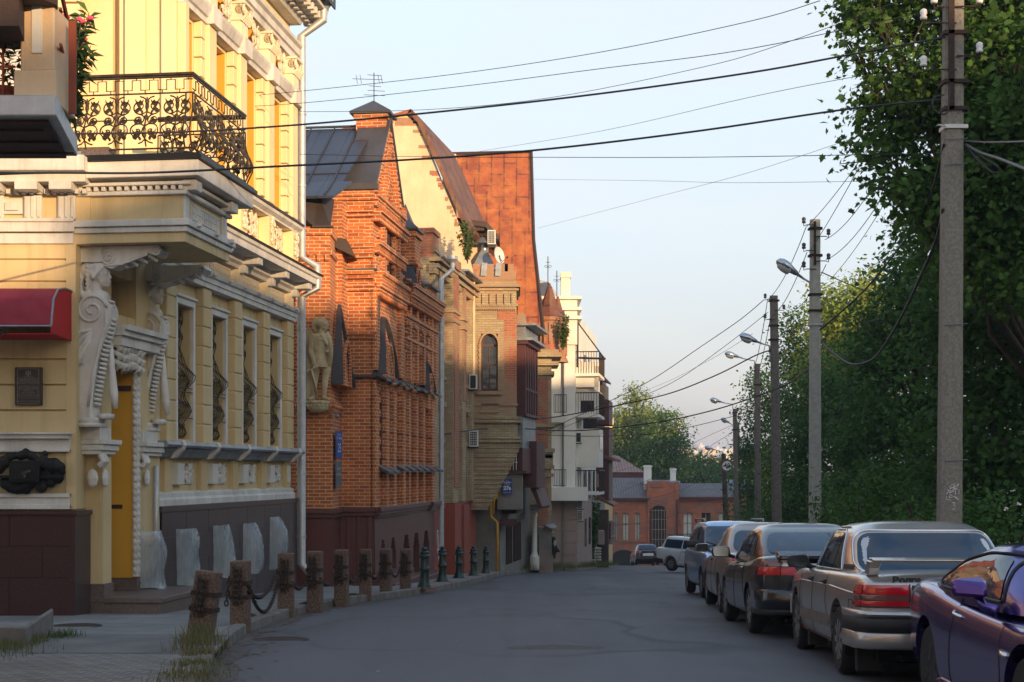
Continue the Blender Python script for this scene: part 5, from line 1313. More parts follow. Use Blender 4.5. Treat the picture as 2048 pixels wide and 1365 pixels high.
# right arm down to the sword hilt
cap(q3(626,679,-.02), q3(622,702,-.05), 7.5, 6); cap(q3(622,702,-.05), q3(630,727,-.16), 5.5, 4); cap(q3(630,730,-.18), q3(634,735,-.2), 4, 3.5)
for k in range(4): cap(q3(632+k*.9,733+k*1.2,-.22), q3(636,735+k*1.4,-.235), 1.1, .9)
cap(q3(631,731,-.2), q3(635,731,-.235), 1.1, .9)
cap(q3(657,678,-.03), q3(662,700,-.08), 7, 5.5); cap(q3(662,700,-.08), q3(656,705,-.16), 5, 4)
# cloak collar and fall of the cloak behind
for a in range(9): cap(q3(628+a*3.4, 672+3*math.sin(a*.5), -.06-.05*math.sin(a*.4)), q3(630+a*3.3, 675+5*math.sin(a*.4), -.08-.05*math.sin(a*.4)), 4, 3.5)
for k in range(6):
    x = 613+k*3.4; cap(q3(x+5,700,.12), q3(x-2+math.sin(k)*2,798,.05), 5, 4.5)
cap(q3(645,672,-.13), q3(655,690,-.12), 4, 3)
st_b = blob(g, .013, 2)
obj('body', st_b, 'statue_stone', st, smooth=True)
mb = MB(); c = q3(639,650,.09); mb.lathe((c.x, c.y, c.z), [(17*S,0),(17*S,.05),(15*S,.07)], 20, 'y'); obj('halo', mb, 'statue_stone', st, bevel=.008)
def wing(pts, y0, y1): m = MB(); m.prism([(P(a,b,Y).x, P(a,b,Y).z) for a, b in pts], 'y', y0, y1); return m
m = wing([(609,665),(613,660),(620,658),(627,668),(626,690),(622,730),(616,745),(608,750),(609,700)], Y+.08, Y+.18)
for k in range(4): m.tube([P(612+k*3.5,668,Y+.07), P(610+k*2.6,745-k*4,Y+.07)], .014, 5)
m.join(wing([(650,662),(654,661),(659,668),(660,690),(655,700),(648,685)], Y+.1, Y+.18)); obj('wings', m, 'statue_stone', st, bevel=.02)
mb = MB(); n = 18; vs = []; cs = q3(660, 706, -.1)
for (rr, o) in ((1, 0), (.75, .05), (.35, .08)):
    for k in range(n):
        a = 2*math.pi*k/n; s_ = math.sin(a); ww = 8.3*S*(1-.15*abs(s_)**3)*math.cos(a)*rr
        vs.append((cs.x + ww*.95 + o*.45, cs.y - o - ww*.35, cs.z + 29*S*s_*rr))
vs.append((cs.x + .04, cs.y - .09, cs.z)); vs.append((cs.x-.02, cs.y+.04, cs.z))
mb.raw(vs, [(r_*n+k, r_*n+(k+1)%n, (r_+1)*n+(k+1)%n, (r_+1)*n+k) for r_ in range(2) for k in range(n)] + [(2*n+k, 2*n+(k+1)%n, 3*n) for k in range(n)] + [(k, (k+1)%n, 3*n+1) for k in range(n)])
obj('shield', mb, 'statue_stone', st, smooth=True, angle=50)
mb = MB(); mb.raw([q3(622,742,-.2), q3(629,740,-.26), q3(640,798,-.2), q3(634,799,-.16), q3(625,741,-.29)], [(0,1,2,3),(0,4,3),(1,4,3,2)][:2] + [(4,1,2),(0,4,2,3)])
mb.tube([q3(616,744,-.2), q3(638,737,-.24)], .025, 6); mb.tube([q3(630,738,-.24), q3(634,728,-.22)], .022, 6); obj('sword', mb, 'statue_stone', st)
mb = MB(); cc = q3(636, 0); cc = (q3(636,803).x, Y+.02)
mb.lathe((cc[0], cc[1], ZA(802,Y)), [(24*S,0),(25*S,-.05),(23*S,-.08),(22*S,-.1),(21*S,-.2),(14*S,-.26)], 8, ph=.39); 
for k in range(6): mb.lathe_ball((cc[0]-.22+k*.088, cc[1]-.25+.02*abs(k-2.5), ZA(812,Y)), .04, (1,.5,1), 6)
obj('plinth', mb, 'statue_stone', st, bevel=.01)
# ================================================================ old brown brick house with oriel tower
F3 = Frame(-2.52, 43.2, .14, 1.0)
ob = thing('old_brick_house', 'weathered yellow and red brick house with battlemented oriel tower, cream gable wall and rusty roofs', 'building', (-2.8, 46, -3.6))
T1 = 8.6
mb = MB(F3)
mb.box(.0, T1, -5, 0, -.9, 6.6); mb.box(.15, .75, -.6, .14, -.9, 6.9); mb.box(2.3, 3.3, -.6, .32, -.9, 7.0); mb.box(4.6, 5.3, -.6, .22, -.9, 6.8); mb.box(6.6, 7.1, -.6, .2, -.9, 6.8)
for zz, nn in ((6.3,.3),(6.5,.36),(3.0,.12),(1.0,.1)): mb.box(0, T1, -.1, nn, zz, zz+.12)
for i in range(40): mb.box(i*.2, i*.2+.1, -.1, .22, 6.12, 6.3)
for a in (.15, 2.3, 4.6):
    for zz in (6.9, 5.3, 5.0): mb.box(a-.06, a+{.15:.66,2.3:1.06,4.6:.76}[a], -.6, {.15:.2,2.3:.4,4.6:.3}[a], zz-.12, zz)
mb.fr = lambda p: F3(p)
for t in (1.5, 3.95, 5.95): arch_band(mb, t, .35, 2.3, 4.4, 4.9, .12, -.01, .1, 10); arch_band(mb, t, .35, -.3, 1.3, 1.6, .12, -.01, .08, 10); mb.box(t-.45, t+.45, 0, .18, 2.15, 2.3)
obj('wall', mb, 'old_yellow_brick', ob)
mb = MB(F3)
mb.box(.0, 1.0, -1.4, .1, 6.6, 7.45); mb.box(-.06, 1.06, -1.4, .16, 7.35, 7.5); mb.box(2.42, 3.2, .325, .36, -.4, 6.4); mb.box(2.36,3.26,-.2,.42,6.6,6.9); mb.box(4.7,5.2,.225,.25,2.5,6.3)
obj('red_pilasters', mb, 'old_red_brick', ob)
mb = MB(F3)
mb.box(.0, T1, -5, .03, -4.5, -.9); mb.box(2.2, 3.4, -.5, .4, -4.5, -.92); mb.box(4.5,5.4,-.5,.3,-4.5,-1.0); mb.box(0,T1,-.1,.1,-1.0,-.9)
obj('plinth', mb, 'red_wall', ob)
mb = MB(F3); mb.raw([(3.42,.05,-3.2),(4.2,.06,-3.3),(4.3,.06,-2.2),(4.0,.06,-1.8),(3.7,.05,-1.95),(3.42,.05,-1.7),(3.42,.034,-3.2),(4.2,.034,-3.3),(4.3,.034,-2.2),(4.0,.034,-1.8),(3.7,.034,-1.95),(3.42,.034,-1.7)], [(0,1,2,3,4,5),(6,7,8,9,10,11)])
obj('bare_patch', mb, 'grey_plaster', ob)
def win3(fr, t, hw, z0, zs, za, n, par, mat='brown_frame'):
    a = arch_pts(t, hw, z0, zs, za, 8); f = MB(fr); f.raw([(u, n, v) for u, v in a], [tuple(range(len(a)))]); w_ = obj('window', f, 'window_glass', par)
    f = MB(fr); arch_band(f, t, hw-.06, z0, zs, za-.06, .06, n+.004, n+.05, 8); f.box(t-.02, t+.02, n+.004, n+.045, z0, zs); f.box(t-hw, t+hw, n+.004, n+.04, zs-.05, zs+.03); f.box(t-hw, t+hw, n+.004, n+.04, z0, z0+.06)
    f.box(t-hw, t+hw, n+.004, n+.04, z0+(zs-z0)*.55, z0+(zs-z0)*.55+.04); obj('frame', f, mat, w_); return w_
for t in (1.5, 3.95, 5.95): win3(F3, t, .35, 2.3, 4.4, 4.8, .008, ob); win3(F3, t, .35, -.3, 1.3, 1.6, .008, ob)
for t in (3.9, 6.0): win3(F3, t, .25, -2.4, -1.5, -1.5, .036, ob)
# tin roof pieces over the eaves
mb = MB(F3)
mb.raw([(1.05,.15,6.85),(4.5,.35,6.72),(4.5,-1.6,7.6),(1.05,-1.6,7.6),(1.05,.15,6.8),(4.5,.35,6.67),(4.5,-1.6,7.5),(1.05,-1.6,7.5)], [(0,1,2,3),(7,6,5,4),(0,4,5,1),(1,5,6,2),(2,6,7,3),(3,7,4,0)])
mb.box(4.5, 8, -1.6, .45, 6.82, 6.88); mb.tube([(0,.38,6.66),(2.2,.42,6.62)], .05, 6)
obj('tin_roof', mb, 'old_tin', ob)
# downpipe with hopper
mb = MB(F3); tp = F3.t_at(883, .45)
mb.tube([(tp+.2,.75,6.5),(tp+.2,.75,6.2),(tp,.45,5.9),(tp,.45,-2.9)], .075, 10); mb.lathe((tp+.2,.75,6.4), [(.08,0),(.16,.1),(.16,.2)], 10)
for z in (5, 3, 1, -1): mb.tube([(tp,.45,z),(tp,.45,z+.06)], .088, 10)
obj('downpipe', mb, 'galvanised', ob, smooth=True, angle=35)
# cream gable wall with steep rusty roof, rising behind
YG = 50.0
gp_ = [(520,760),(520,300),(700,258),(822,222),(836,236),(856,288),(878,345),(897,395),(915,440),(934,492),(950,560),(950,760)]
mb = MB(); mb.prism([(XA(a,YG), ZA(b,YG)) for a, b in gp_], 'y', YG, YG+.4); obj('gable_wall', mb, 'cream_gable', ob)
mb = MB()
nz = random.Random(2)
edge = [(822,222),(838,240),(858,290),(880,347),(899,397),(917,441),(936,492)]
for (a, b), (c, d) in zip(edge, edge[1:]):          # bare bricks showing along the verge
    for k in range(5):
        u = nz.random(); x = XA(a+(c-a)*u, YG); z = ZA(b+(d-b)*u, YG); w_ = nz.uniform(.02,.2)*(1.6 if b < 300 else .7); mb.box(x-w_-.06, x-.02, YG-.012+.001*k, YG+.1, z-nz.uniform(.07,.18), z-.02)
mb.box(XA(790,YG), XA(838,YG), YG-.01, YG+.1, ZA(252,YG), ZA(236,YG))
obj('bare_bricks', mb, 'old_red_brick', ob)
mb = MB(); top = [(822,218),(842,238),(866,290),(890,345),(912,395),(932,440),(940,460)]
for (a, b), (c, d) in zip(top, top[1:]):
    p0, p1 = P(a, b, YG-.15), P(c, d, YG-.15); q0_, q1_ = p0+Vector((.95,5.6,0)), p1+Vector((.95,5.6,0)); dz = Vector((-.12,0,-.13))
    mb.raw([p0,p1,q1_,q0_,p0+dz,p1+dz,q1_+dz,q0_+dz], [(0,1,2,3),(7,6,5,4),(0,4,5,1),(1,5,6,2),(2,6,7,3),(3,7,4,0)])
obj('side_roof', mb, 'rust_brown', ob)
mb = MB()
p0, p1 = P(822,218,YG-.15), P(596,282,YG-.15); q = Vector((0.9,5.6,0)); dz = Vector((0,0,-.12))
mb.raw([p0,p1,p1+q,p0+q,p0+dz,p1+dz,p1+q+dz,p0+q+dz], [(0,1,2,3),(7,6,5,4),(0,4,5,1),(1,5,6,2),(2,6,7,3),(3,7,4,0)]); obj('top_roof', mb, 'rust_sheet', ob)
mb = MB(); mb.box(XA(885,56), XA(912,56), 56, 57.5, 6, ZA(308,56)); obj('chimney', mb, 'cream_gable', ob)
# dormer
YD = 52.0; mb = MB(); mb.box(XA(925,YD), XA(975,YD), YD, YD+3, 6.0, ZA(448,YD)); obj('dormer', mb, 'cream_gable', ob)
mb = MB(); a, b = XA(912,YD), XA(980,YD); z = ZA(447,YD)
mb.raw([(a,YD-.6,z+.1),(b-.1,YD-.6,z-.05),(b+.35,YD-.4,z-.55),(b+.35,YD+3,z-.55),(b-.1,YD+3,z+.3),(a,YD+3,z+.4),(a,YD-.6,z-.08),(b-.15,YD-.6,z-.25),(b+.3,YD-.4,z-.68)], [(0,1,4,5),(1,2,3,4),(0,6,7,1),(1,7,8,2)])
mb.box(a+.1, b-.2, YD-.5, YD, z-.35, z-.06)
obj('dormer_roof', mb, 'dark_wood', ob)
# oriel tower
YT = 50.6; xl, xr = XA(944,YT), XA(1033,YT); zt, zb = ZA(552,YT), ZA(838,YT)
FT = Frame(0, YT, 1, 0)
mb = MB(FT)
wc = XA(979,YT); mb.box(xl, wc-.3, -2.6, 0, zb, zt-.15); mb.box(wc+.3, xr, -2.6, 0, zb, zt-.15); mb.box(wc-.3, wc+.3, -2.6, 0, zb, ZA(782,YT)); mb.box(wc-.3, wc+.3, -2.6, 0, ZA(668,YT), zt-.15); mb.box(wc-.3,wc+.3,-2.6,-.3,zb,zt-.2)
for zz, e in ((ZA(575,YT),.14),(ZA(582,YT),.08),(ZA(613,YT),.05),(ZA(838,YT),.08),(ZA(846,YT),.16),(ZA(878,YT),.1),(ZA(885,YT),.16),(ZA(812,YT),.05)): mb.box(xl, xr+e, -2.7, e, zz, zz+.08)
mb.box(xl, xr+.04, -2.65, .03, ZA(885,YT), ZA(838,YT))
i = 0
while xl + .1 + i*.26 < xr - .1: x = xl+.1+i*.26; mb.box(x, x+.09, 0, .07, ZA(612,YT), ZA(588,YT)); i += 1
for i in range(24): mb.box(xl+i*.066, xl+i*.066+.033, 0, .06, ZA(622,YT), ZA(618,YT))
mb.box(wc-.45, wc+.45, 0, .12, ZA(790,YT), ZA(784,YT)); mb.box(wc-.33,wc+.35,0,.06,ZA(826,YT),ZA(820,YT))
for k in range(5): mb.box(wc-.28+k*.13, wc-.2+k*.13, 0, .05, ZA(820,YT), ZA(800+(k%2)*6,YT))
mb.fr = lambda p: FT((p[0], p[1], p[2])); arch_band(mb, wc, .3, ZA(782,YT), ZA(690,YT), ZA(668,YT), .07, 0, .06, 10)
z = ZA(780,YT)
while z < ZA(690,YT): mb.box(wc-.42, wc-.36, 0, .045, z, z+.08); mb.box(wc+.36, wc+.42, 0, .045, z, z+.08); z += .17
# stepped corbel under the tower
st_n = 15
for k in range(st_n):
    u = k/st_n; mb.box(xl-1.2, xr+.12-1.25*u**1.25, -2.6, .04-.02*u, ZA(885,YT)-.16*(k+1), ZA(885,YT)-.16*k); mb.box(xl-1.2, xr+.16-1.25*u**1.25, -2.6, .07-.02*u, ZA(885,YT)-.16*k-.05, ZA(885,YT)-.16*k-.002)
obj('oriel_tower', mb, 'old_yellow_brick', ob)
mb = MB(FT); mb.box(XA(1008,YT), xr+.012, -.6, .012, ZA(812,YT), ZA(640,YT)); mb.box(XA(995,YT), xr+.013, -.6, .013, ZA(640,YT), ZA(618,YT)); mb.box(xl, xr, -2.6, .03, zt-.15, zt+.15)
for x in (xl+.02, xl+.45, xl+.95, xr-.42): mb.box(x, x+.33, -.35, .03, zt+.15, zt+.42)
for y in (.6, 1.3, 2.0): mb.box(xr-.3, xr+.02, -y-.35, -y, zt+.15, zt+.42)
mb.box(xl, xr, -2.6, -.1, zt, zt+.22)
obj('battlement', mb, 'old_red_brick', ob)
win3(FT, wc, .3, ZA(780,YT), ZA(690,YT), ZA(668,YT)-.01, -.22, ob)
mb = MB(); c = (XA(968,YT+1), YT+1.2, ZA(542,YT)); mb.lathe(c, [(.85,-.35),(.75,.0),(.55,.3),(.2,.85),(.14,.92)], 4, ph=.785); mb.lathe((c[0],c[1],c[2]+.9), [(.12,0),(.12,.22),(.42,.24),(.2,.45),(.05,.52)], 12)
for x in (xl+.35, xl+.86): mb.raw([(x,YT-.08,zt+.45),(x+.2,YT-.08,zt+.45),(x+.16,YT-.12,zt-.02),(x-.04,YT-.12,zt-.02),(x,YT+.3,zt+.5),(x+.2,YT+.3,zt+.5)], [(0,1,2,3),(0,1,5,4)])
obj('tower_roof', mb, 'old_tin', ob)
# section beyond the tower
F4 = Frame(-.44, 52.6, .164, 1.0)
mb = MB(F4); mb.box(0, 8, -5, 0, -4.6, 5.8); obj('wall', mb, 'grey_plaster', ob)
mb = MB(F4); mb.box(1.2, 2.0, -.2, .65, 1.5, 6.1) 
mb.box(.6, 3.2, 0, .02, 0, 0) if False else None
obj('wall', mb, 'old_yellow_brick', ob)
mb = MB(F4)                                          # enclosed timber loggias stacked above the pavement
mb.box(1.0, 4.2, -.1, .75, 2.3, 4.9); mb.box(.9, 4.3, -.1, .9, 4.9, 5.05); mb.box(.9, 4.3, -.1, .85, 2.2, 2.3)
for t in (1.0, 1.6, 2.2, 2.8, 3.4, 4.1): mb.box(t, t+.1, .75, .8, 2.3, 4.9)
mb.box(1.0,4.2,.75,.79,3.2,3.3)
mb.box(.3, 3.8, -.1, .8, .05, 1.0); mb.box(2.5, 4.8, .3, 1.0, -.5, 1.3)
obj('timber_loggia', mb, 'maroon', ob, bevel=.01)
mb = MB(F4); mb.box(.85, 4.4, -.1, 1.1, 5.05, 5.15); mb.box(.8,4.5,-.2,1.2,5.6,5.68); mb.box(1.0,4.2,-.1,.8,5.15,5.6); mb.box(.95, 4.25, -.1, .7, 1.0, 2.2); obj('loggia_roof', mb, 'old_tin', ob)
mb = MB(F4); mb.prism([(.0,-.1),(.9,-.35),(1.0,-1.3),(.85,-1.35),(.7,-.5),(0,-.2)], 'x', 3.2, 5.4) if False else cornice(mb, 3.6, 6.2, [(0,.35),(.55,.2),(1.05,-1.25),(.95,-1.35),(.45,-.2),(0,0)])
obj('rusty_canopy', mb, 'maroon', ob)
mb = MB(Frame(0, 52.2, 1, 0)); xa, xb = XA(994,52.2), XA(1046,52.2)
mb.box(xa, xb, -2.2, 0, ZA(1020,52.2), ZA(948,52.2)); obj('balcony_box', mb, 'grey_plaster', ob, bevel=.02)
mb = MB(Frame(0, 52.2, 1, 0)); mb.box(xa-.1, xb+.12, -2.3, .12, ZA(948,52.2), ZA(942,52.2)); mb.box(xa, xb-.2, -.5, -.42, ZA(940,52.2), ZA(885,52.2))
mb.box(xa+.1, xa+.75, -.9, .0, ZA(1052,52.2), ZA(1040,52.2))
obj('balcony_ledge', mb, 'maroon', ob)
mb = MB(Frame(0, 52.2, 1, 0))
for i in range(7): mb.tube([(xa+.05+i*.11, -.35, ZA(941,52.2)), (xa+.05+i*.11, -.35, ZA(888,52.2))], .012, 4)
for z in (905, 925): mb.tube([(xa, -.35, ZA(z,52.2)), (xb-.2, -.35, ZA(z,52.2))], .012, 4)
obj('window_bars', mb, 'white_paint', ob)
mb = MB(F4)
for i, t in enumerate((1.3, 2.0, 3.0, 3.6, 4.2)): mb.box(t, t+.42, .002, .03, -3.35, -1.9)
mb.box(.5,1.9,.002,.45,-1.3,-.7)
obj('window', mb, 'window_glass', ob)
mb = MB(F4)
for t in (1.3, 2.0, 3.0, 3.6, 4.2):
    for a, b in ((t-.04,t),(t+.19,t+.23),(t+.42,t+.46)): mb.box(a, b, .002, .06, -3.4, -1.85)
    mb.box(t-.04, t+.46, .03, .06, -1.9, -1.85)
for t in (.5,.95,1.4,1.85): mb.box(t,t+.05,.45,.48,-1.3,-.6)
mb.box(.4,2.0,0,.55,-1.45,-1.3)
obj('window_frames', mb, 'dark_wood', ob)
mb = MB(F3); yt = 7.75; mb.tube([(yt,.9,.3),(yt,.9,-.8),(yt,.7,-1.0),(yt,.7,-1.5),(yt+.15,.9,-1.7),(yt+.15,.9,-3.6)], .05, 8); mb.tube([(yt-.1,.9,.3),(yt-.1,.8,-1.4)], .035, 8)
obj('gas_pipe', mb, 'yellow_pipe', ob, smooth=True)
# tall rusty roof facing the viewer
A = [P(903,309,63), P(1062,305,63), P(1066,480,61), P(1086,665,59.3), P(903,700,59.3), P(903,480,61)]
B = [v + Vector((0, 5, 0)) for v in A]
mb = MB(); mb.v = A + B; mb.f = [(0,1,2,5),(5,2,3,4),(6,7,8,11),(11,8,9,10),(1,7,8,2),(2,8,9,3),(0,6,7,1)]
obj('tall_roof', mb, 'rust_sheet', ob)
mb = MB(); mb.tube([P(1063,304,62.95), P(1068,480,60.95), P(1088,665,59.2)], .06, 5); mb.tube([P(900,307,62.9), P(1063,303,62.9)], .05, 5); obj('roof_edge', mb, 'dark_wood', ob)
# pier with the two pointed turrets
YP = 60.0; FP = Frame(0, YP, 1, 0); pl_, pr_ = XA(1070,YP), XA(1103,YP)
mb = MB(FP); mb.box(pl_-1.2, pr_, -3, 0, -4.8, 5.2)
for zz, e in ((4.2,.12),(4.6,.3),(4.95,.42),(5.1,.3),(2.0,.14),(.95,.14),(.7,.06),(.25,.12),(-.1,.1),(-2.6,.12)): mb.box(pl_-.1, pr_+e, -1.5-e, e, zz, zz+.16)
mb.box(pl_-.1, pr_+.06, -1.2, .06, .3, .95)
obj('turret_pier', mb, 'old_yellow_brick', ob)
mb = MB(FP); mb.box(pl_+.02, pr_-.14, -.1, .02, 1.1, 4.1); mb.box(pl_+.02, pr_-.14, -.1, .02, -2.5, -.2); mb.box(pl_+.1, pr_-.1, -.1, .05, -3.9, -2.7)
mb.fr = None
for (x, y, zb, r) in ((XA(1099,60.8), 60.9, 5.3, .42), (XA(1116,63.2), 63.4, 5.0, .38)):
    mb.lathe((x, y, zb), [(r+.1,0),(r+.02,.2),(r,.22),(r,1.25),(r+.07,1.3),(r+.1,1.45)], 12)
    for k in range(12):
        a = 2*math.pi*k/12; mb.box(x+math.cos(a)*r-.04, x+math.cos(a)*r+.04, y+math.sin(a)*r-.04, y+math.sin(a)*r+.04, zb+.3, zb+1.2)
obj('turrets', mb, 'old_red_brick', ob)
mb = MB()
for (x, y, zb, r, h) in ((XA(1099,60.8), 60.9, 6.75, .6, 1.45), (XA(1116,63.2), 63.4, 6.45, .52, 1.5)):
    mb.lathe((x, y, zb), [(r,0),(r*.8,.15),(.04,h)], 8)
obj('turret_spires', mb, 'rust_brown', ob)
mb = MB()
for (x, y, z) in ((XA(1096,60.8), 60.9, 8.15), (XA(1114,63.2), 63.4, 7.9)):
    mb.tube([(x,y,z),(x,y,z+1.2)], .018, 4)
    for s in (-1, 1):
        sp = spiral((x+s*.08, z+.75), .08, .02, 1, 0 if s > 0 else math.pi, 10, sgn=s); mb.tube([(a, y, b) for a, b in sp], .009, 4)
    mb.tube([(x-.09,y,z+.95),(x+.09,y,z+.95)], .01, 4)
obj('finials', mb, 'iron', ob)
mb = MB(FP); mb.tube([(pl_-.15,.15,4.6),(pl_-.15,.15,3.6),(pl_-.3,.15,3.2),(pl_-.3,.15,-1.5)], .05, 8); obj('brown_downpipe', mb, 'maroon', ob, smooth=True)
# classical white column and utility cabinet at the pier foot
cl = thing('column', 'slim white plaster column with a scrolled capital standing before the turret pier', 'column', P(1069,1135,58.5))
x, y = XA(1069,58.5), 58.5; mb = MB(); zf = -H(58.5)+.13
mb.lathe((x,y,0), [(.2,zf),(.2,zf+.55),(.15,zf+.6),(.11,zf+.75),(.1,-1.75),(.13,-1.7),(.13,-1.6),(.1,-1.55),(.16,-1.35),(.2,-1.3)], 12); obj('shaft', mb, 'white_wall', cl, smooth=True, angle=40)
mb = MB()
for s in (-1, 1): sp = spiral((x+s*.1, -1.4), .1, .02, 1.3, 1.57, 12, sgn=-s); mb.tube([(a, y-.12, b) for a, b in sp], .03, 5)
mb.box(x-.2, x+.2, y-.15, y+.15, -1.3, -1.22); obj('capital', mb, 'white_wall', cl)
cb_ = thing('utility_cabinet', 'grey green utility cabinet with small tin roof by the turret pier', 'cabinet', P(1092,1128,58.9))
mb = MB(); mb.box(XA(1077,58.9), XA(1105,58.9), 58.9, 60, ZA(1102,58.9), ZA(1055,58.9)); obj('body', mb, 'grey_plaster', cb_, bevel=.01)
mb = MB(); mb.box(XA(1078,58.9), XA(1106,58.9), 58.85, 60, -4.6, ZA(1101,58.9)); obj('base', mb, 'taupe_wall', cb_)
mb = MB(); mb.raw([(XA(1090,58.7),58.6,ZA(1052,58.7)),(XA(1114,58.7),58.6,ZA(1054,58.7)),(XA(1110,58.7),60,ZA(1049,58.7)),(XA(1092,58.7),60,ZA(1050,58.7)),(XA(1102,58.7),58.55,ZA(1057,58.7))], [(0,4,1),(0,1,2,3),(0,3,4),(1,4,2)]); obj('roof', mb, 'old_tin', cb_)
# ---- things on the old house
def ac_unit(c, w, h, d, lab, dark=False):
    """air conditioner: grille faces the viewer, fan on the front"""
    o = thing('air_conditioner', lab, 'air conditioner', c, 'air conditioners on the old facades')
    mb = MB(); mb.box(c[0]-w/2, c[0]+w/2, c[1], c[1]+d, c[2], c[2]+h); obj('casing', mb, 'plastic_white', o, bevel=.012)
    mb = MB()
    if dark: mb.box(c[0]-w*.34, c[0]+w*.34, c[1]-.012, c[1]+.01, c[2]+h*.08, c[2]+h*.92)
    else:
        for i in range(4):
            for j in range(6): mb.box(c[0]-w*.36+i*w*.19, c[0]-w*.36+i*w*.19+w*.14, c[1]-.012, c[1]+.01, c[2]+h*(.1+j*.14), c[2]+h*(.2+j*.14))
    obj('grille', mb, 'vent_dark', o)
    mb = MB(); mb.box(c[0]-w/2-.04, c[0]+w/2+.02, c[1]+.05, c[1]+.1, c[2]-.05, c[2]-.005); mb.box(c[0]-w/2-.04, c[0]-w/2-.0, c[1]+.05, c[1]+d+.3, c[2]-.05, c[2]-.005); obj('bracket', mb, 'iron', o)
    return o
def at(px, py, Y): return tuple(P(px, py, Y))
ac_unit(at(946,779,49.6), .28, .52, .6, 'slim grey air conditioner with a dark grille beside the tall arched window', True)
ac_unit(at(947,894,49.6), .32, .58, .5, 'white air conditioner with a latticed grille below the oriel tower', False)
ac_unit(at(983,489,51.4), .3, .52, .7, 'white air conditioner high under the dormer beside the rusty roof', False)
ds = thing('satellite_dish', 'round pale satellite dish beside the tin spire on the oriel tower', 'satellite dish', at(1000,527,51.2))
mb = MB(); c = P(999,511,51.0)
pr = []
n = 20; vs = []; ax = Vector((.8,-.55,.15)).normalized(); u_ = ax.cross(Vector((0,0,1))).normalized(); v_ = ax.cross(u_)
for rr, dd in ((.02,-.07),(.16,-.06),(.26,-.03),(.3,0),(.31,.0),(.26,-.045),(.1,-.085)):
    for k in range(n): a = 2*math.pi*k/n; vs.append(c + u_*rr*math.cos(a) + v_*rr*math.sin(a) + ax*dd)
mb.raw(vs, [(i*n+k, i*n+(k+1)%n, (i+1)*n+(k+1)%n, (i+1)*n+k) for i in range(6) for k in range(n)] + [tuple(range(n))]); obj('dish', mb, 'plastic_white', ds, smooth=True, angle=60)
mb = MB(); mb.tube([c+v_*.3, c+ax*.3+v_*.15], .012, 4); mb.lathe_ball(c+ax*.32+v_*.15, .04, (1,1,1), 6); mb.tube([c, c+Vector((.1,.2,-.5))], .02, 5); obj('arm', mb, 'iron', ds)
leafy('wall_sapling', 'small sapling sprouting from the brick eaves below the cream gable', 'sapling', tuple(P(935,528,48.6)), 900, .45, 1.45, 'sprout_leaf', 5, 0, 'saplings growing on the old brickwork', ll=.11, lw=.035, stems=12)
leafy('wall_sapling', 'leafy sapling hanging from the ledge beside the pointed brick turrets', 'sapling', tuple(P(1126,702,60.2)), 800, .4, 1.5, 'sprout_leaf', 6, 0, 'saplings growing on the old brickwork', ll=.14, lw=.04, stems=12)
sg = thing('house_number_sign', 'square blue house number plate reading 27a on the grey balcony box', 'sign', tuple(P(1015,975,52)))
mb = MB(); x0_, x1_ = XA(1005,52.1), XA(1024,52.1); z0_, z1_ = ZA(989,52.1), ZA(958,52.1)
mb.box(x0_, x1_, 52.1, 52.15, z0_, z1_); obj('plate', mb, 'blue_plate', sg)
mb = MB(); xc, zc = (x0_+x1_)/2, (z0_+z1_)/2
def onX(xc, zc, y): return lambda v: Vector((xc+v.x, y, zc+v.y))
mb.join(textmb('27a', .19, .004, onX(xc, zc-.06, 52.08), .01)); mb.join(textmb('Дарвіна', .075, .004, onX(xc, zc+.15, 52.08), .004)); mb.join(textmb('вул.', .05, .004, onX(xc, zc+.22, 52.09))); mb.join(textmb('Darvina St.', .05, .004, onX(xc, zc+.08, 52.09))); mb.join(textmb('КИЇВСЬКИЙ', .045, .004, onX(xc, zc-.22, 52.09)))
obj('lettering', mb, 'white_paint', sg)
cm = thing('security_camera', 'small white security camera on the wall where the red and old houses meet', 'camera', tuple(P(851,877,42.8)))
c = P(851,877,42.8); mb = MB(); mb.tube([c, c+Vector((.16,-.1,-.03))], .05, 8); obj('housing', mb, 'plastic_white', cm, smooth=True, angle=40); mb = MB(); mb.lathe_ball(c+Vector((.17,-.11,-.035)), .04, (1,1,1), 6); mb.tube([c, c+Vector((-.12,.05,.02))], .02, 5); obj('lens', mb, 'vent_dark', cm)
# graffiti on the red plinth
mb = MB(F3)
for k, (z, r) in enumerate(((-1.9,.2),(-2.15,.16),(-2.4,.17),(-2.6,.1))):
    sp = spiral((1.2+.06*k, z), r, .05, 1.1, k, 16); mb.tube([(a, .035, b) for a, b in sp], .018, 4)
obj('graffiti', mb, 'lamp_glass', ob)
leg = thing('draped_coat', 'black coat with a white patch hanging on the post of the grey cabinet', 'coat', tuple(P(1109,1090,58.4)))
g = MB(); Yc = 58.45; s_ = Yc/FL
for a, b, ra, rb in ((((1107,1077)),(1109,1092),4,5),((1109,1092),(1108,1106),5.5,5),((1112,1098),(1117,1103),4,3),((1108,1106),(1109,1117),4,2)): capsule(g, P(a[0],a[1],Yc), P(b[0],b[1],Yc), ra*s_, rb*s_)
obj('cloth', blob(g, .03, 1), 'black_cloth', leg, smooth=True)
mb = MB(); mb.lathe_ball(P(1110,1087,Yc-.1), .1, (.7,.4,1.3), 7); obj('white_patch', mb, 'sack', leg)
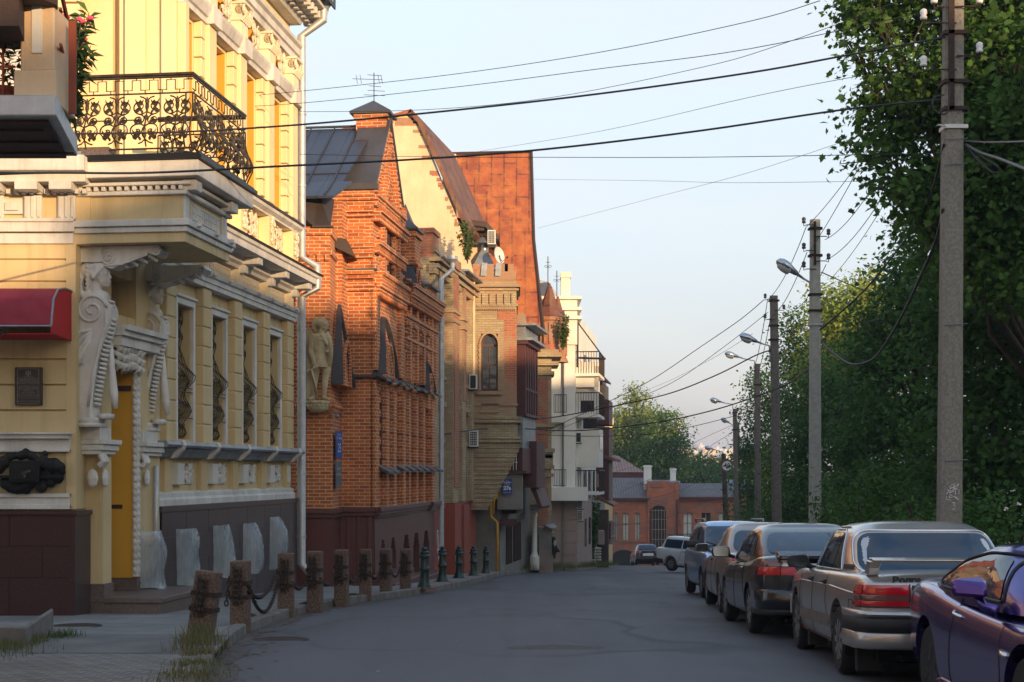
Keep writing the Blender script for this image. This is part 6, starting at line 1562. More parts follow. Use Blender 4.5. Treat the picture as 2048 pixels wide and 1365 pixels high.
# ================================================================ white block with balconies
F5 = Frame(XA(1150,66), 66, .135, 1.0)
wb = thing('white_apartment_house', 'pale narrow apartment house with stacked balconies and a taupe ground floor', 'building', (2.5, 68, -4.6))
Y5 = 66.0; G5 = Frame(0, Y5, 1, 0)
mb = MB(G5); mb.box(XA(1040,Y5), XA(1150,Y5), -14, 0, ZA(992,Y5), ZA(612,Y5)); mb.box(XA(1118,Y5), XA(1150,Y5)+.1, -3, .12, ZA(690,Y5), ZA(596,Y5)) 
mb.box(XA(1122,Y5), XA(1140,Y5), -.6, .05, ZA(612,Y5), ZA(556,Y5)); mb.box(XA(1121,Y5), XA(1142,Y5), -.65, .1, ZA(556,Y5), ZA(545,Y5))
for zz in (600, 622, 640): mb.box(XA(1040,Y5), XA(1150,Y5)+.3, -3, .3, ZA(zz,Y5), ZA(zz-6,Y5))
obj('wall', mb, 'white_wall', wb)
mb = MB(F5); mb.box(0, 13, -4, .001, ZA(992,66), 7.6); mb.box(1.0, 3.4, 0, .9, ZA(830,66), ZA(750,67)+.0); mb.box(1.0,3.4,0,.9,ZA(930,66),ZA(835,66)) if False else None
mb.box(.9, 3.6, 0, 1.05, ZA(935,67), ZA(858,67)); mb.box(.9, 3.6, 0, 1.0, ZA(832,67), ZA(782,67))
obj('wall', mb, 'white_wall', wb)
mb = MB(G5); mb.box(XA(1040,Y5), XA(1152,Y5), -14, .03, -5.6, ZA(992,Y5))
for k in range(8): mb.box(XA(1040,Y5), XA(1155,Y5), -.2, .06, ZA(992,Y5)-.53-.55*k, ZA(992,Y5)-.05-.55*k)
obj('ground_floor', mb, 'taupe_wall', wb)
mb = MB(F5); mb.box(0, 13, -4, .03, -5.8, ZA(992,66)); obj('ground_floor', mb, 'taupe_wall', wb)
mb = MB(F5)
def balcony(mb, t0, t1, n1, z, h=1.0, slab_=.14):
    mb.box(t0, t1, 0, n1, z-slab_, z)
for z in (ZA(832,68), ZA(975,68)-.2, ZA(752,68)): balcony(mb, .3, 3.8, 1.1, z)
mb.fr = G5
for z in (ZA(836,65), ZA(826,65)-.0, ): pass
mb.box(XA(1072,64.6), XA(1150,64.6)+.6, 0, 1.3, ZA(1002,64.6), ZA(975,64.6)); mb.box(XA(1072,64.6), XA(1132,64.6), 0, 1.3, ZA(838,64.6)-.16, ZA(828,64.6)-.1)
obj('balcony_slabs', mb, 'white_wall', wb)
mb = MB(G5)
def rails(x0, x1, n, z0, z1, k):
    mb.tube([(x0,n,z1),(x1,n,z1)], .02, 4); mb.tube([(x0,n,z0),(x1,n,z0)], .015, 4)
    for i in range(k+1): x = x0+(x1-x0)*i/k; mb.tube([(x,n,z0),(x,n,z1)], .012, 4)
rails(XA(1108,64.7), XA(1133,64.7), 1.3, ZA(825,64.7), ZA(790,64.7), 8); rails(XA(1106,64.7), XA(1132,64.7), 1.3, ZA(972,64.7), ZA(940,64.7), 8)
mb.fr = F5
for z in (ZA(832,68), ZA(975,68)-.2, ZA(752,68)):
    for n in (1.1,):
        mb.tube([(.3,0,z+1),(.3,n,z+1),(3.8,n,z+1)], .025, 4)
        for i in range(10): mb.tube([(.3,n*i/9,z),(.3,n*i/9,z+1)], .012, 4)
        for i in range(24): mb.tube([(.3+3.5*i/23,n,z),(.3+3.5*i/23,n,z+1)], .012, 4)
mb.tube([(.2,.1,8.0-.9),(.4,1.35,5.4)], .03, 4); mb.tube([(.3,.1,5.45),(.4,1.4,5.4)], .05, 4); mb.tube([(.2,.1,7.1),(.2,.1,5.0)], .05, 4)
obj('balcony_rails', mb, 'iron', wb)
mb = MB(G5)
for x, za, zb in ((1076,860,836),(1078,905,870)): mb.box(XA(x,Y5), XA(x+16,Y5), .002, .03, ZA(za,Y5), ZA(zb,Y5))
mb.fr = F5
mb.box(1.15, 3.3, 1.052, 1.07, ZA(900,67), ZA(868,67)); mb.box(.89,.898,.3,.95,ZA(858,67),ZA(838,67)); mb.box(.85,.895,.25,.85,ZA(776,67)+.0,ZA(735,67)); mb.box(.89,.899,.2,.8,ZA(824,67),ZA(802,67))
for z in (-3.6, -1.2, 2, 4.6):
    for t in (5, 7.5, 10.5): mb.box(t, t+1.1, .035, .05, z, z+1.4)
obj('window', mb, 'window_glass', wb)
mb = MB(F5); mb.box(.6, 3.8, 0, 1.1, ZA(735,67), ZA(726,67)); mb.box(.62,.7,.0,1.05,ZA(776,67),ZA(735,67)) ; mb.box(.62,.7,.85,1.05,ZA(782,67),ZA(730,67)); obj('glazed_loggia', mb, 'white_wall', wb)
mb = MB(G5); mb.tube([(XA(1127,65.9),.1,6.6),(XA(1125,65.9),.1,-4.0),(XA(1128,65.9),.3,-4.4)], .05, 6); mb.tube([(XA(1127,65.9),.12,7.6),(XA(1131,65.9),.2,6.9),(XA(1127,65.9),.1,6.6)], .05, 6); obj('downpipe', mb, 'concrete_dark', wb, smooth=True)
mb = MB(); mb.prism([(XA(1040,68),ZA(600,68)),(XA(1124,68),ZA(604,68)),(XA(1095,70),ZA(575,70)),(XA(1040,70),ZA(565,70))], 'y', 68, 76); obj('roof', mb, 'old_tin', wb)
for py, lab in ((1018,'upper of two air conditioners stacked on the side of the pale apartment house'), (1042,'lower of two air conditioners stacked on the side of the pale apartment house')):
    ac_unit(at(1160,py,66.4), .28, .5, .5, lab, False)
ac_unit(at(1157,886,66.4), .3, .5, .3, 'air conditioner on the white enclosed balcony of the pale apartment house', True)
# ================================================================ brown house with timber balconies, then the yellow one
bh = thing('brown_balcony_house', 'narrow house with brown timber balconies and a maroon canopy beyond the pale apartment house', 'building', (5, 80, -5.4))
F6 = Frame(XA(1186,80), 80, .14, 1)
mb = MB(F6); mb.box(0, 9, -5, 0, -6.5, ZA(745,80)); mb.box(-.5,6,0,.3,ZA(762,80),ZA(745,80)) ; obj('wall', mb, 'grey_plaster', bh)
mb = MB(F6); mb.box(.0, 3, 0, .9, ZA(850,80), ZA(800,80)); mb.box(0, 3, 0, .9, ZA(1000,80), ZA(840,80)-.4); mb.box(-.1,3.2,0,1.0,ZA(1085,80)+.2,ZA(1045,80)); obj('balconies', mb, 'maroon', bh, bevel=.02)
mb = MB(F6); mb.box(-.01, 2.5, .1, .7, ZA(798,80), ZA(770,80)); mb.box(-.02, 2.5, .12, .6, ZA(975,80), ZA(948,80)); obj('window', mb, 'old_timber', bh)
mb = MB(F6)
cornice(mb, -.3, 4, [(0,ZA(902,80)),(1.3,ZA(918,80)),(1.3,ZA(924,80)),(0,ZA(912,80))]); cornice(mb, -.4, 3.5, [(0,ZA(985,80)),(1.2,ZA(1010,80)),(1.2,ZA(1014,80)),(0,ZA(995,80))]); cornice(mb, -.6, 3, [(.0,ZA(745,80)+.4),(.8,ZA(760,80)),(.8,ZA(764,80)),(0,ZA(752,80))])
obj('canopies', mb, 'rust_brown', bh)
mb = MB(F6); mb.box(-.8,-.1,.3,.9,-6,ZA(1020,79.5)); obj('bay_post', mb, 'dark_wood', bh)
mb = MB(); mb.box(XA(1196,78), XA(1209,78), 78, 79.5, ZA(1090,78), ZA(1062,78)); mb.box(XA(1208,80), XA(1230,80), 80, 81, ZA(1089,80), ZA(1073,80)); obj('sheds', mb, 'taupe_wall', bh, bevel=.02)
sk = MB()
for i in range(5):
    for j in range(2): sk.lathe_ball((XA(1183+j*12,76.5), 76.5+.3*j, ZA(1121-i*5.6,76.5)), .2, (1.3,1.2,.45), 8)
tag(obj('sandbags', sk, 'sack', smooth=True), 'stack of pale sandbags against the foot of the brown balcony house', 'sandbags')
leafy('climbing_vine', 'green vine climbing the wall between the pale and the brown houses', 'vine', (XA(1180,76), 76, -4.8), 2600, .75, 3.9, 'dark_leaf', 11, 0, ll=.2, lw=.08, stems=20)
yh = thing('distant_yellow_house', 'narrow sunlit yellow house front beyond the timber balconies', 'building', (6.2, 92, -6))
mb = MB(); mb.box(XA(1195,92), XA(1225,92), 92, 100, -7, ZA(850,92)); mb.box(XA(1196,91.8), XA(1227,91.8), 91.8, 98, ZA(850,92), ZA(838,92)); obj('wall', mb, 'pale_yellow', yh)
mb = MB(); mb.prism([(XA(1190,91.8),ZA(838,92)),(XA(1230,91.8),ZA(838,92)),(XA(1210,91.8),ZA(828,92))], 'y', 91.7, 98); obj('roof', mb, 'old_tin', yh)
# ================================================================ brick house closing the street
YB = 112.0; FB = Frame(0, YB, 1, 0)
def xb(px): return XA(px, YB)
def zb_(py): return ZA(py, YB)
eb = thing('brick_end_house', 'low red brick house with tall arched window and corrugated roof closing the street', 'building', (xb(1340), YB, -7.4))
wops = [(1228,1236,1082,1026),(1246,1258,1082,1026),(1270,1280,1082,1026),(1367,1385,1080,1026),(1403,1422,1080,1026),(1438,1456,1080,1026)]
mb = MB(FB)
wall(mb, xb(1200), xb(1296), -9, zb_(1000), 0, -.5, [(xb(a), xb(b), zb_(c), zb_(d)) for a, b, c, d in wops[:3]] )
wall(mb, xb(1355), xb(1480), -9, zb_(998), 0, -.5, [(xb(a), xb(b), zb_(c), zb_(d)) for a, b, c, d in wops[3:]])
mb.box(xb(1296), xb(1302), -.5, .12, -9, zb_(968)); mb.box(xb(1332), xb(1355), -.5, .12, -9, zb_(975)); mb.box(xb(1302), xb(1332), -.5, .1, zb_(1012), zb_(975)); mb.box(xb(1349), xb(1357), -.6, .2, -9, zb_(964)); mb.box(xb(1295), xb(1301), -.6, .2, zb_(1100), zb_(962))
mb.raw([(a, .1, b) for a, b in arch_pts(xb(1322), 1.3, zb_(976), zb_(972), zb_(962), 8)] + [(a, -.4, b) for a, b in arch_pts(xb(1322), 1.3, zb_(976), zb_(972), zb_(962), 8)], [tuple(range(11)), tuple(range(11, 22))] + [(i, i+1, 12+i, 11+i) for i in range(10)])
for zz, e in ((1003,.15),(1000,.25),(1085,.08)): mb.box(xb(1200), xb(1296), -.3, e, zb_(zz), zb_(zz-3)); mb.box(xb(1357), xb(1482), -.3, e, zb_(zz-1), zb_(zz-4)) if zz < 1050 else None
mb.box(xb(1471), xb(1492), -6, .3, -9, zb_(985)); mb.box(xb(1200), xb(1480), -10, -.5, -9, zb_(1004))
arch_band(mb, xb(1317), .58, zb_(1100), zb_(1022), zb_(1011), .14, .1, .2, 10)
obj('wall', mb, 'far_brick', eb)
mb = MB(FB); mb.raw([(a, .02, b) for a, b in arch_pts(xb(1247), .85, -8, zb_(1112), zb_(1100), 8)], [tuple(range(11))]); obj('garage_opening', mb, 'vent_dark', eb)
mb = MB(FB); a = arch_pts(xb(1317), .58, zb_(1102), zb_(1022), zb_(1012), 10); mb.raw([(u, .05, v) for u, v in a], [tuple(range(len(a)))]); bw_ = obj('window', mb, 'window_glass', eb)
mb = MB(FB)
for i in range(-2, 3): mb.box(xb(1317)+i*.23-.02, xb(1317)+i*.23+.02, .06, .1, zb_(1102), zb_(1018))
for py in (1022,1040,1060,1080): mb.box(xb(1317)-.58, xb(1317)+.58, .06, .1, zb_(py), zb_(py)+.05)
obj('frame', mb, 'old_timber', bw_)
for k, (a, b, c, d) in enumerate(wops):
    mb = MB(FB); mb.box(xb(a), xb(b), -.35, -.3, zb_(c), zb_(d)); w_ = obj('window', mb, 'curtain' if k != 4 else 'window_glass', eb)
    mb = MB(FB)
    for u in (a, (a+b)/2, b): mb.box(xb(u)-.04, xb(u)+.04, -.3, -.24, zb_(c), zb_(d))
    for v in (c, (c*.4+d*.6), d): mb.box(xb(a), xb(b), -.3, -.24, zb_(v)-.03, zb_(v)+.03)
    obj('frame', mb, 'old_timber', w_)
mb = MB(FB)
def slope(x0, x1, z0, z1, y0=.35, y1=-4): mb.raw([(x0,y0,z0),(x1,y0,z0),(x1,y1,z1),(x0,y1,z1),(x0,y0,z0-.08),(x1,y0,z0-.08),(x1,y1,z1-.08),(x0,y1,z1-.08)], [(0,1,2,3),(7,6,5,4),(0,4,5,1),(1,5,6,2),(2,6,7,3),(3,7,4,0)])
slope(xb(1357), xb(1475), zb_(996), ZA(967,YB+4)+.0); slope(xb(1200), xb(1296), zb_(998), ZA(956,YB+4)); slope(xb(1290), xb(1360), zb_(972), ZA(960,YB+4), -.3)
obj('roof', mb, 'corrugated', eb)
mb = MB(); Yr = YB+5; mb.v = [P(1190,945,Yr), P(1290,945,Yr), P(1236,912,Yr+4), P(1190,905,Yr+4), P(1290,945,Yr+9)]; mb.f = [(0,1,2,3),(1,4,2)]; obj('upper_roof', mb, 'corrugated_red', eb)
mb = MB(); mb.box(XA(1190,Yr), XA(1289,Yr), Yr+.1, Yr+7, ZA(962,Yr), ZA(945,Yr)); mb.v2 = None; obj('upper_wall', mb, 'maroon', eb)
mb = MB(FB); mb.box(xb(1200), xb(1297), .3, .42, zb_(1000), zb_(996)); mb.box(xb(1357), xb(1476), .3, .42, zb_(998), zb_(994)); mb.tube([(xb(1353),.25,zb_(1000)),(xb(1353),.25,-7.5)], .07, 6); obj('gutter', mb, 'maroon', eb)
for a, b, c, d, yy in ((1289,1303,966,931,1.5),(1342,1352,969,937,1.5)):
    mb = MB(); Yc = YB+yy; mb.box(XA(a,Yc), XA(b,Yc), Yc, Yc+.7, ZA(c,Yc)-1, ZA(d,Yc)); mb.box(XA(a,Yc)-.06, XA(b,Yc)+.06, Yc-.06, Yc+.76, ZA(d+4,Yc), ZA(d+1,Yc)); obj('chimney', mb, 'white_wall', eb)
mb = MB(); Yc = YB+1; mb.box(XA(1334,Yc), XA(1359,Yc), Yc-.2, Yc+1.2, ZA(968,Yc), ZA(962,Yc)); mb.box(XA(1470,Yc), XA(1487,Yc), Yc-.6, Yc+3, ZA(980,Yc), ZA(960,Yc)); obj('blue_tin', mb, 'sky_blue_tin', eb)
# ================================================================ hazy city on the skyline
random.seed(12)
cities = [(1340,1372,898,930,1500,'white_wall'),(1350,1392,906,940,1300,'cream_gable'),(1372,1396,901,945,1350,'white_wall'),(1389,1401,893,935,1700,'taupe_wall'),(1398,1410,891,935,1650,'white_wall'),(1406,1432,897,940,1350,'cream_gable'),(1412,1427,912,945,1200,'taupe_wall'),(1430,1446,898,935,1500,'white_wall'),(1446,1462,902,938,1400,'white_wall'),(1452,1476,903,938,1450,'cream_gable'),(1476,1492,905,938,1500,'white_wall'),(1360,1440,921,950,1000,'cream_gable'),(1380,1450,930,955,800,'taupe_wall'),(1492,1530,908,940,1500,'white_wall'),(1330,1350,912,940,1400,'cream_gable')]
for i, (a, b, c, d, Y, m) in enumerate(cities):
    lab = ['left end','left of the dark tower','low block left of centre','tall grey tower block','tall white tower block','wide pinkish block','grey block in front','pale block beside the speed sign','pale block right of the speed sign','wide block behind the thin pole','block at the right end','long low terrace in front','lowest long roof in front','block mostly behind the right hand trees','block behind the tree at the left'][i]
    t_ = thing('distant_apartment_block', 'hazy distant apartment block on the skyline, '+lab, 'building', (XA((a+b)/2,Y), Y, -40), 'distant city blocks on the skyline')
    mb = MB(); x0, x1, zt = XA(a,Y), XA(b,Y), ZA(c,Y); mb.box(x0, x1, Y, Y+30, -48, zt); mb.box(x0+(x1-x0)*.3, x0+(x1-x0)*.6, Y+5, Y+15, zt, zt+2.5); obj('wall', mb, m, t_)
    mb = MB(); z = zt-3.5
    while z > -25:
        x = x0+1.2
        while x < x1-1.5: mb.box(x, x+1.4, Y-.05, Y+.1, z, z+1.5); x += 3.4
        z -= 3.3
    if mb.v: obj('window', mb, 'taupe_wall', t_)
mb = MB()
t_ = thing('distant_chimney', 'tall thin striped factory chimney far off above the city', 'chimney', (XA(1356,1300), 1300, -40)); mb.lathe((XA(1356,1300), 1300, 0), [(3,-44),(1.8,ZA(836,1300))], 10); obj('stack', mb, 'white_wall', t_)
# ================================================================ unseen houses added at right and behind: they shade the street and darken reflections
def shade_block(x, y, w_, l_, top, lab):
    t_ = thing('light_blocking_house', lab, 'building', (x, y, -3)); g0 = -H(y+l_) - 3
    mb = MB(); mb.box(x, x+w_, y, y+l_, g0, top-.6); obj('wall', mb, 'cream_gable', t_)
    mb = MB(); mb.prism([(x-.5, top-.6), (x+w_+.5, top-.6), (x+w_/2, top+.5)], 'y', y-.4, y+l_+.4); obj('roof', mb, 'rust_brown', t_)
    mb = MB(); z = -1.0
    while z < top-2.4:
        k = 0
        while y+1.5+k*2.6 < y+l_-1.2: mb.box(x-.03, x+.01, y+1.5+k*2.6, y+2.7+k*2.6, z, z+1.5); k += 1
        z += 3
    obj('window', mb, 'window_glass', t_)
shade_block(34, -112, 12, 62, 14.0, 'long cream apartment block across the park, its far half, unseen, added to shade the street')  # added sun blocker, its height set by the shadow edge on the facades
shade_block(-34, -58, 42, 9, 9.5, 'cream house across the street behind the viewer, unseen, added to darken reflections')  # added to block low sky and darken reflections in the cars
shade_block(-18, -48, 9, 54, 8.5, 'long cream house on the mansion side behind the viewer, unseen, added to darken reflections')  # likewise added for darker reflections
shade_block(34, -49.4, 12, 7, 15.0, 'tall block added unseen across the park to shade the mansion doorway')  # added taller piece that keeps sun off the doorway figures
shade_block(34, -42, 12, 44, 13.6, 'cream apartment block beside the lower ones across the park, unseen, added to shade the street')
shade_block(34, 4, 12, 20, 12.0, 'middle height cream house across the park, unseen, added to shade the street')
shade_block(34, 26, 12, 34, 10.6, 'lowest cream house across the park, unseen, added to shade the street')
shade_block(46, 46, 14, 56, 12.5, 'long cream house behind the park trees, unseen, added to shade the end house')  # added to keep sun off the brick end house
# ================================================================ trees
def leaf_shape(kind):
    if kind == 'maple':
        pts = [(0,-.5),(.16,-.28),(.48,-.34),(.38,-.06),(.56,.14),(.3,.16),(.26,.3),(0,.62),(-.26,.3),(-.3,.16),(-.56,.14),(-.38,-.06),(-.48,-.34),(-.16,-.28)]
        F_ = [(0,1,3,13-0),(1,2,3,3)]
        return np.array(pts)
    return np.array([(0,-.5),(.3,-.1),(.22,.25),(0,.6),(-.22,.25),(-.3,-.1)])
def crown(name, parent, clumps, n, size, mat, seed, kind='oval', shell=.55, droop=.35, mat2=None, frac2=0):
    """leaves gathered in twig clusters through the volume of the given (centre, radii) clumps"""
    rg = np.random.default_rng(seed)
    C = np.array([c for c, r in clumps], float); Rr = np.array([r if hasattr(r, '__len__') else (r, r, r) for c, r in clumps], float)
    vol = Rr.prod(1)**.75; k = rg.choice(len(C), n // 14, p=vol / vol.sum())
    d = rg.normal(size=(len(k), 3)); d /= np.linalg.norm(d, axis=1)[:, None]
    rad = (shell + (1 - shell) * rg.random(len(k))**.6) * (1 + rg.normal(0, .1, len(k)))
    tw = C[k] + d * Rr[k] * rad[:, None]
    # uneven outline: drop twigs in noise holes
    keep = np.array([noise.noise(Vector(p) * 1.1) > -.17 for p in tw]); tw = tw[keep]; d = d[keep]
    m = len(tw); per = 14
    spread = size * 2.1
    pos = np.repeat(tw, per, 0) + rg.normal(0, 1, (m*per, 3)) * spread * np.array([1, 1, .55]); dd = np.repeat(d, per, 0)
    N = m * per; nrm = dd * .5 + rg.normal(0, .55, (N, 3)) + np.array([0, 0, .55]); nrm /= np.linalg.norm(nrm, axis=1)[:, None]
    tip = dd * .6 + rg.normal(0, .7, (N, 3)) + np.array([0, 0, -droop]); tip -= nrm * (tip * nrm).sum(1)[:, None]; tip /= np.linalg.norm(tip, axis=1)[:, None] + 1e-9
    sd = np.cross(nrm, tip); s = size * rg.uniform(.45, 1.3, N)
    L = leaf_shape(kind); q = len(L)
    V = pos[:, None, :] + (sd[:, None, :] * L[None, :, :1] + tip[:, None, :] * L[None, :, 1:2]) * s[:, None, None]
    V += nrm[:, None, :] * (np.abs(L[None, :, 0:1]) * -.25 * s[:, None, None])
    idx = np.arange(N)[:, None] * q + np.arange(q)[None, :]
    if mat2:
        h = rg.random(N) < frac2
        a = npmesh(name, V.reshape(-1, 3), [idx[~h]], mat, parent)
        o = npmesh(name, V.reshape(-1, 3), [idx[h]], mat2, parent); return a
    return npmesh(name, V.reshape(-1, 3), [idx], mat, parent)
def tree(label, base, height, trunk_r, clumps, n, size, mat, seed, kind='oval', group='trees of the park on the right', mat2=None, frac2=0, shell=.55, name='tree'):
    t = thing(name, label, 'tree', base, group); rd = random.Random(seed)
    mb = MB(); b = Vector(base); top = b + Vector((rd.uniform(-.3,.3), rd.uniform(-.3,.3), height*.8))
    pts = [b.lerp(top, u) + Vector((rd.gauss(0,.06), rd.gauss(0,.06), 0))*height*.12*u for u in (0,.15,.3,.45,.6,.8,1)]
    mb.tube(pts, [trunk_r*(1.25-u*1.1) for u in (0,.15,.3,.45,.6,.8,1)], 8)
    for c, r in clumps:
        c = Vector(c); u = min(.9, max(.2, (c.z - b.z)/height*.75)); i = u*6; p = pts[int(i)].lerp(pts[min(6,int(i)+1)], i-int(i))
        m_ = p.lerp(c, .5) + Vector((rd.gauss(0,.2), rd.gauss(0,.2), rd.uniform(-.3,.1)))
        rr = trunk_r*(.5-.3*u)
        mb.tube([p, m_, c], [rr, rr*.65, rr*.25], 5)
        R0 = r if not hasattr(r, '__len__') else r[0]
        for k in range(4):
            e = c + Vector((rd.gauss(0,.6), rd.gauss(0,.6), rd.gauss(.1,.5)))*R0; mb.tube([m_.lerp(c, .5+.12*k), c.lerp(e,.5)+Vector((0,0,.05)), e], [rr*.35, rr*.2, rr*.07], 4)
    obj('trunk', mb, 'bark', t, smooth=True)
    crown('crown', t, clumps, n, size, mat, seed, kind, shell=shell, mat2=mat2, frac2=frac2)
    return t
def cl(px, py, Y, r): p = P(px, py, Y); return ((p.x, p.y, p.z), r)
def gb(px, Y): return (XA(px,Y), Y, -H(Y)+.3)
# near maple filling the upper right
tree('tall maple with broad lobed leaves overhanging the nearest concrete pole', gb(2110, 25), 14, .2,
     [cl(1760,50,22,(.55,.8,.4)), cl(1722,12,22,(.42,.5,.28)), cl(1700,90,22,(.16,.3,.12)), cl(1800,150,22,(.75,.9,.6)), cl(1790,235,22,(.65,.8,.45)), cl(1840,20,22.5,(.7,1,.6)), cl(1860,290,22,(.9,1,.6)), cl(1790,330,22,(.55,.8,.42)), cl(1870,395,22,(.6,.9,.42)), cl(1780,365,21.5,(.3,.5,.25)),
      cl(1930,120,23,1.2), cl(1990,260,23,1.3), cl(2040,60,23,1.3), cl(1930,380,23,1.1), cl(2050,420,24,1.4), cl(2110,200,24,1.5), cl(1870,170,23,.9), cl(1960,480,24,1.1), cl(1900,-60,23,1.3), cl(1760,-60,22.5,1.0), cl(2060,-100,24,1.6), cl(2010,150,22,1.0), cl(1960,330,22,1.0), cl(2030,380,22,1.1), cl(1990,20,22,.9), cl(2040,260,21.5,.9), cl(2040,500,22,1.1), cl(1960,420,22,.8), cl(2040,130,21,.8)],
     70000, .108, 'maple_leaf', 21, 'maple', mat2='maple_light', frac2=.3)
tree('dense dark tree filling the right edge behind the nearest pole', gb(2150, 28), 11, .2,
     [cl(1980,560,27,1.5), cl(2060,640,27,1.7), cl(1960,720,27,1.3), cl(2080,820,27,1.6), cl(1990,860,26.5,1.3), cl(2050,960,26.5,1.4), cl(1960,980,27,1.1), cl(2120,720,28,1.6), cl(2030,480,28,1.3), cl(1935,900,28,1.2), cl(2060,1040,26,1.1), cl(1975,640,28,1.3)],
     34000, .12, 'dark_leaf', 22, 'maple', mat2='maple_leaf', frac2=.3)
tree('dark leafy tree between the two tallest concrete poles', gb(1830, 37), 11, .28,
     [cl(1850,520,37,1.30), cl(1890,610,37,1.40), cl(1820,560,36.4,0.80), cl(1800,640,37,1.10), cl(1880,740,37,1.60), cl(1780,760,37,1.30), cl(1830,860,37,1.60), cl(1750,880,37,1.20), cl(1890,940,37,1.60), cl(1800,990,37,1.40), cl(1730,1000,37,1.10), cl(1910,480,37,1.10), cl(1770,690,38.1,1.20), cl(1890,1030,35.9,1.20), cl(1930,700,38.1,1.30)],
     44000, .115, 'dark_leaf', 23, 'maple', mat2='hedge_leaf', frac2=.4)
tree('mid green tree with drooping twigs behind the second concrete pole', gb(1702, 52), 10, .25,
     [cl(1702,740,52,1.65), cl(1672,820,52,1.54), cl(1692,900,52,1.87), cl(1632,960,52,1.32), cl(1712,1000,50.7,1.54), cl(1652,1020,50.7,1.10), cl(1612,880,52,1.10), cl(1612,800,52,0.99), cl(1762,780,53.3,1.65), cl(1592,1000,52,1.10), cl(1742,880,52,1.54)],
     32000, .14, 'hedge_leaf', 24, 'oval', mat2='dark_leaf', frac2=.4)
tree('sunlit yellow green tree rising above its dark neighbours', gb(1700, 64), 14, .3,
     [cl(1738,565,64,(0.77,0.77,0.68)), cl(1690,605,64,1.27), cl(1750,620,64,1.10), cl(1710,670,64,1.53), cl(1665,660,64,0.94), cl(1680,730,64,1.44), cl(1740,720,64,1.44), cl(1780,680,64,1.10), cl(1650,760,64,1.19), cl(1720,800,64,1.53)],
     34000, .19, 'lime_leaf', 25, 'oval')
tree('olive green tree behind the third concrete pole, its left side against the sky', gb(1600, 70), 11, .25,
     [cl(1585,650,70,(0.99,1.10,0.88)), cl(1610,690,70,1.21), cl(1580,720,70,0.99), cl(1630,740,70,1.43), cl(1590,790,70,1.32), cl(1545,800,70,0.88), cl(1635,830,70,1.43), cl(1570,860,70,1.32), cl(1610,920,70,1.65), cl(1550,940,70,1.21), cl(1590,1000,68.7,1.54), cl(1650,640,71.3,0.99)],
     22000, .17, 'maple_leaf', 26, 'oval', mat2='lime_leaf', frac2=.3)
tree('small dark tree between the fourth and fifth poles', gb(1540, 86), 9, .2,
     [cl(1525,770,86,0.90), cl(1530,830,86,1.30), cl(1510,880,86,1.20), cl(1540,900,86,1.40), cl(1510,950,86,1.40), cl(1540,990,86,1.50), cl(1510,1020,86,1.30), cl(1490,905,86,0.70)],
     15000, .2, 'maple_leaf', 27, 'oval', mat2='dark_leaf', frac2=.4)
tree('green tree just right of the distant brick house', gb(1508, 122), 9, .22,
     [cl(1498,930,122,1.17), cl(1518,960,122,1.53), cl(1493,985,122,1.26), cl(1513,1020,122,1.71), cl(1478,960,123.2,1.08), cl(1448,955,144,1.44), cl(1498,1060,122,1.44)],
     11000, .25, 'hedge_leaf', 28, 'oval', mat2='dark_leaf', frac2=.3)
# background trees behind the brick house
tree('tall pale green poplar behind the brick end house', gb(1270, 137), 19, .35,
     [cl(1268,785,137,(0.86,0.86,0.94)), cl(1262,830,137,1.44), cl(1285,815,137,1.01), cl(1240,850,137,1.30), cl(1280,865,137,1.73), cl(1248,895,137,1.58), cl(1225,880,137,1.08), cl(1310,850,137,1.15), cl(1295,900,137,1.73), cl(1235,925,137,1.30), cl(1270,930,137,1.58), cl(1218,905,138,0.86), cl(1275,798,137,0.65)],
     20000, .27, 'poplar_leaf', 29, 'oval', 'trees behind the brick end house')
tree('round darker tree to the right of the tall poplar', gb(1340, 132), 13, .3,
     [cl(1330,850,132,1.44), cl(1350,870,132,1.28), cl(1325,890,132,1.76), cl(1348,900,132,1.36), cl(1310,920,132,1.60), cl(1340,940,132,1.60), cl(1300,945,132,1.44), cl(1362,882,132,0.72), cl(1320,830,132,0.80)],
     15000, .26, 'maple_leaf', 30, 'oval', 'trees behind the brick end house', mat2='poplar_leaf', frac2=.35)
tree('low spreading tree behind the corrugated roof, left of the speed sign', gb(1400, 150), 9, .25,
     [cl(1380,945,150,1.8), cl(1400,940,150,1.9), cl(1420,950,150,1.7), cl(1360,955,150,1.8), cl(1440,960,150,1.9), cl(1395,962,150,2), cl(1372,925,150,1.0), cl(1425,930,150,1.1), cl(1350,935,150,1.3)],
     10000, .34, 'hedge_leaf', 31, 'oval', 'trees behind the brick end house', mat2='poplar_leaf', frac2=.3)
# bushes under the trees, closing the park edge
def bush(px, py, Y, r, seed, lab):
    c = P(px, py, Y); o = thing('bush', lab, 'bush', (c.x, c.y, -H(Y)), 'bushes under the park trees')
    crown('foliage', o, [((c.x, c.y, c.z), r), ((c.x+.8*r[0], c.y+.3, c.z-.2), r), ((c.x-.8*r[0], c.y, c.z-.3), r)], 9000, .09, 'dark_leaf', seed, 'oval', mat2='hedge_leaf', frac2=.4)
    mb = MB()
    for k in range(5): mb.tube([(c.x+.2*k-.4, c.y, -H(Y)), (c.x+.5*k-1, c.y, c.z)], .03, 4)
    obj('stems', mb, 'bark', o)
bush(1985, 1075, 21, (1.0,.7,.8), 41, 'dark bush at the right edge behind the purple coupe')
bush(1820, 1010, 27, (1.2,.8,1.1), 42, 'dark bush just left of the nearest concrete pole')
bush(1815, 1020, 34, (1.2,.8,1.1), 43, 'dark bush to the right of the numbered pole')
bush(1610, 1040, 52, (1.1,.8,1.0), 44, 'dark bush to the left of the numbered pole')
bush(1535, 1050, 68, (1.2,.9,1.2), 45, 'dark bush between the third and fourth poles')
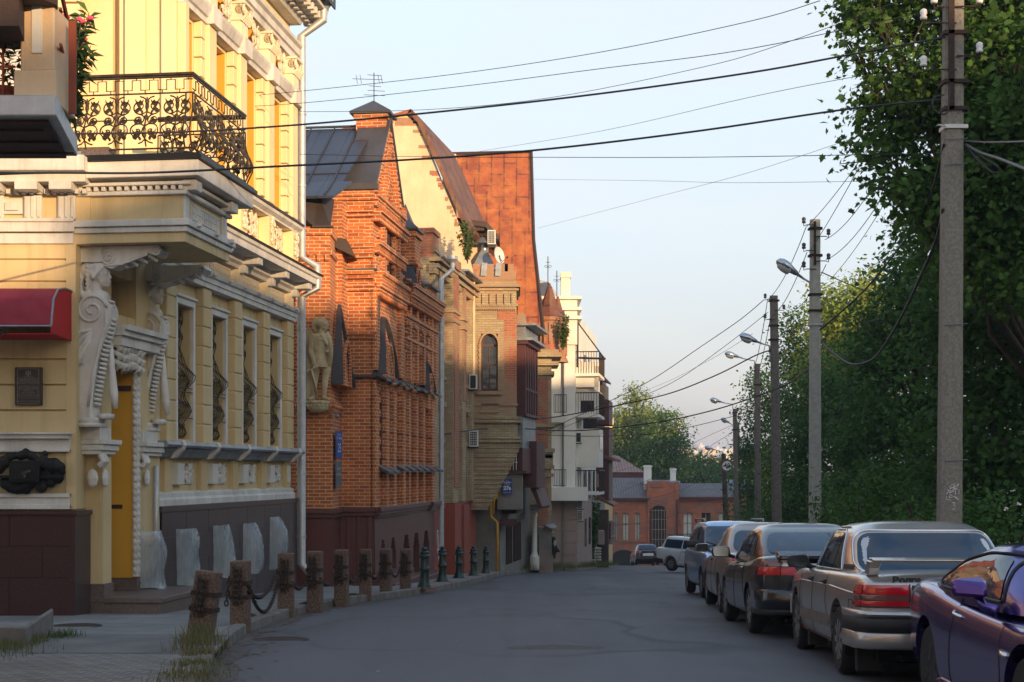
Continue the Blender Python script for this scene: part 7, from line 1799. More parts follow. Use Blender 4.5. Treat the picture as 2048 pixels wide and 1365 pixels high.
mb = MB()
kw = thing('park_wall', 'low pinkish wall showing through the leaves behind the nearest pole', 'wall', (12, 34, -2.5))
mb.box(9.5, 16, 34, 34.4, -4, -1.0); obj('masonry', mb, 'cream_gable', kw)
# ================================================================ concrete poles, lamps, wires
def pole(px0, px1, py_top, Y, label, mat='concrete_pole', ytop=None, base_py=None, lamp=None, hardware=(), collar=True, sign=None, sq=False, wobble=0, blead=None):
    zt = ZA(py_top, Y); zb = -H(Y) + .05; xc = XA((px0+px1)/2, Y); r = (px1-px0)/2/FL*Y
    dx = (blead or 0)/FL*Y
    o = thing('utility_pole', label, 'utility pole', (xc+dx, Y, zb), 'concrete utility poles along the right pavement')
    mb = MB(); pts = [(xc+dx*(1-u), Y, zb+(zt-zb)*u) for u in (0,.25,.5,.75,1)]
    vs = []; n = 8
    for i, (x, y, z) in enumerate(pts):
        rr = r*(1.12-.24*i/4)
        for a, b in ((-1,-.6),(-.6,-1),(.6,-1),(1,-.6),(1,.6),(.6,1),(-.6,1),(-1,.6)): vs.append((x+a*rr, y+b*rr*.8, z))
    mb.raw(vs, [(i*n+k, i*n+(k+1)%n, (i+1)*n+(k+1)%n, (i+1)*n+k) for i in range(4) for k in range(n)] + [tuple(range(n)), tuple(range(4*n, 5*n))])
    obj('shaft', mb, mat, o)
    iron = MB(); por = MB(); 
    for (py, side, kind) in hardware:
        z = ZA(py, Y); s = side
        if kind == 'band': iron.box(xc-r*1.15, xc+r*1.15, Y-r*1.0, Y+r*1.0, z-.025, z+.025); iron.box(xc+r*1.1, xc+r*1.35, Y-.03, Y+.03, z-.02, z+.02)
        else:
            L = {'ins': .16, 'far': .3}[kind]
            iron.tube([(xc, Y-r*.9, z), (xc+s*(r+L*.6), Y-r, z), (xc+s*(r+L), Y-r, z-.03), (xc+s*(r+L), Y-r, z+.05)], .012, 5)
            por.lathe((xc+s*(r+L), Y-r, z+.04), [(.045,0),(.05,.03),(.035,.05),(.05,.08),(.045,.12),(.02,.14)], 8)
    if iron.v: obj('ironwork', iron, 'rusty_chain', o)
    if por.v: obj('insulator', por, 'porcelain' if Y < 25 else 'brown_porcelain', o, smooth=True)
    if lamp:
        (lx, ly), (ax, ay), s = lamp                      # head pixel, arm root pixel, size
        L0 = Vector(P(lx, ly, Y-.1)); A0 = Vector(P(ax, ay, Y)); 
        mb = MB(); mid = A0.lerp(L0, .45) + Vector((0,0,.1*s)); mb.tube([A0, A0+Vector((-.03,0,.22*s)), mid, L0.lerp(mid,.12)], .028*s, 6); mb.tube([A0, A0+Vector((.02,.0,-.3*s))], .03*s, 5); obj('lamp_arm', mb, 'galvanised', o, smooth=True)
        d = (L0 - mid).normalized(); up = Vector((0,0,1)); sd = d.cross(up).normalized(); u2 = sd.cross(d)
        h = MB(); prof = [(-.42,.035),(-.2,.05),(-.19,.075),(.0,.12),(.12,.155),(.28,.15),(.38,.1),(.42,.02)]
        vs = []; m = 12
        for xx, rr in prof:
            for k in range(m):
                a = 2*math.pi*k/m; rz = rr*(1.0 if math.sin(a) > 0 else .55); vs.append(L0 + d*(xx-.1)*s + sd*rr*math.cos(a)*s + u2*rz*math.sin(a)*s)
        h.raw(vs, [(i*m+k, i*m+(k+1)%m, (i+1)*m+(k+1)%m, (i+1)*m+k) for i in range(len(prof)-1) for k in range(m)])
        lh = obj('street_lamp_head', h, 'lamp_shell', o, smooth=True)
        g = MB(); vs = []
        for xx, rr in ((.0,.11),(.05,.135),(.18,.14),(.3,.12),(.36,.06)):
            for k in range(7):
                a = math.pi + math.pi*k/6; vs.append(L0 + d*(xx-.1)*s + sd*rr*math.cos(a)*s + u2*rr*1.15*math.sin(a)*s)
        g.raw(vs, [(i*7+k, i*7+k+1, (i+1)*7+k+1, (i+1)*7+k) for i in range(4) for k in range(6)]); obj('glass_bowl', g, 'lamp_glass', lh, smooth=True)
    return o, xc, r
o1, x1p, r1p = pole(1886, 1928, -60, 19, 'nearest and thickest concrete utility pole, behind the grey saloon', 'concrete_pole', hardware=[(20,-1,'ins'),(20,1,'ins'),(52,-1,'far'),(145,-1,'far'),(118,1,'ins'),(70,0,'band'),(167,0,'band'),(221,0,'band')], blead=-10)
mb = MB(); Y = 19
mb.box(x1p-r1p*.75, x1p-r1p*.2, Y-r1p*1.0, Y-r1p*.78, ZA(225,Y), ZA(-20,Y)); obj('rusty_channel', mb, 'rusty_chain', o1)
mb = MB(); z = ZA(258,Y); mb.box(x1p-r1p*1.1, x1p+r1p*1.1, Y-r1p*.95, Y+r1p*.95, z-.02, z+.03); mb.tube([(x1p-r1p,Y-r1p,z),(x1p-r1p-.1,Y-r1p,z+.02),(x1p-r1p-.14,Y-r1p,z-.0),(x1p-r1p-.1,Y-r1p,z-.03)], .012, 5); obj('wire_clamp', mb, 'galvanised', o1)
mb = MB()
for py, a in ((332,.02),(650,0),(920,0),(282,0)): z = ZA(py,Y); mb.tube([(x1p-.02-r1p*1.05,Y-r1p,z-.02),(x1p+r1p*1.05,Y-r1p,z+.0)], .006, 4)
obj('wire_wraps', mb, 'wire_bright', o1)
mb = MB(); rd = random.Random(4)
for k in range(14): xx = x1p + rd.uniform(-.12,.12); zz = ZA(rd.uniform(965,1035),Y); mb.tube([(xx+rd.uniform(-.04,.04), Y-r1p*.93, zz+rd.uniform(-.04,.04)) for _ in range(4)], .004, 3)
obj('scribbles', mb, 'white_paint', o1)
o2, x2p, r2p = pole(1619, 1641, 440, 33.5, 'second concrete pole carrying a silver street lamp and the painted number 1077', 'concrete_light', hardware=[(452,-1,'ins'),(475,1,'ins'),(503,-1,'ins'),(524,1,'ins'),(540,-1,'ins'),(458,0,'band'),(512,0,'band'),(590,0,'band'),(622,0,'band')], lamp=((1574,536),(1622,583),.95))
mb = MB(); yy = 33.5-r2p*.93
mb.join(textmb('1077', .16, .003, onX(x2p, ZA(1012,33.5), yy))); mb.join(textmb('ЦО', .14, .003, onX(x2p, ZA(998,33.5), yy)))
x, z = x2p, ZA(1033,33.5); mb.raw([(x-.012,yy,z-.1),(x+.012,yy,z-.1),(x+.012,yy,z+.06),(x+.05,yy,z+.03),(x,yy,z+.12),(x-.05,yy,z+.03),(x-.012,yy,z+.06)], [(0,1,2,6),(3,4,5)])
obj('painted_number', mb, 'vent_dark', o2)
mb = MB(); mb.tube([(x2p-r2p*.2,33.5-r2p,ZA(532,33.5)),(x2p-r2p*.2,33.5-r2p,ZA(445,33.5))], .03, 5); obj('top_bracket', mb, 'rusty_chain', o2)
mb = MB(); mb.box(x2p-r2p*1.2,x2p+r2p*1.2,33.5-r2p,33.5+r2p,ZA(652,33.5),ZA(648,33.5)); obj('steel_strap', mb, 'galvanised', o2)
pole(1539, 1556, 592, 45, 'third concrete pole, darker, with a silver street lamp reaching left', 'concrete_dark', hardware=[(600,-1,'ins'),(622,1,'ins'),(640,-1,'ins'),(602,0,'band'),(652,0,'band'),(680,0,'band')], lamp=((1497,678),(1540,705),.95), blead=8)
pole(1508, 1520, 728, 60, 'fourth concrete pole, slim, with a small street lamp on a straight arm', 'concrete_dark', hardware=[(742,-1,'ins'),(770,0,'band'),(820,1,'ins'),(792,0,'band')], lamp=((1463,711),(1510,732),.95), blead=3)
pole(1465, 1474, 818, 78, 'fifth concrete pole with a lamp arm, in front of the brick end house', 'concrete_dark', hardware=[(830,-1,'ins'),(842,1,'ins'),(860,0,'band'),(826,0,'band')], lamp=((1431,802),(1466,817),1.0), blead=5)
pole(1473, 1479, 845, 90, 'thin sixth concrete pole close beside the fifth', 'concrete_dark', hardware=[(860,1,'ins'),(875,0,'band')], lamp=((1450,842),(1473,860),.95), blead=3)
o7, x7, r7 = pole(1442, 1452, 908, 95, 'dark leaning pole with a lamp and the round speed limit sign', 'dark_wood', hardware=[(925,0,'band'),(980,0,'band'),(1010,0,'band')], lamp=((1418,897),(1446,910),1.0), blead=8)
sg = thing('speed_limit_sign', 'round white speed limit sign with a red rim and black number 40', 'traffic sign', P(1454, 945, 92))
Ys = 92; c = P(1454, 932, Ys); Rs = 11.6/FL*Ys; mb = MB(); mb.lathe((c.x, c.y, c.z), [(Rs,0),(Rs,.03)], 28, 'y'); obj('face', mb, 'white_paint', sg)
mb = MB(); vs = []; n = 28
for rr, yy in ((Rs*1.0,-.012),(Rs*.82,-.012),(Rs*.82,.0),(Rs*1.01,.03)):
    for k in range(n): a = 2*math.pi*k/n; vs.append((c.x+rr*math.cos(a), c.y+yy, c.z+rr*math.sin(a)))
mb.raw(vs, [(i*n+k, i*n+(k+1)%n, ((i+1)%4)*n+(k+1)%n, ((i+1)%4)*n+k) for i in range(4) for k in range(n)]); obj('red_rim', mb, 'red_lens' if False else 'red_canvas', sg)
obj('number', textmb('40', .44, .004, onX(c.x, c.z, c.y-.02), .003), 'vent_dark', sg)
mb = MB(); mb.tube([(c.x,c.y+.05,c.z-.3),(c.x-.1,95,c.z-.35)], .02, 5); obj('bracket', mb, 'iron', sg)
# ---- wires: each its own thing, with real sag between real points
def wire(a, b, sag, r, lab, mat='wire', n=24, wob=0, name='overhead_wire', mid=None):
    a, b = Vector(a), Vector(b); pts = []
    rd = random.Random(int(abs(a.x*13+b.z*7)*10))
    for i in range(n+1):
        u = i/n; p = a.lerp(b, u); p.z -= 4*sag*u*(1-u)
        if wob and 0 < i < n: p += Vector((0, 0, rd.gauss(0, wob)))
        pts.append(p)
    mb = MB(); mb.tube(pts, r, 5, cap=False); o = obj(name, mb, mat, smooth=True, base=tuple(a)); return tag(o, lab, 'wire', 'overhead wires across and along the street')
def curve_wire(pix, r, lab, mat='wire', name='overhead_wire'):
    """smooth cable through (px, py, depth) points measured on the photograph"""
    Q = [P(*q) for q in pix]; pts = []
    for i in range(len(Q)-1):
        p0, p1, p2, p3 = Q[max(i-1,0)], Q[i], Q[i+1], Q[min(i+2,len(Q)-1)]
        for k in range(6):
            t = k/6; pts.append(.5*((2*p1)+(p2-p0)*t+(2*p0-5*p1+4*p2-p3)*t*t+(3*p1-p0-3*p2+p3)*t**3))
    pts.append(Q[-1]); mb = MB(); mb.tube(pts, r, 5, cap=False); o = obj(name, mb, mat, smooth=True, base=tuple(Q[0])); return tag(o, lab, 'wire', 'overhead wires across and along the street')
curve_wire([(150,268,20),(350,265,20),(600,250,19.5),(900,222,19),(1200,188,18.5),(1500,146,18.5),(1700,110,18.5),(1890,75,18.9)], .014, 'thick black cable crossing the sky from the iron balcony to the nearest pole, upper one')
curve_wire([(-40,350,15),(100,346,16),(300,346,17),(560,333,18),(850,318,18.5),(1100,298,18.5),(1400,262,18.6),(1700,218,18.7),(1880,200,18.9)], .014, 'thick black cable crossing lower down, ending in a coil at the nearest pole')
curve_wire([(450,196,30),(600,183,28),(900,150,25),(1200,105,22),(1500,43,20),(1640,2,19)], .006, 'thin wire rising to the top edge, highest across the sky')
curve_wire([(430,216,30),(600,207,28),(900,176,25),(1200,138,22),(1500,98,20),(1890,15,19)], .006, 'thin wire just above the upper thick cable')
curve_wire([(600,224,28),(850,220,26),(1100,196,24),(1400,136,22),(1560,90,20),(1800,2,19)], .005, 'thin wire crossing the thick cable in the middle of the sky')
curve_wire([(600,309,30),(850,314,28),(1062,315,26),(1400,315,23),(1885,307,19)], .006, 'level thin wire below the thick cables')
curve_wire([(1065,359,45),(1300,362,36),(1480,366,30),(1900,360,22)], .004, 'faint level thread of wire below the others in the open sky')
curve_wire([(1075,457,50),(1300,398,36),(1500,345,28),(1750,262,22)], .004, 'faint slanting wire from the rusty roof towards the maple')
curve_wire([(960,303,45),(1200,263,34),(1500,195,24),(1720,152,21)], .005, 'faint thin wire running up beside the lower thick cable')
# long lines along the street between the poles
def along(a, b, sag, r, lab, m='wire'): wire(P(*a), P(*b), sag, r, lab, m)
along((1896,30,19),(1612,455,33.5),.25,.008,'thin wire from the nearest pole top to the left insulator of the lamp pole')
along((1900,60,19),(1650,480,33.5),.5,.008,'thin wire from the nearest pole down to the upper right insulator of the lamp pole')
along((1890,150,19),(1652,520,33.5),.45,.008,'thin wire sagging to the lower right insulator of the lamp pole')
along((1892,-20,19),(1618,505,33.5),.2,.008,'steep thin wire passing beside the maple leaves to the lamp pole')
along((1930,100,19),(1660,560,33.5),.3,.007,'steep thin wire meeting the lamp pole below its insulators')
along((1612,455,33.5),(1535,600,45),.25,.01,'wire between the lamp pole and the third pole, upper')
along((1614,505,33.5),(1535,640,45),.3,.01,'wire between the lamp pole and the third pole, lower')
along((1652,530,33.5),(1560,625,45),.4,.01,'slack wire on the right side of the lamp pole to the third pole')
along((1535,600,45),(1504,742,60),.4,.012,'wire from the third to the fourth pole, upper')
along((1540,640,45),(1504,770,60),.4,.012,'wire from the third to the fourth pole, lower')
along((1504,742,60),(1462,830,78),.5,.012,'wire from the fourth to the fifth pole')
along((1504,775,60),(1462,860,78),.5,.012,'lower wire from the fourth to the fifth pole')
curve_wire([(1100,858,60),(1200,812,56),(1300,762,52),(1400,695,48),(1480,640,46),(1528,600,45)], .013, 'twisted wire from the third pole down to the turret house')
curve_wire([(1100,866,60),(1220,818,56),(1340,768,50),(1440,700,47),(1536,625,45)], .01, 'second wire beside the twisted one to the turret house')
curve_wire([(870,818,44),(940,833,50),(1010,842,54),(1100,836,58),(1200,818,56),(1330,790,52),(1430,752,48),(1510,712,45),(1545,700,45)], .022, 'thick cable from the old house wall up to the third pole')
curve_wire([(880,870,44),(1000,856,52),(1150,862,56),(1300,847,52),(1430,820,48),(1560,775,44),(1622,735,34)], .022, 'thick cable passing low over the street to the lamp pole')
curve_wire([(1040,868,56),(1180,873,60),(1300,868,62),(1400,850,62),(1505,822,60)], .014, 'cable from the timber loggia to the fourth pole')
curve_wire([(1240,985,110),(1330,945,104),(1400,905,98),(1470,862,90)], .014, 'wire running down to the brick end house')
curve_wire([(1230,945,110),(1330,912,100),(1400,880,92),(1466,850,78)], .012, 'higher wire running down to the brick end house')
curve_wire([(1240,1006,111),(1330,990,106),(1400,962,100),(1446,925,95)], .014, 'black cable sagging before the brick end house gable')
curve_wire([(1230,1052,111),(1320,1040,106),(1400,1010,100),(1450,990,95)], .012, 'lowest wire across the brick front of the end house')
curve_wire([(1232,800,120),(1320,770,90),(1420,720,66),(1505,668,50)], .008, 'thin wire over the poplar to the third pole')
curve_wire([(1888,290,18.9),(1868,370,20),(1838,440,23),(1780,520,27),(1720,590,30),(1640,660,33)], .02, 'heavy dark cable hanging from the nearest pole to the lamp pole')
curve_wire([(1886,420,18.9),(1872,480,20),(1845,545,21.5),(1810,620,23),(1770,690,25),(1740,722,27),(1700,728,29),(1665,705,31),(1643,685,33)], .022, 'heavy grey cable looping low between the nearest pole and the lamp pole')
curve_wire([(1643,545,33.5),(1700,570,36),(1760,592,40),(1790,600,44)], .014, 'short cable from the lamp pole into the trees')
curve_wire([(1930,282,19),(1980,285,18),(2060,283,16)], .012, 'bundle of grey cables leaving the nearest pole to the right, level one', 'wire_bright')
curve_wire([(1932,290,19),(1960,305,18.5),(2000,318,17.5),(2060,342,16)], .02, 'sloping grey cable bundle leaving the nearest pole to the right', 'wire_bright')
curve_wire([(1934,296,19),(1955,320,18.7),(1985,345,18.4),(1998,342,18.4),(1990,330,18.4),(1960,312,18.7)], .016, 'loop of dark cable hanging right of the nearest pole')
curve_wire([(1555,760,45),(1570,780,43),(1590,790,41),(1612,775,37),(1622,745,34)], .014, 'cable slung in a short loop between the third pole and the lamp pole')
curve_wire([(1888,190,18.8),(1868,196,18.7),(1866,215,18.7),(1880,228,18.7),(1896,222,18.7),(1899,170,18.7)], .01, 'small loop of cable coiled against the nearest pole')
curve_wire([(850,800,43),(852,835,43),(850,880,43)], .02, 'short black cable dropping down the seam of the brick walls')
curve_wire([(884,870,44),(880,900,44),(868,935,44),(858,925,44)], .016, 'short drooping black cable beside the second downpipe')
# ================================================================ cars
def smoothstep(a): return a*a*(3-2*a)
def lerp_rows(rows, x):
    if x <= rows[0][0]: return rows[0][1:]
    for i in range(len(rows)-1):
        if x <= rows[i+1][0]:
            a, b = rows[i], rows[i+1]; u = (x-a[0])/(b[0]-a[0]+1e-9)
            p = rows[i-1] if i else a; q = rows[i+2] if i+2 < len(rows) else b; out = []
            for k in range(1, len(a)):
                m0 = (b[k]-p[k])/(b[0]-p[0]+1e-9)*(b[0]-a[0]) if i else (b[k]-a[k]); m1 = (q[k]-a[k])/(q[0]-a[0]+1e-9)*(b[0]-a[0]) if i+2 < len(rows) else (b[k]-a[k])
                out.append((2*u**3-3*u*u+1)*a[k]+(u**3-2*u*u+u)*m0+(-2*u**3+3*u*u)*b[k]+(u**3-u*u)*m1)
            return out
    return rows[-1][1:]
def bake(o):
    dg = bpy.context.evaluated_depsgraph_get(); me = bpy.data.meshes.new_from_object(o.evaluated_get(dg)); return me
class Car:
    def __init__(s, name, label, loc, rz, body, cab, mat, wheels, wr=.31, tw=.19, rim='rim_silver', arch=.365, group='cars parked along the right kerb', cat='car', crease=None, glass='car_glass', roofmat=None):
        """body rows: x, half width, sill z, belt z, deck z (x from rear to front); cab rows: z, x rear, x front, half width"""
        s.o = thing(name, label, cat, loc, group, rz); s.o.rotation_euler = (0, 0, rz); s.mat = mat; s.body = body; s.cab = cab; s.wr = wr
        xs = []; 
        for a, b in zip(body, body[1:]):
            k = max(1, int(round((b[0]-a[0])/.22)));  xs += [a[0]+(b[0]-a[0])*i/k for i in range(k)]
        xs.append(body[-1][0]); mb = MB(); N = None
        for i, x in enumerate(xs):
            w_, sl, bz, dz = lerp_rows(body, x); h = bz - sl
            half = [(.0, sl), (w_*.8, sl), (w_*.955, sl+.03), (w_*.99, sl+h*.25), (w_*1.0, sl+h*.55), (w_*.985, sl+h*.82), (w_*.945, bz-.012), (w_*.87, bz+(dz-bz)*.35), (w_*.5, bz+(dz-bz)*.85), (0, dz)]
            ring = [(x, y, z) for y, z in half] + [(x, -y, z) for y, z in half[-2:0:-1]]; N = len(ring); mb.v += [Vector(q) for q in ring]
        for i in range(len(xs)-1):
            for k in range(N): mb.f.append((i*N+k, i*N+(k+1)%N, (i+1)*N+(k+1)%N, (i+1)*N+k))
        h_ = N // 2
        for base, flip in ((0, False), ((len(xs)-1)*N, True)):   # quad caps
            for k in range(h_):
                a, b, c, d = base+k, base+k+1, base+(N-k-1)%N, base+(N-k)%N
                mb.f.append((a, b, c, d) if k and k < h_-1 else ((a, b, c) if k == 0 else (a, b, d)))
        bo = obj('body', mb, None); sub = bo.modifiers.new('s', 'SUBSURF'); sub.levels = 2; sub.render_levels = 2
        me = bake(bo); bpy.data.objects.remove(bo)
        bo = bpy.data.objects.new('body', me); col.objects.link(bo)
        cut = MB()
        for wx in wheels:
            for sy in (-1, 1): cut.lathe((wx, sy*body[len(body)//2][1]*1.0, wr+.01), [(arch, -.28), (arch, .28)], 28, 'y')
        co = obj('cut', cut, None); bm_ = bo.modifiers.new('b', 'BOOLEAN'); bm_.operation = 'DIFFERENCE'; bm_.object = co; bm_.solver = 'EXACT'
        me = bake(bo); bpy.data.objects.remove(bo); bpy.data.objects.remove(co)
        me.materials.clear(); me.materials.append(MATS[mat]); me.polygons.foreach_set('use_smooth', [True]*len(me.polygons)); me.set_sharp_from_angle(angle=R(32))
        bo = bpy.data.objects.new('body', me); col.objects.link(bo); bo.parent = s.o; s.bo = bo
        # greenhouse
        zs = [cab[0][0] + (cab[-1][0]-cab[0][0])*(i/16)**.8 for i in range(17)]; cb = MB(); M = 56
        for z in zs:
            xr, xf, w_ = lerp_rows(cab, z)[:3]; a, c = (xf-xr)/2, (xf+xr)/2
            for k in range(M):
                t = 2*math.pi*k/M; e = 2/5.5; cx, sy = math.cos(t), math.sin(t)
                cb.v.append(Vector((c + a*math.copysign(abs(cx)**e, cx), w_*math.copysign(abs(sy)**e, sy), z)))
        top = zs[-1]; n0 = len(zs)
        xr, xf, w_ = lerp_rows(cab, top)[:3]; a, c = (xf-xr)/2, (xf+xr)/2
        for f, dz in ((.93,.018),(.75,.035),(.4,.048),(.08,.052)):
            for k in range(M):
                t = 2*math.pi*k/M; e = 2/5.5; cx, sy = math.cos(t), math.sin(t)
                cb.v.append(Vector((c + a*f*math.copysign(abs(cx)**e, cx), w_*f*math.copysign(abs(sy)**e, sy), top+dz)))
        for i in range(n0+3):
            for k in range(M): cb.f.append((i*M+k, i*M+(k+1)%M, (i+1)*M+(k+1)%M, (i+1)*M+k))
        cb.f.append(tuple((n0+3)*M+k for k in range(M))); cb.f.append(tuple(range(M))[::-1])
        s.cabo = obj('roof_and_pillars', cb, roofmat or mat, s.o, smooth=True, local=True, angle=50)
        allv = [v.co.copy() for v in me.vertices]; allf = [tuple(p.vertices) for p in me.polygons]; s.bv_body = BVHTree.FromPolygons(allv, allf)
        s.bv_cab = BVHTree.FromPolygons(cb.v, cb.f); b = len(allv)
        s.bvh = BVHTree.FromPolygons(allv + cb.v, allf + [tuple(i+b for i in f) for f in cb.f])
        # wheels
        for wx in wheels:
            for sy in (-1, 1):
                w0 = body[len(body)//2][1]*.975 - tw/2; c = (wx, sy*w0, wr)
                t = MB(); pr = [(wr*.62,-tw/2+.01),(wr*.9,-tw/2),(wr*.985,-tw/2+.03),(wr,-tw*.25),(wr,tw*.25),(wr*.985,tw/2-.03),(wr*.9,tw/2),(wr*.62,tw/2-.01)]
                t.lathe(c, pr, 36, 'y'); wo = obj('wheel', t, 'tyre', s.o, smooth=True, local=True, angle=40)
                r_ = MB(); ro = sy*(tw/2-.015); r_.lathe((wx, sy*w0+ro-.02*sy, wr), [(wr*.64,-.02*sy),(wr*.64,.025*sy),(wr*.58,.02*sy),(wr*.56,-.02*sy),(wr*.12,-.005*sy),(wr*.1,.02*sy),(.01,.022*sy)], 28, 'y')
                ns = 5 if rim == 'rim_dark' else 9
                for k in range(ns):
                    a = 2*math.pi*k/ns; ca, sa = math.cos(a), math.sin(a); y0 = sy*w0+ro; wd = wr*.075
                    q = [(wr*.1, -wd), (wr*.1, wd), (wr*.6, wd*1.3), (wr*.6, -wd*1.3)]
                    vv = [(wx+u*ca-v*sa, y0+dy*sy, wr+u*sa+v*ca) for dy in (-.02, .008) for u, v in q]
                    r_.raw(vv, [(0,1,2,3),(7,6,5,4),(0,4,5,1),(1,5,6,2),(2,6,7,3),(3,7,4,0)])
                obj('rim', r_, rim, wo, local=True, smooth=True, angle=30)
                wl = MB(); vs = []; 
                for yy in (sy*(w0-tw*.75), sy*(body[len(body)//2][1]-.03)):
                    for k in range(25): a = -.35+ (math.pi+.7)*k/24; vs.append((wx+(arch+.0)*math.cos(a), yy, wr+.01+(arch+.0)*math.sin(a)))
                wl.raw(vs, [(k, k+1, 26+k, 25+k) for k in range(24)] + [tuple(range(25))]); obj('wheel_well', wl, 'under', s.o, local=True)
        L0, L1 = body[0][0], body[-1][0]; wb_ = body[len(body)//2][1]
        u = MB(); u.box(L0+.35, L1-.35, -wb_+.28, wb_-.28, .17, .42); 
        for wx in wheels: u.box(wx-.06, wx+.06, -wb_+.15, wb_-.15, wr-.06, wr+.06)
        u.tube([(L0+.1,.45,.22),(L0+.8,.45,.2)], .03, 6); u.box(L0+.5,L0+1.0,-.4,.5,.15,.3)
        obj('underbody', u, 'under', s.o, local=True)
    def proj(s, x, y, z, d, bvh=None):
        """hit the skin from outside; d: 'L' from the left side, 'R' right, 'B' back, 'F' front, 'T' top"""
        o, v = {'L': ((x, 3, z), (0,-1,0)), 'R': ((x,-3,z), (0,1,0)), 'B': ((-6,y,z), (1,0,0)), 'F': ((6,y,z), (-1,0,0)), 'T': ((x,y,4), (0,0,-1))}[d]
        h = (bvh or s.bvh).ray_cast(Vector(o), Vector(v))
        if h[0] is None: return None
        n = h[1]; 
        if n.dot(Vector(v)) > 0: n = -n
        return h[0], n
    def decal(s, name, outline, d, mat, off=.006, rings=5, parent=None, bvh=None, smooth=True, thick=0):
        """panel that follows the skin: outline in the plane seen along d"""
        cx = sum(p[0] for p in outline)/len(outline); cy = sum(p[1] for p in outline)/len(outline); den = []
        for (a, b), (c, e) in zip(outline, outline[1:]+outline[:1]):
            k = max(1, int(math.hypot(c-a, e-b)/.06)); den += [(a+(c-a)*i/k, b+(e-b)*i/k) for i in range(k)]
        n = len(den); vs = []; last = None
        def put(u, v):
            nonlocal last
            q = {'L': (u,0,v), 'R': (u,0,v), 'B': (0,u,v), 'F': (0,u,v), 'T': (u,v,0)}[d]
            h = s.proj(*q, d, bvh)
            if h is None: vs.append(Vector(last) if last is not None else Vector(q)); return
            w = h[0] + h[1]*off; last = w; vs.append(w)
        for r in range(rings):
            f = 1 - r/rings
            for a, b in den: put(cx+(a-cx)*f, cy+(b-cy)*f)
        put(cx, cy); mb = MB(); mb.v = vs
        mb.f = [(r*n+k, r*n+(k+1)%n, (r+1)*n+(k+1)%n, (r+1)*n+k) for r in range(rings-1) for k in range(n)] + [((rings-1)*n+k, (rings-1)*n+(k+1)%n, rings*n) for k in range(n)]
        if thick:
            b = len(mb.v); ee = vs[:n]; mb.v = mb.v + [v_ - (v_ - Vector((cx if d in 'LR' else v_.x, 0, v_.z))).normalized()*0 for v_ in ee]
        return obj(name, mb, mat, parent or s.o, smooth=smooth, local=True)
    def line(s, name, pts, d, mat, r=.005, off=.002, parent=None, closed=False, bvh=None):
        P_ = []; pts = pts + pts[:1] if closed else pts
        for (a, b), (c, e) in zip(pts, pts[1:]):
            k = max(1, int(math.hypot(c-a, e-b)/.05))
            for i in range(k):
                u, v = a+(c-a)*i/k, b+(e-b)*i/k; q = {'L': (u,0,v), 'R': (u,0,v), 'B': (0,u,v), 'F': (0,u,v), 'T': (u,v,0)}[d]; h = s.proj(*q, d, bvh)
                if h: P_.append(h[0]+h[1]*off)
        u, v = pts[-1]; q = {'L': (u,0,v), 'R': (u,0,v), 'B': (0,u,v), 'F': (0,u,v), 'T': (u,v,0)}[d]; h = s.proj(*q, d, bvh)
        if h: P_.append(h[0]+h[1]*off)
        mb = MB(); mb.tube(P_, r, 4); return mb
    def lines(s, name, sets, mat, r=.005, off=.002, closed=False, parent=None, bvh=None):
        mb = MB()
        for d, pts in sets: mb.join(s.line(name, pts, d, mat, r, off, closed=closed, bvh=bvh))
        return obj(name, mb, mat, parent or s.o, local=True, smooth=True)
    def part(s, name, mb, mat, **k): return obj(name, mb, mat, s.o, local=True, **k)
def rnd(pts, r=.06, k=4):
    """round the corners of an outline"""
    out = []; n = len(pts)
    for i in range(n):
        p0, p1, p2 = Vector(pts[i-1]), Vector(pts[i]), Vector(pts[(i+1)%n]); a = (p0-p1); b = (p2-p1); ra = min(r, a.length*.45); rb = min(r, b.length*.45)
        A, B = p1+a.normalized()*ra, p1+b.normalized()*rb
        for j in range(k+1): t = j/k; q = A*(1-t)**2 + p1*2*t*(1-t) + B*t*t; out.append((q.x, q.y))
    return out
def mirror_part(c, x, y, z, mat, sgn=1, size=1.0, glassm='chrome', back=True):
    """door mirror on the y side; its glass faces the back of the car"""
    g = MB(); s_ = size
    capsule(g, (x, y+sgn*.08, z), (x-.0, y+sgn*.2*s_, z), .06*s_, .055*s_, 10); capsule(g, (x, y+sgn*.08, z+.035*s_), (x, y+sgn*.2*s_, z+.03*s_), .055*s_, .05*s_, 10); capsule(g, (x+.03, y-sgn*.04, z-.06), (x+.01, y+sgn*.08, z-.02), .03, .035, 8)
    for v in []: pass
    b = blob(g, .014, 1); m = c.part('mirror', b, mat, smooth=True)
    gl = MB(); yy0, yy1 = y+sgn*.05, y+sgn*.235*s_; a = [(yy0, z-.045*s_), (yy1, z-.04*s_), (yy1, z+.07*s_), (yy0, z+.075*s_)]; a = rnd(a, .04)
    gl.raw([(x-.062*s_, u, v) for u, v in a], [tuple(range(len(a)))]); obj('mirror_glass', gl, glassm, m, local=True); return m
def hd(a, b): return math.atan2(b[1]-a[1], b[0]-a[0])
def ground_at(x, y): return Vector((x, y, -H(y)))
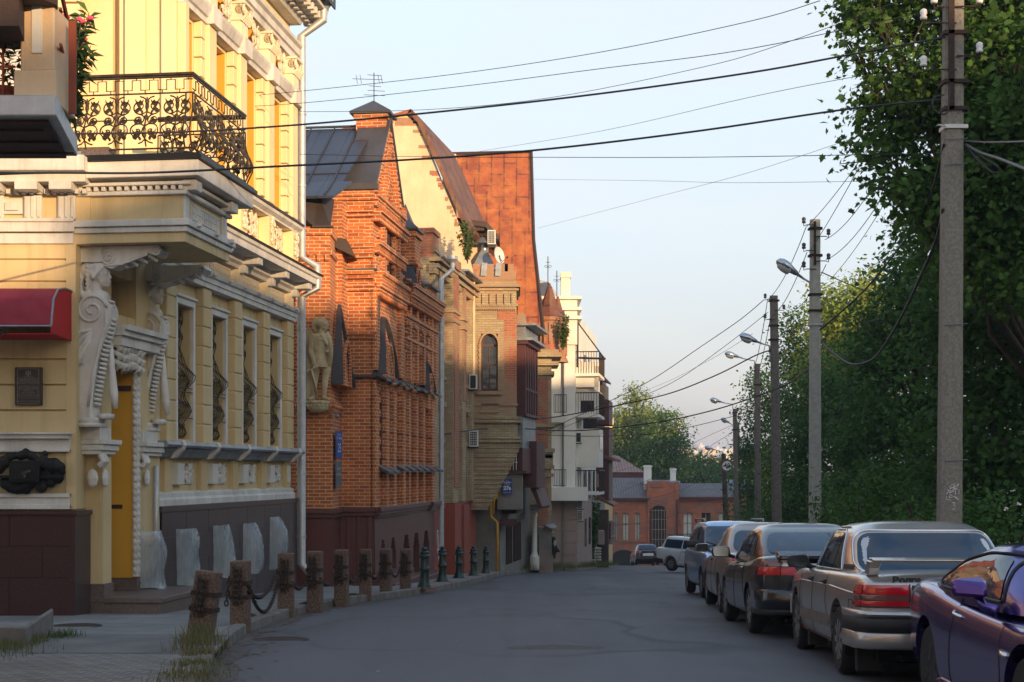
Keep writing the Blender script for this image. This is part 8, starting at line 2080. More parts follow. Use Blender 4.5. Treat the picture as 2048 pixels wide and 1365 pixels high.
def plate(c, y0, y1, z0, z1, x, text, d=-1):
    p = MB(); p.box(x-.006, x+.006, y0, y1, z0, z1); o = c.part('number_plate', p, 'white_paint', bevel=.003)
    b = MB(); b.box(x-.009, x+.0, y1-.045, y1-.003, z0+.003, z1-.003); obj('blue_band', b, 'blue_plate', o, local=True)
    yb = MB(); yb.box(x-.0095, x-.001, y1-.04, y1-.01, z0+.055, z0+.075); obj('flag', yb, 'yellow_pipe', o, local=True)
    t = textmb(text, (z1-z0)*.85, .002, lambda v: Vector((x-.009, (y0+y1)/2-.02-v.x, (z0+z1)/2+v.y))); obj('characters', t, 'vent_dark', o, local=True)
def tilt(c, pitch): c.o.rotation_euler = (0, pitch, c.o.rotation_euler[2])   # negative raises the nose
# paints
paint('paint_silver', (.52,.49,.46), .7, .32, .3, (.12,.1,.085)); paint('paint_black', (.004,.005,.009), 0, .25, .12, (.04,.035,.03)); paint('paint_beige', (.33,.27,.23), .6, .35, .4, (.12,.09,.07))
paint('paint_blue', (.16,.34,.6), .6, .3, .2); paint('paint_purple', (.06,.035,.24), .8, .25, .1, (.02,.015,.03)); paint('paint_white', (.62,.66,.66), 0, .35, .2, (.3,.3,.28)); paint('paint_navy', (.012,.014,.03), .4, .25, .2)
paint('paint_mirror_purple', (.08,.025,.2), .8, .25, .05)
ROADP = math.atan2(.2, 5.2)                          # the street drops away from the viewer
# ---- grey saloon (nearest but one)
A0, A1 = (3.14+.9, 13.7), (3.30+.9, 16.5)
rz = hd(A0, A1); mid = ground_at((A0[0]+A1[0])/2, (A0[1]+A1[1])/2)
v = Car('saloon_car', 'dusty grey old saloon with a boot spoiler, red tail lights and rusty door sills', mid, rz,
        [(-2.42,.76,.42,.86,.88),(-2.36,.84,.34,.94,.965),(-2.0,.885,.28,.97,1.01),(-1.4,.905,.24,.97,1.01),(-.6,.915,.22,.97,1.0),(.3,.915,.22,.96,.98),(1.1,.91,.22,.955,.99),(1.8,.885,.25,.90,.94),(2.25,.82,.3,.82,.85),(2.42,.68,.38,.72,.74)],
        [(.93,-1.62,1.05,.80),(1.02,-1.55,.95,.79),(1.2,-1.30,.66,.735),(1.36,-1.1,.38,.66),(1.43,-.92,.2,.57)], 'paint_silver', (-1.4, 1.4), wr=.325, arch=.39, tw=.2)
tilt(v, ROADP)
cabb = v.bv_cab
for sd in 'LR':
    fr = v.decal('side_window', rnd([(.83,1.0),(.1,1.0),(.1,1.36),(.28,1.36)], .05), sd, 'car_glass', bvh=cabb); v.decal('side_window', rnd([(.05,1.0),(-.62,1.0),(-.62,1.33),(-.5,1.365),(.05,1.365)], .04), sd, 'car_glass', bvh=cabb); v.decal('side_window', rnd([(-.67,1.0),(-1.0,1.0),(-.72,1.31),(-.67,1.33)], .03), sd, 'car_glass', bvh=cabb)
v.lines('window_trim', [(sd, [(.9,.985),(.3,1.385),(-.5,1.385),(-.72,1.35),(-1.08,.985),(.9,.985)]) for sd in 'LR'], 'chrome', .009, .006, bvh=cabb)
rw = v.decal('rear_window', rnd([(-.7,.99),(.7,.99),(.62,1.35),(-.62,1.35)], .12, 6), 'B', 'car_glass', .008, bvh=cabb)
obj('window_seal', v.line('s', rnd([(-.73,.975),(.73,.975),(.65,1.375),(-.65,1.375)], .14, 6), 'B', '', .014, .006, closed=True, bvh=cabb), 'chrome', rw, local=True, smooth=True)
v.decal('windscreen', rnd([(-.66,1.03),(.66,1.03),(.58,1.34),(-.58,1.34)], .1), 'F', 'car_glass', .008, bvh=cabb)
for sd in 'LR': v.decal('pillar_vent', [(-1.12,1.0),(-1.38,1.0),(-1.34,1.045),(-1.1,1.045)], sd, 'rubber', .008, bvh=cabb)
v.lines('panel_gaps', [(sd, p) for sd in 'LR' for p in ([(.08,.28),(.08,.95)], [(1.0,.28),(1.0,.93)], [(-.75,.95),(-.78,.65),(-.98,.45)], [(-.98,.3),(1.0,.28)], [(-1.95,.74),(-1.95,.54),(-2.1,.54),(-2.1,.74),(-1.95,.74)])] + [('B', [(-.62,.86),(-.62,.97)]), ('B', [(.62,.86),(.62,.97)])], 'vent_dark', .0045, 0)
v.lines('crease_line', [(sd, [(-2.2,.80),(-1,.83),(1,.82),(2.2,.74)]) for sd in 'LR'], 'paint_silver', .012, .0, bvh=v.bv_body)
for sd in 'LR': v.decal('side_moulding', [(-.98,.42),(1.0,.4),(1.0,.52),(-.98,.54)], sd, 'paint_black' if False else 'concrete_dark', .006)
for sd, sg_ in (('L',1),('R',-1)):
    for x in (-.65, .22):
        h = v.proj(x, 0, .86, sd)[0]; g = MB(); g.box(x-.1, x+.08, h.y-.01, h.y+.02, .84, .885); g.box(x-.1, x+.08, h.y+.0, h.y+.035, .85, .875); v.part('door_handle', g, 'rubber', bevel=.008)
g = MB()                                             # rear bumper wraps round to the wheel arch
pr = []
for z0, z1, m_, e in ((.32,.47,'paint_silver',.05),(.47,.60,'rubber',.055),(.60,.66,'paint_silver',.045)):
    b = MB(); path = [(-1.86,.925),(-2.3,.9),(-2.48,.8),(-2.55,.5),(-2.57,0),(-2.55,-.5),(-2.48,-.8),(-2.3,-.9),(-1.86,-.925)]; vs = []; L = len(path)
    for (x, y) in path:
        for zz, q in ((z0,0),(z0+.02,e*.4),((z0+z1)/2,e*.6),(z1-.01,e*.4),(z1,0)): k = q/math.hypot(x+1.2, y*1.2); vs.append((x-(.0 if abs(y)>.9 else q), y*(1+q*.3), zz))
        vs.append((x+.12, y*.86, z1)); vs.append((x+.12, y*.86, z0))
    b.raw(vs, [(i*7+k, i*7+(k+1)%7, (i+1)*7+(k+1)%7, (i+1)*7+k) for i in range(L-1) for k in range(7)] + [tuple(range(7)), tuple(range((L-1)*7, L*7))])
    v.part('bumper', b, m_, smooth=True, angle=50)
b = MB(); b.prism([(2.2,-.86),(2.52,-.72),(2.58,0),(2.52,.72),(2.2,.86)], 'z', .35, .62); v.part('bumper', b, 'paint_silver', bevel=.03)
b = MB(); b.box(-2.39,-2.0,-.8,.8,.56,.70); v.part('rear_apron', b, 'paint_silver', bevel=.03)
for s_ in (1, -1):                                   # tail lamps wrap round the corner
    d = 'L' if s_ > 0 else 'R'
    for nm, z0, z1, m_ in (('tail_lamp',.80,.885,'red_lens'),('tail_lamp',.745,.798,'smoke_lens'),('tail_lamp',.70,.743,'red_lens')):
        v.decal(nm, [(s_*.84,z0),(s_*.42,z0),(s_*.42,z1),(s_*.84,z1)], 'B', m_, .016)
        v.decal(nm, rnd([(-2.33,z0),(-2.18+(.03 if z0 > .79 or z0 < .71 else -.02),z0),(-2.18,z1),(-2.33,z1)], .02), d, m_, .016)
    v.lines('lamp_divider', [('B', [(s_*.42,.695),(s_*.42,.89)]), ('B', [(s_*.86,.692),(s_*.42,.692)])], 'rubber', .007, .016)
v.decal('rear_panel', [(-.4,.70),(.4,.70),(.4,.885),(-.4,.885)], 'B', 'rubber', .008)
plate(v, -.26, .26, .735, .85, v.proj(0,0,.79,'B')[0].x-.035, 'АХ 4127 ВІ')
g = MB(); wing_ = [(-2.44,1.115),(-2.34,1.135),(-2.2,1.13),(-2.15,1.115),(-2.25,1.1),(-2.4,1.095)]
g.prism(wing_, 'y', -.74, .74); [g.prism([(-2.4,1.1),(-2.2,1.11),(-2.1,.98),(-2.25,.97),(-2.3,1.04)], 'y', a, a+.1) for a in (.66,-.76)]
v.part('boot_spoiler', g, 'paint_silver', bevel=.008, smooth=False)
hx = v.proj(0,0,.93,'B')[0].x
v.part('badge_lettering', textmb('Волга', .075, .006, lambda q: Vector((hx-.012, .44-q.x*1.2, .93+q.y-.0)), .006), 'rubber'); v.part('badge_lettering', textmb('ГАЗ', .05, .004, lambda q: Vector((hx-.012, -.5-q.x, .92+q.y))), 'chrome')
mirror_part(v, .72, .82, 1.02, 'rubber', 1, 1.05, 'window_glass'); mirror_part(v, .72, -.82, 1.02, 'rubber', -1, 1.05, 'window_glass')
for s_ in (1,-1):
    b = MB(); b.prism([(-1.88,.36),(-1.78,.42),(-1.8,.06),(-1.9,.06)], 'y', s_*.66-.12, s_*.66+.14); b.prism([(.98,.34),(1.05,.4),(1.0,.08),(.94,.08)], 'y', s_*.7-.1, s_*.7+.12); v.part('mud_flap', b, 'rubber', bevel=.01)
g = MB(); rd = random.Random(3)
for k in range(26): x = rd.choice([rd.uniform(-.95,-.6), rd.uniform(-.2,.3), rd.uniform(.5,.95)]); h = v.proj(x,0,.30,'L')[0]; z = rd.uniform(.27,.33); g.lathe_ball((x, h.y+.0, z), rd.uniform(.008,.02), (1.6,.3,.8), 6)
v.part('rust_spots', g, 'terracotta')
v.lines('roof_gutter', [(sd, [(.95,.99),(.35,1.41),(-.55,1.41)]) for sd in 'LR'], 'paint_silver', .01, .01, bvh=cabb)
# ---- black hatchback
A0, A1 = (3.13+.86, 18.9), (3.2+.86, 21.5)
rz = hd(A0, A1); mid = ground_at((A0[0]+A1[0])/2, (A0[1]+A1[1])/2)
b2_ = Car('hatchback_car', 'glossy black hatchback with wide red tail lamps and a large sloping rear window', mid, rz,
        [(-2.30,.72,.42,.90,.92),(-2.24,.80,.32,1.0,1.03),(-1.9,.85,.26,1.02,1.07),(-1.3,.865,.22,.97,1.02),(-.5,.865,.2,.93,.97),(.4,.865,.2,.91,.95),(1.2,.86,.2,.88,.93),(1.8,.83,.22,.82,.88),(2.2,.76,.28,.72,.78),(2.34,.62,.34,.6,.64)],
        [(.93,-2.0,1.1,.79),(1.04,-1.85,.92,.77),(1.2,-1.52,.62,.71),(1.35,-1.15,.3,.63),(1.42,-.9,.05,.55)], 'paint_black', (-1.3, 1.3), wr=.315, arch=.36, rim='rim_silver')
tilt(b2_, ROADP); cb2 = b2_.bv_cab
for sd in 'LR':
    b2_.decal('side_window', rnd([(.85,.98),(.1,.98),(.1,1.33),(.32,1.33)], .04), sd, 'car_glass', bvh=cb2); b2_.decal('side_window', rnd([(.05,.98),(-.72,1.0),(-.72,1.33),(.05,1.35)], .04), sd, 'car_glass', bvh=cb2); b2_.decal('side_window', rnd([(-.78,1.0),(-1.35,1.03),(-1.0,1.28),(-.78,1.32)], .04), sd, 'car_glass', bvh=cb2)
b2_.decal('rear_window', rnd([(-.66,1.06),(.66,1.06),(.56,1.33),(-.56,1.33)], .12, 6), 'B', 'car_glass', .008, bvh=cb2)
b2_.decal('windscreen', rnd([(-.66,1.0),(.66,1.0),(.56,1.33),(-.56,1.33)], .1), 'F', 'car_glass', .008, bvh=cb2)
g = MB(); g.prism([(-2.4,1.04),(-2.28,1.09),(-2.05,1.1),(-2.0,1.06),(-2.3,1.0)], 'y', -.6, .6); b2_.part('boot_spoiler', g, 'paint_black', bevel=.012)
for s_ in (1,-1):
    d = 'L' if s_ > 0 else 'R'
    for z0, z1, a, b, m_ in ((.80,.90,.34,.70,'red_lens'),(.90,.985,.38,.66,'smoke_lens'),):
        b2_.decal('tail_lamp', [(s_*.76,z0),(s_*a,z0),(s_*(a+.06),z1),(s_*.72,z1)], 'B', m_, .014); b2_.decal('tail_lamp', [(-2.26,z0),(-2.06,z0),(-2.1,z1),(-2.26,z1)], d, m_, .014)
    b2_.decal('reversing_lamp', [(s_*.56,.91),(s_*.40,.91),(s_*.42,.975),(s_*.56,.975)], 'B', 'clear_lens', .018)
    b2_.lines('lamp_divider', [('B', [(s_*.58,.80),(s_*.56,.985)])], 'rubber', .006, .018)
hx = b2_.proj(0,0,.9,'B')[0].x; plate(b2_, -.26, .26, .83, .945, hx-.012, 'АХ 7305 СК')
b2_.part('badge_lettering', textmb('SAAB', .075, .005, lambda q: Vector((-2.405, .36-q.x*1.3, 1.05+q.y)), .006), 'chrome')
for z0, z1, m_, e in ((.36,.62,'paint_black',.05),(.3,.38,'rubber',.03)):
    b = MB(); path = [(-1.72,.87),(-2.2,.85),(-2.36,.74),(-2.42,.4),(-2.43,0),(-2.42,-.4),(-2.36,-.74),(-2.2,-.85),(-1.72,-.87)]; vs = []; L = len(path)
    for (x, y) in path:
        for zz, q in ((z0,0),(z0+.03,e*.6),(z1-.03,e*.6),(z1,.0)): vs.append((x-(q if abs(y)<.8 else 0), y*(1+q*.3), zz))
        vs.append((x+.14, y*.86, z1)); vs.append((x+.14, y*.86, z0))
    b.raw(vs, [(i*6+k, i*6+(k+1)%6, (i+1)*6+(k+1)%6, (i+1)*6+k) for i in range(L-1) for k in range(6)] + [tuple(range(6)), tuple(range((L-1)*6, L*6))]); b2_.part('bumper', b, m_, smooth=True, angle=50)
b2_.lines('panel_gaps', [(sd, p) for sd in 'LR' for p in ([(.08,.26),(.08,.95)], [(1.05,.26),(1.05,.9)], [(-.8,.95),(-.85,.6),(-.98,.4)])], 'vent_dark', .005, 0)
for sd in 'LR': 
    for x in (-.68,.2): h = b2_.proj(x,0,.85,sd)[0]; g = MB(); g.box(x-.1,x+.08,h.y-.02,h.y+.02,.835,.87); b2_.part('door_handle', g, 'paint_black', bevel=.01)
mirror_part(b2_, .82, .80, 1.03, 'paint_black', 1, 1.15); mirror_part(b2_, .82, -.80, 1.03, 'paint_black', -1, 1.15)
# ---- beige saloon
A0, A1 = (3.42+.86, 23.6), (3.55+.86, 26.1)
rz = hd(A0, A1); mid = ground_at((A0[0]+A1[0])/2, (A0[1]+A1[1])/2)
c3 = Car('saloon_car', 'dull beige rounded saloon parked between the black hatchback and the blue van', mid, rz,
        [(-2.25,.7,.4,.88,.9),(-2.18,.8,.32,.97,1.0),(-1.8,.85,.26,1.0,1.04),(-1.25,.865,.22,.97,1.01),(-.4,.865,.2,.94,.97),(.4,.865,.2,.92,.95),(1.2,.86,.2,.9,.95),(1.75,.83,.22,.84,.9),(2.1,.76,.28,.74,.8),(2.22,.6,.34,.62,.66)],
        [(.93,-1.7,1.05,.79),(1.05,-1.55,.85,.77),(1.22,-1.25,.5,.70),(1.38,-.95,.15,.61),(1.46,-.75,-.05,.52)], 'paint_beige', (-1.27, 1.28), wr=.31, arch=.36)
tilt(c3, ROADP); cb3 = c3.bv_cab
for sd in 'LR':
    c3.decal('side_window', rnd([(.78,.99),(.05,.99),(.05,1.36),(.2,1.36)], .05), sd, 'car_glass', bvh=cb3); c3.decal('side_window', rnd([(0,.99),(-.7,1.0),(-.62,1.34),(0,1.38)], .05), sd, 'car_glass', bvh=cb3)
    h = c3.proj(.15,0,.86,sd)[0]; g = MB(); g.box(.05,.25,h.y-.02,h.y+.02,.845,.88); c3.part('door_handle', g, 'rubber', bevel=.01)
c3.decal('rear_window', rnd([(-.64,1.03),(.64,1.03),(.53,1.36),(-.53,1.36)], .12, 6), 'B', 'car_glass', .008, bvh=cb3); c3.decal('windscreen', rnd([(-.64,1.0),(.64,1.0),(.54,1.36),(-.54,1.36)], .1), 'F', 'car_glass', .008, bvh=cb3)
for s_ in (1,-1): c3.decal('tail_lamp', rnd([(s_*.76,.78),(s_*.45,.78),(s_*.45,.92),(s_*.74,.92)], .03), 'B', 'red_lens', .012); c3.decal('headlight', rnd([(s_*.7,.56),(s_*.4,.56),(s_*.4,.68),(s_*.66,.68)], .03), 'F', 'clear_lens', .012)
c3.lines('panel_gaps', [(sd, p) for sd in 'LR' for p in ([(.03,.26),(.03,.95)], [(1.0,.26),(1.0,.9)], [(-.75,.95),(-.8,.6),(-.92,.4)])], 'vent_dark', .005, 0)
mirror_part(c3, .78, .80, 1.04, 'paint_beige', 1, 1.1, 'window_glass'); mirror_part(c3, .78, -.80, 1.04, 'paint_beige', -1, 1.1)
# ---- blue van facing the viewer
p0 = ground_at(3.92+.88, 30.9)
c4 = Car('minivan', 'blue grey minivan facing the viewer with roof rails and a pale headlight', p0, R(-90.5),
        [(-2.1,.74,.4,.95,.98),(-1.95,.84,.3,1.02,1.06),(-1.3,.875,.24,1.02,1.06),(-.5,.88,.22,1.0,1.04),(.3,.88,.22,.98,1.02),(.9,.88,.22,.97,1.03),(1.45,.86,.22,.92,1.0),(1.9,.82,.26,.8,.88),(2.12,.72,.3,.7,.74),(2.2,.56,.34,.56,.6)],
        [(.96,-1.98,1.35,.82),(1.1,-1.95,1.12,.81),(1.3,-1.88,.78,.76),(1.5,-1.75,.45,.69),(1.58,-1.6,.2,.62)], 'paint_blue', (-1.3, 1.3), wr=.315, arch=.36)
tilt(c4, -ROADP); cb4 = c4.bv_cab
c4.decal('windscreen', rnd([(-.7,1.04),(.7,1.04),(.62,1.5),(-.62,1.5)], .08), 'F', 'car_glass', .008, bvh=cb4)
for sd in 'LR':
    c4.decal('side_window', rnd([(1.0,1.05),(.25,1.05),(.25,1.48),(.5,1.48)], .05), sd, 'car_glass', bvh=cb4); c4.decal('side_window', rnd([(.2,1.05),(-.8,1.06),(-.8,1.48),(.2,1.49)], .05), sd, 'car_glass', bvh=cb4); c4.decal('side_window', rnd([(-.85,1.06),(-1.7,1.08),(-1.6,1.42),(-.85,1.47)], .05), sd, 'car_glass', bvh=cb4)
for s_ in (1,-1):
    c4.decal('headlight', rnd([(s_*.78,.66),(s_*.4,.66),(s_*.42,.78),(s_*.72,.84)], .04), 'F', 'clear_lens', .014)
    d = 'L' if s_ > 0 else 'R'; c4.decal('indicator', rnd([(2.0,.66),(1.75,.72),(1.72,.8),(1.95,.78)], .02), d, 'terracotta', .012)
    g = MB(); g.tube([(.3,s_*.62,1.60),(.15,s_*.64,1.66),(-1.4,s_*.64,1.67),(-1.55,s_*.6,1.6)], .022, 6); c4.part('roof_rail', g, 'rim_silver', smooth=True)
g = MB(); vs = []; path = [(1.7,.87),(2.05,.82),(2.24,.6),(2.3,0),(2.24,-.6),(2.05,-.82),(1.7,-.87)]
for x, y in path: vs += [(x,y,.24),(x+.03,y,.3),(x+.03,y,.52),(x,y*.98,.56),(x-.15,y*.85,.56),(x-.15,y*.85,.24)]
g.raw(vs, [(i*6+k,i*6+(k+1)%6,(i+1)*6+(k+1)%6,(i+1)*6+k) for i in range(6) for k in range(6)]+[tuple(range(6)),tuple(range(36,42))]); c4.part('bumper', g, 'rubber', smooth=True, angle=50)
g = MB(); 
for k in range(3): g.box(2.1,2.2,-.35,.35,.6+.04*k,.62+.04*k)
c4.part('grille', g, 'vent_dark'); mirror_part(c4, 1.0, -.84, 1.12, 'rubber', -1, 1.1); mirror_part(c4, 1.0, .84, 1.12, 'rubber', 1, 1.1)
for x, s_ in ((.9,.3),(.85,-.3)):
    g = MB(); g.tube([(1.22,s_,1.06),(1.0,s_-.4,1.17)], .012, 4); c4.part('wiper', g, 'rubber')
# ---- white estate turning in the distance
p0 = ground_at(XA(1418,58), 58.3)
c5 = Car('estate_car', 'white estate car with a roof rack turning into the far end of the street', p0, R(-47),
        [(-2.2,.74,.4,.9,.92),(-2.12,.82,.32,.94,.97),(-1.6,.85,.25,.94,.97),(-.8,.86,.22,.92,.95),(.2,.86,.22,.9,.93),(1.0,.86,.22,.88,.92),(1.7,.84,.24,.84,.88),(2.1,.8,.3,.76,.8),(2.2,.7,.36,.62,.66)],
        [(.9,-2.12,1.1,.79),(1.0,-2.06,.95,.78),(1.2,-1.95,.65,.73),(1.36,-1.85,.4,.67),(1.4,-1.8,.3,.62)], 'paint_white', (-1.3, 1.35), wr=.3, arch=.345, group='cars at the far end of the street')
tilt(c5, 0.03); cb5 = c5.bv_cab
for sd in 'LR':
    for a, b, u in ((.75,.12,.35),(.05,-.72,0),(-.8,-1.75,-.05)): c5.decal('side_window', rnd([(a,.97),(b,.97),(b+(.06 if b < -1 else 0),1.31),(a-u*1.0,1.31)], .04), sd, 'car_glass', bvh=cb5)
    for x in (-.62, .2): h = c5.proj(x,0,.84,sd)[0]; g = MB(); g.box(x-.08,x+.06,h.y-.02,h.y+.02,.83,.86); c5.part('door_handle', g, 'rubber')
c5.lines('panel_gaps', [(sd, p) for sd in 'LR' for p in ([(.08,.26),(.08,.92)], [(.95,.26),(.95,.88)], [(-.77,.92),(-.8,.6),(-.95,.4)])], 'vent_dark', .008, 0)
c5.decal('windscreen', rnd([(-.64,.98),(.64,.98),(.55,1.31),(-.55,1.31)], .08), 'F', 'car_glass', .008, bvh=cb5); c5.decal('rear_window', rnd([(-.64,1.0),(.64,1.0),(.56,1.3),(-.56,1.3)], .08), 'B', 'car_glass', .008, bvh=cb5)
g = MB()
for s_ in (1,-1): g.tube([(.2,s_*.6,1.48),(-1.7,s_*.6,1.48)], .018, 5)
for x in (.0,-.8,-1.5): g.tube([(x,-.6,1.48),(x,.6,1.48)], .015, 4); g.tube([(x,-.6,1.44),(x,-.6,1.48)], .02, 4); g.tube([(x,.6,1.44),(x,.6,1.48)], .02, 4)
c5.part('roof_rack', g, 'rubber'); g = MB(); g.box(-2.3,-1.7,-.84,.84,.3,.52); g.box(1.75,2.28,-.8,.8,.3,.5); c5.part('bumper', g, 'rubber', bevel=.04)
for s_ in (1,-1): c5.decal('headlight', [(s_*.7,.58),(s_*.42,.58),(s_*.42,.7),(s_*.7,.7)], 'F', 'clear_lens', .012); c5.decal('tail_lamp', [(s_*.74,.6),(s_*.6,.6),(s_*.6,.86),(s_*.74,.86)], 'B', 'red_lens', .012)
mirror_part(c5, .75, -.8, 1.0, 'rubber', -1, 1.0)
# ---- dark car far down the street
p0 = ground_at(XA(1289,103), 103)
c6 = Car('suv_car', 'small dark blue car with a pale number plate seen from behind far down the street', p0, R(92),
        [(-2.1,.74,.4,.95,.98),(-2.0,.86,.3,1.02,1.05),(-1.3,.9,.25,1.0,1.04),(0,.9,.22,.98,1.02),(1.2,.9,.22,.96,1.0),(1.9,.82,.3,.82,.88),(2.1,.65,.36,.66,.7)],
        [(.96,-1.95,1.2,.82),(1.2,-1.8,.8,.76),(1.42,-1.55,.4,.66),(1.48,-1.4,.2,.6)], 'paint_navy', (-1.3, 1.3), wr=.34, arch=.39, group='cars at the far end of the street')
tilt(c6, .1); c6.decal('rear_window', rnd([(-.66,1.08),(.66,1.08),(.58,1.38),(-.58,1.38)], .1), 'B', 'car_glass', .01, bvh=c6.bv_cab)
hx = c6.proj(0,0,.85,'B')[0].x; g = MB(); g.box(hx-.03,hx,-.38,.38,.62,.80); c6.part('number_plate', g, 'white_paint')
for s_ in (1,-1): c6.decal('tail_lamp', [(s_*.78,.82),(s_*.5,.84),(s_*.5,.95),(s_*.76,.97)], 'B', 'red_lens', .012)
# ---- purple coupe facing the viewer
p0 = ground_at(3.17+.88, 9.85)
c7 = Car('coupe_car', 'shiny purple coupe facing the viewer, parked behind the grey saloon', p0, R(-93.5),
        [(-2.2,.7,.42,.86,.9),(-2.1,.82,.3,.93,1.0),(-1.75,.875,.24,.95,1.04),(-1.25,.9,.2,.93,1.0),(-.5,.885,.18,.86,.92),(.3,.88,.18,.82,.88),(1.0,.885,.18,.80,.87),(1.35,.895,.19,.79,.87),(1.8,.86,.22,.72,.80),(2.1,.74,.26,.6,.66),(2.22,.55,.3,.5,.54)],
        [(.86,-1.95,1.1,.80),(.95,-1.75,.92,.79),(1.08,-1.35,.6,.73),(1.2,-.9,.28,.65),(1.27,-.55,.02,.57)], 'paint_purple', (-1.26, 1.27), wr=.325, arch=.385, tw=.22, rim='rim_dark')
c7.o.rotation_euler = (0, -.028, R(-93.5)); cb7 = c7.bv_cab
for sd in 'LR':
    wn_ = c7.decal('side_window', rnd([(.5,.935),(-.25,.95),(-1.05,.97),(-1.15,1.0),(-.75,1.15),(-.3,1.215),(.06,1.22),(.2,1.2)], .07), sd, 'car_glass', .007, bvh=cb7)
    obj('window_seal', c7.line('s', rnd([(.55,.925),(-.25,.94),(-1.08,.955),(-1.2,1.0),(-.76,1.17),(-.3,1.235),(.08,1.235),(.25,1.21)], .07), sd, '', .012, .006, closed=True, bvh=cb7), 'rubber', wn_, local=True, smooth=True)
c7.decal('windscreen', rnd([(-.68,.94),(.68,.94),(.56,1.21),(-.56,1.21)], .08), 'F', 'car_glass', .008, bvh=cb7); c7.decal('rear_window', rnd([(-.62,.97),(.62,.97),(.5,1.19),(-.5,1.19)], .1), 'B', 'car_glass', .008, bvh=cb7)
c7.lines('panel_gaps', [(sd, p) for sd in 'LR' for p in ([(-.55,.24),(-.5,.6),(-.42,.9)], [(.78,.24),(.8,.5),(.72,.84)])], 'vent_dark', .005, 0)
c7.lines('side_skirt', [(sd, [(-.85,.26),(0,.24),(.85,.26)]) for sd in 'LR'], 'paint_purple', .045, .0, bvh=c7.bv_body)
for sd in 'LR':
    c7.decal('tail_lamp', rnd([(-2.1,.72),(-1.92,.74),(-1.9,.86),(-2.08,.88)], .03), sd, 'red_lens', .01)
    h = c7.proj(-.35,0,.78,sd)[0]; g = MB(); sg_ = 1 if h.y > 0 else -1; g.tube([(-.45,h.y,.80),(-.36,h.y+sg_*.03,.79),(-.24,h.y,.775)], .016, 6); g.lathe_ball((-.27,h.y+sg_*.0,.72), .015, (1,.4,1), 6); c7.part('door_handle', g, 'chrome', smooth=True)
    h = c7.proj(.88,0,.62,sd)[0]; g = MB(); g.tube([(.82,h.y,.63),(.9,h.y+(1 if h.y>0 else -1)*.012,.62),(.96,h.y,.615)], .022, 6); c7.part('side_repeater', g, 'chrome', smooth=True)
for s_ in (1,-1): c7.decal('headlight', rnd([(s_*.72,.58),(s_*.4,.55),(s_*.42,.64),(s_*.7,.7)], .03), 'F', 'clear_lens', .01)
for s_ in (-1, 1):                                    # wedge shaped purple mirrors on a stalk
    y = s_*.86; m_ = MB(); vs = [(.52,y+s_*.02,.95),(.44,y+s_*.02,.955),(.44,y+s_*.24,.965),(.5,y+s_*.24,.97),(.62,y+s_*.04,.96),
                              (.5,y+s_*.02,1.09),(.44,y+s_*.02,1.10),(.44,y+s_*.23,1.08),(.48,y+s_*.23,1.075),(.58,y+s_*.04,1.05)]
    m_.raw(vs, [(0,1,2,3,4),(5,6,7,8,9),(0,1,6,5),(1,2,7,6),(2,3,8,7),(3,4,9,8),(4,0,5,9)]); mo = c7.part('mirror', m_, 'paint_mirror_purple', bevel=.022, smooth=True, angle=45)
    a = MB(); a.tube([(.56,y-s_*.04,.87),(.52,y+s_*.04,.9),(.5,y+s_*.08,.97)], [.05,.035,.03], 6); obj('stalk', a, 'paint_purple', mo, local=True, smooth=True)
# ================================================================ granite posts with chains, green bollards
GP = [(401,1275,1142,'leaning outward in the grass, first of the row'),(481,1248,1122,'second of the row, opposite the doorstep'),(572,1219,1107,'third of the row, in front of the tall downpipe'),(630,1210,1103,'fourth of the row, just right of the tall downpipe'),(683,1200,1100,'fifth of the row, in front of the red brick steps'),(731,1190,1099,'sixth of the row, before the polished red base'),(772,1184,1098,'seventh of the row, last but one before the green bollards'),(811,1178,1098,'eighth and last of the row, next to the green bollards')]
posts = []
def granite_post(i, px, py, pt, lab):
    c = gp(px, py, LIFT); h = (py-pt)/FL*c.y; w_ = .115 if i else .13
    o = thing('granite_post', 'granite post with iron straps, '+lab, 'bollard', tuple(c), 'granite posts along the pavement edge', R(-8 + (i*37 % 11)))
    mb = MB(); mb.prism([(-w_,-w_),(w_,-w_),(w_,w_),(-w_,w_)], 'z', -.15, h); obj('post', mb, 'granite_post', o, local=True, bevel=.012)
    s = MB()
    for z in (h*.43, h*.66): s.raw([(a*(w_+.012), b*(w_+.012), z+dz) for dz in (-.028,.028) for a, b in ((-1,-1),(1,-1),(1,1),(-1,1))] + [(a*(w_-.002), b*(w_-.002), z+dz) for dz in (-.028,.028) for a, b in ((-1,-1),(1,-1),(1,1),(-1,1))],
        [(k,(k+1)%4,4+(k+1)%4,4+k) for k in range(4)] + [(k,(k+1)%4,8+(k+1)%4,8+k) for k in range(4)] + [(4+k,4+(k+1)%4,12+(k+1)%4,12+k) for k in range(4)])
    obj('strap', s, 'rusty_chain', o, local=True)
    s = MB()
    for k in range(4):
        x = -.065+.035*k + .01*math.sin(k*2+i); s.tube([(x,-w_-.02,h*.93-.02*k),(x+.01,-w_-.035,h*.7),(x-.008,-w_-.03,h*.45),(x+.01,-w_-.02,h*(.3+.03*(k%2)))], .013, 5)
        z = h*.9
        while z > h*.38: s.tube([(x-.018,-w_-.03,z),(x+.018,-w_-.05,z-.03)], .011, 4); z -= .07
    obj('hanging_chain', s, 'rusty_chain', o, local=True)
    if i == 0: o.rotation_euler = (R(-3), R(7), R(-6))
    posts.append((o, c, h)); return o
for i, g_ in enumerate(GP): granite_post(i, *g_)
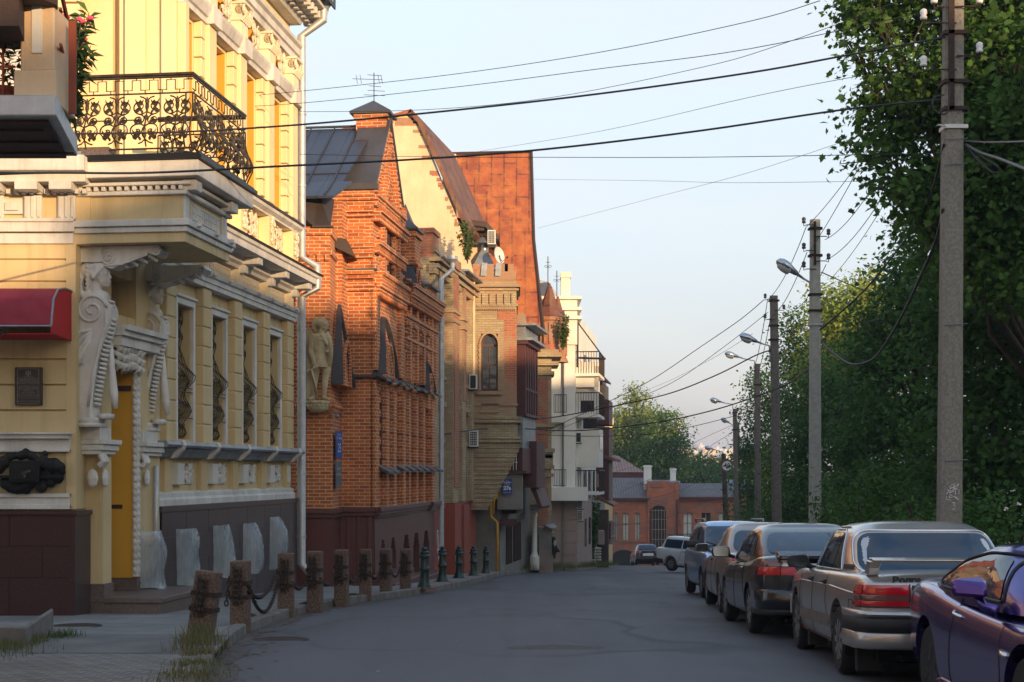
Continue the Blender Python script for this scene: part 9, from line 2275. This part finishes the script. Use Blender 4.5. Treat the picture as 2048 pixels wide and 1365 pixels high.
def chain(a, b, sag, lab, r=.011, l=.075):
    a, b = Vector(a), Vector(b); n = 60; P_ = []
    for i in range(n+1): u = i/n; p = a.lerp(b, u); p.z -= 4*sag*u*(1-u); P_.append(p)
    D = [0]
    for p, q in zip(P_, P_[1:]): D.append(D[-1]+(q-p).length)
    k = max(2, int(D[-1]/(l*.72))); mb = MB()
    for j in range(k):
        d = D[-1]*(j+.5)/k; i = max(m for m in range(len(D)) if D[m] <= d); i = min(i, n-1); p = P_[i]; t = (P_[i+1]-P_[i]).normalized(); s = t.cross(Vector((0,0,1)) if abs(t.z) < .95 else Vector((1,0,0))).normalized(); u = s.cross(t)
        if j % 2: s, u = u, s
        ring = [p + t*(l/2)*math.cos(w) + s*(l*.3)*math.sin(w) for w in [2*math.pi*m/9 for m in range(10)]]; mb.tube(ring, r, 4, cap=False)
    o = obj('chain', mb, 'rusty_chain', smooth=True, base=tuple(a)); return tag(o, lab, 'chain', 'rusty chains slung between the granite posts')
def top(i, f, dx=0): o, c, h = posts[i]; return c + Vector((dx, -.1, h*f))
cn = ['second and third posts, upper short loop','', '','']
chain(top(1,.52,.13), top(2,.72,-.12), .22, 'rusty chain between the second and third granite posts, upper strand')
chain(top(1,.6,.13), top(2,.55,-.1), .42, 'rusty chain between the second and third granite posts, lower strand hanging in a deep loop')
chain(top(1,.75,-.13), top(1,.3,-.15)+Vector((-.02,0,0)), .0, 'short rusty chain end dangling at the left side of the second granite post')
for i, nm in ((2,'third and fourth'),(3,'fourth and fifth'),(4,'fifth and sixth'),(5,'sixth and seventh'),(6,'seventh and eighth')):
    chain(top(i,.5,.1), top(i+1,.55,-.1), .16, 'rusty chain hanging between the %s granite posts' % nm)
for px, py, lab in ((492,1233,'small iron hatch dome on the pavement below the deep chain loop'),(618,1209,'small iron hatch dome beside the fourth granite post'),(706,1192,'small iron hatch dome between the fifth and sixth granite posts')):
    c = gp(px, py, LIFT); mb = MB(); mb.lathe(tuple(c), [(.17,0),(.15,.02),(.07,.045),(.01,.05)], 16); tag(obj('hatch_dome', mb, 'rusty_chain', smooth=True, base=tuple(c)), lab, 'hatch cover', 'iron hatch domes between the granite posts')
BG = [(849,1176,1092,'nearest of the green bollards, beside the last granite post'),(885,1164,1088,'second green bollard, in front of the second downpipe'),(918,1157,1087,'third green bollard, before the red plinth'),(947,1152,1086,'fourth green bollard from the granite posts'),(972,1147,1084,'last but one of the green bollards'),(995,1142,1083,'farthest green bollard, before the yellow gas pipe')]
b0 = None
for i, (px, py, pt, lab) in enumerate(BG):
    c = gp(px, py, LIFT)
    if b0 is None:
        b0 = thing('iron_bollard', 'dark green cast iron bollard, '+lab, 'bollard', tuple(c), 'green iron bollards along the pavement'); h = .93
        mb = MB(); mb.lathe((0,0,0), [(.17,0),(.165,.03),(.14,.07),(.115,.13),(.1,.2),(.095,.36),(.105,.4),(.12,.41),(.12,.44),(.095,.46),(.085,.6),(.08,.66),(.115,.68),(.12,.72),(.1,.74),(.09,.77)], 20); obj('column', mb, 'bollard_green', b0, local=True, smooth=True, angle=50)
        mb = MB(); mb.lathe((0,0,0), [(.095,.772),(.11,.79),(.105,.81),(.06,.83),(.05,.845),(.07,.865),(.065,.89),(.03,.915),(.012,.925)], 16); obj('finial', mb, 'bollard_green', b0, local=True, smooth=True, angle=60)
        mb = MB(); mb.box(-.24,.24,-.2,.2,-.01,.012); obj('base_plate', mb, 'terracotta', b0, local=True)
    else: dup(b0, tuple(c), 'dark green cast iron bollard, '+lab)
# small birds and cornice odds
bd = thing('bird', 'tiny dark bird perched on the roof edge above the brown balconies', 'bird', tuple(P(1196,758,79)))
g = MB(); c = P(1196,758,79); capsule(g, c, c+Vector((.12,0,.06)), .06, .04, 8); g.lathe_ball(c+Vector((.16,0,.13)), .035, (1,1,1), 8); capsule(g, c, c+Vector((-.15,0,-.04)), .03, .01, 6)
obj('body', blob(g, .015, 1), 'vent_dark', bd, smooth=True)
# ================================================================ evening haze over the whole place
mb = MB(); mb.box(-3500, 3500, -320, 3400, -47, 56)
hz = obj('haze', mb, None); hz['kind'] = 'stuff'
m = bpy.data.materials.new('haze'); m.use_nodes = True; nt = m.node_tree; nt.nodes.clear()
o = nt.nodes.new('ShaderNodeOutputMaterial'); pv = nt.nodes.new('ShaderNodeVolumePrincipled'); pv.inputs['Color'].default_value = (.9,.92,1,1); pv.inputs['Density'].default_value = .0006; pv.inputs['Anisotropy'].default_value = .2
nt.links.new(pv.outputs[0], o.inputs['Volume']); hz.data.materials.append(m)
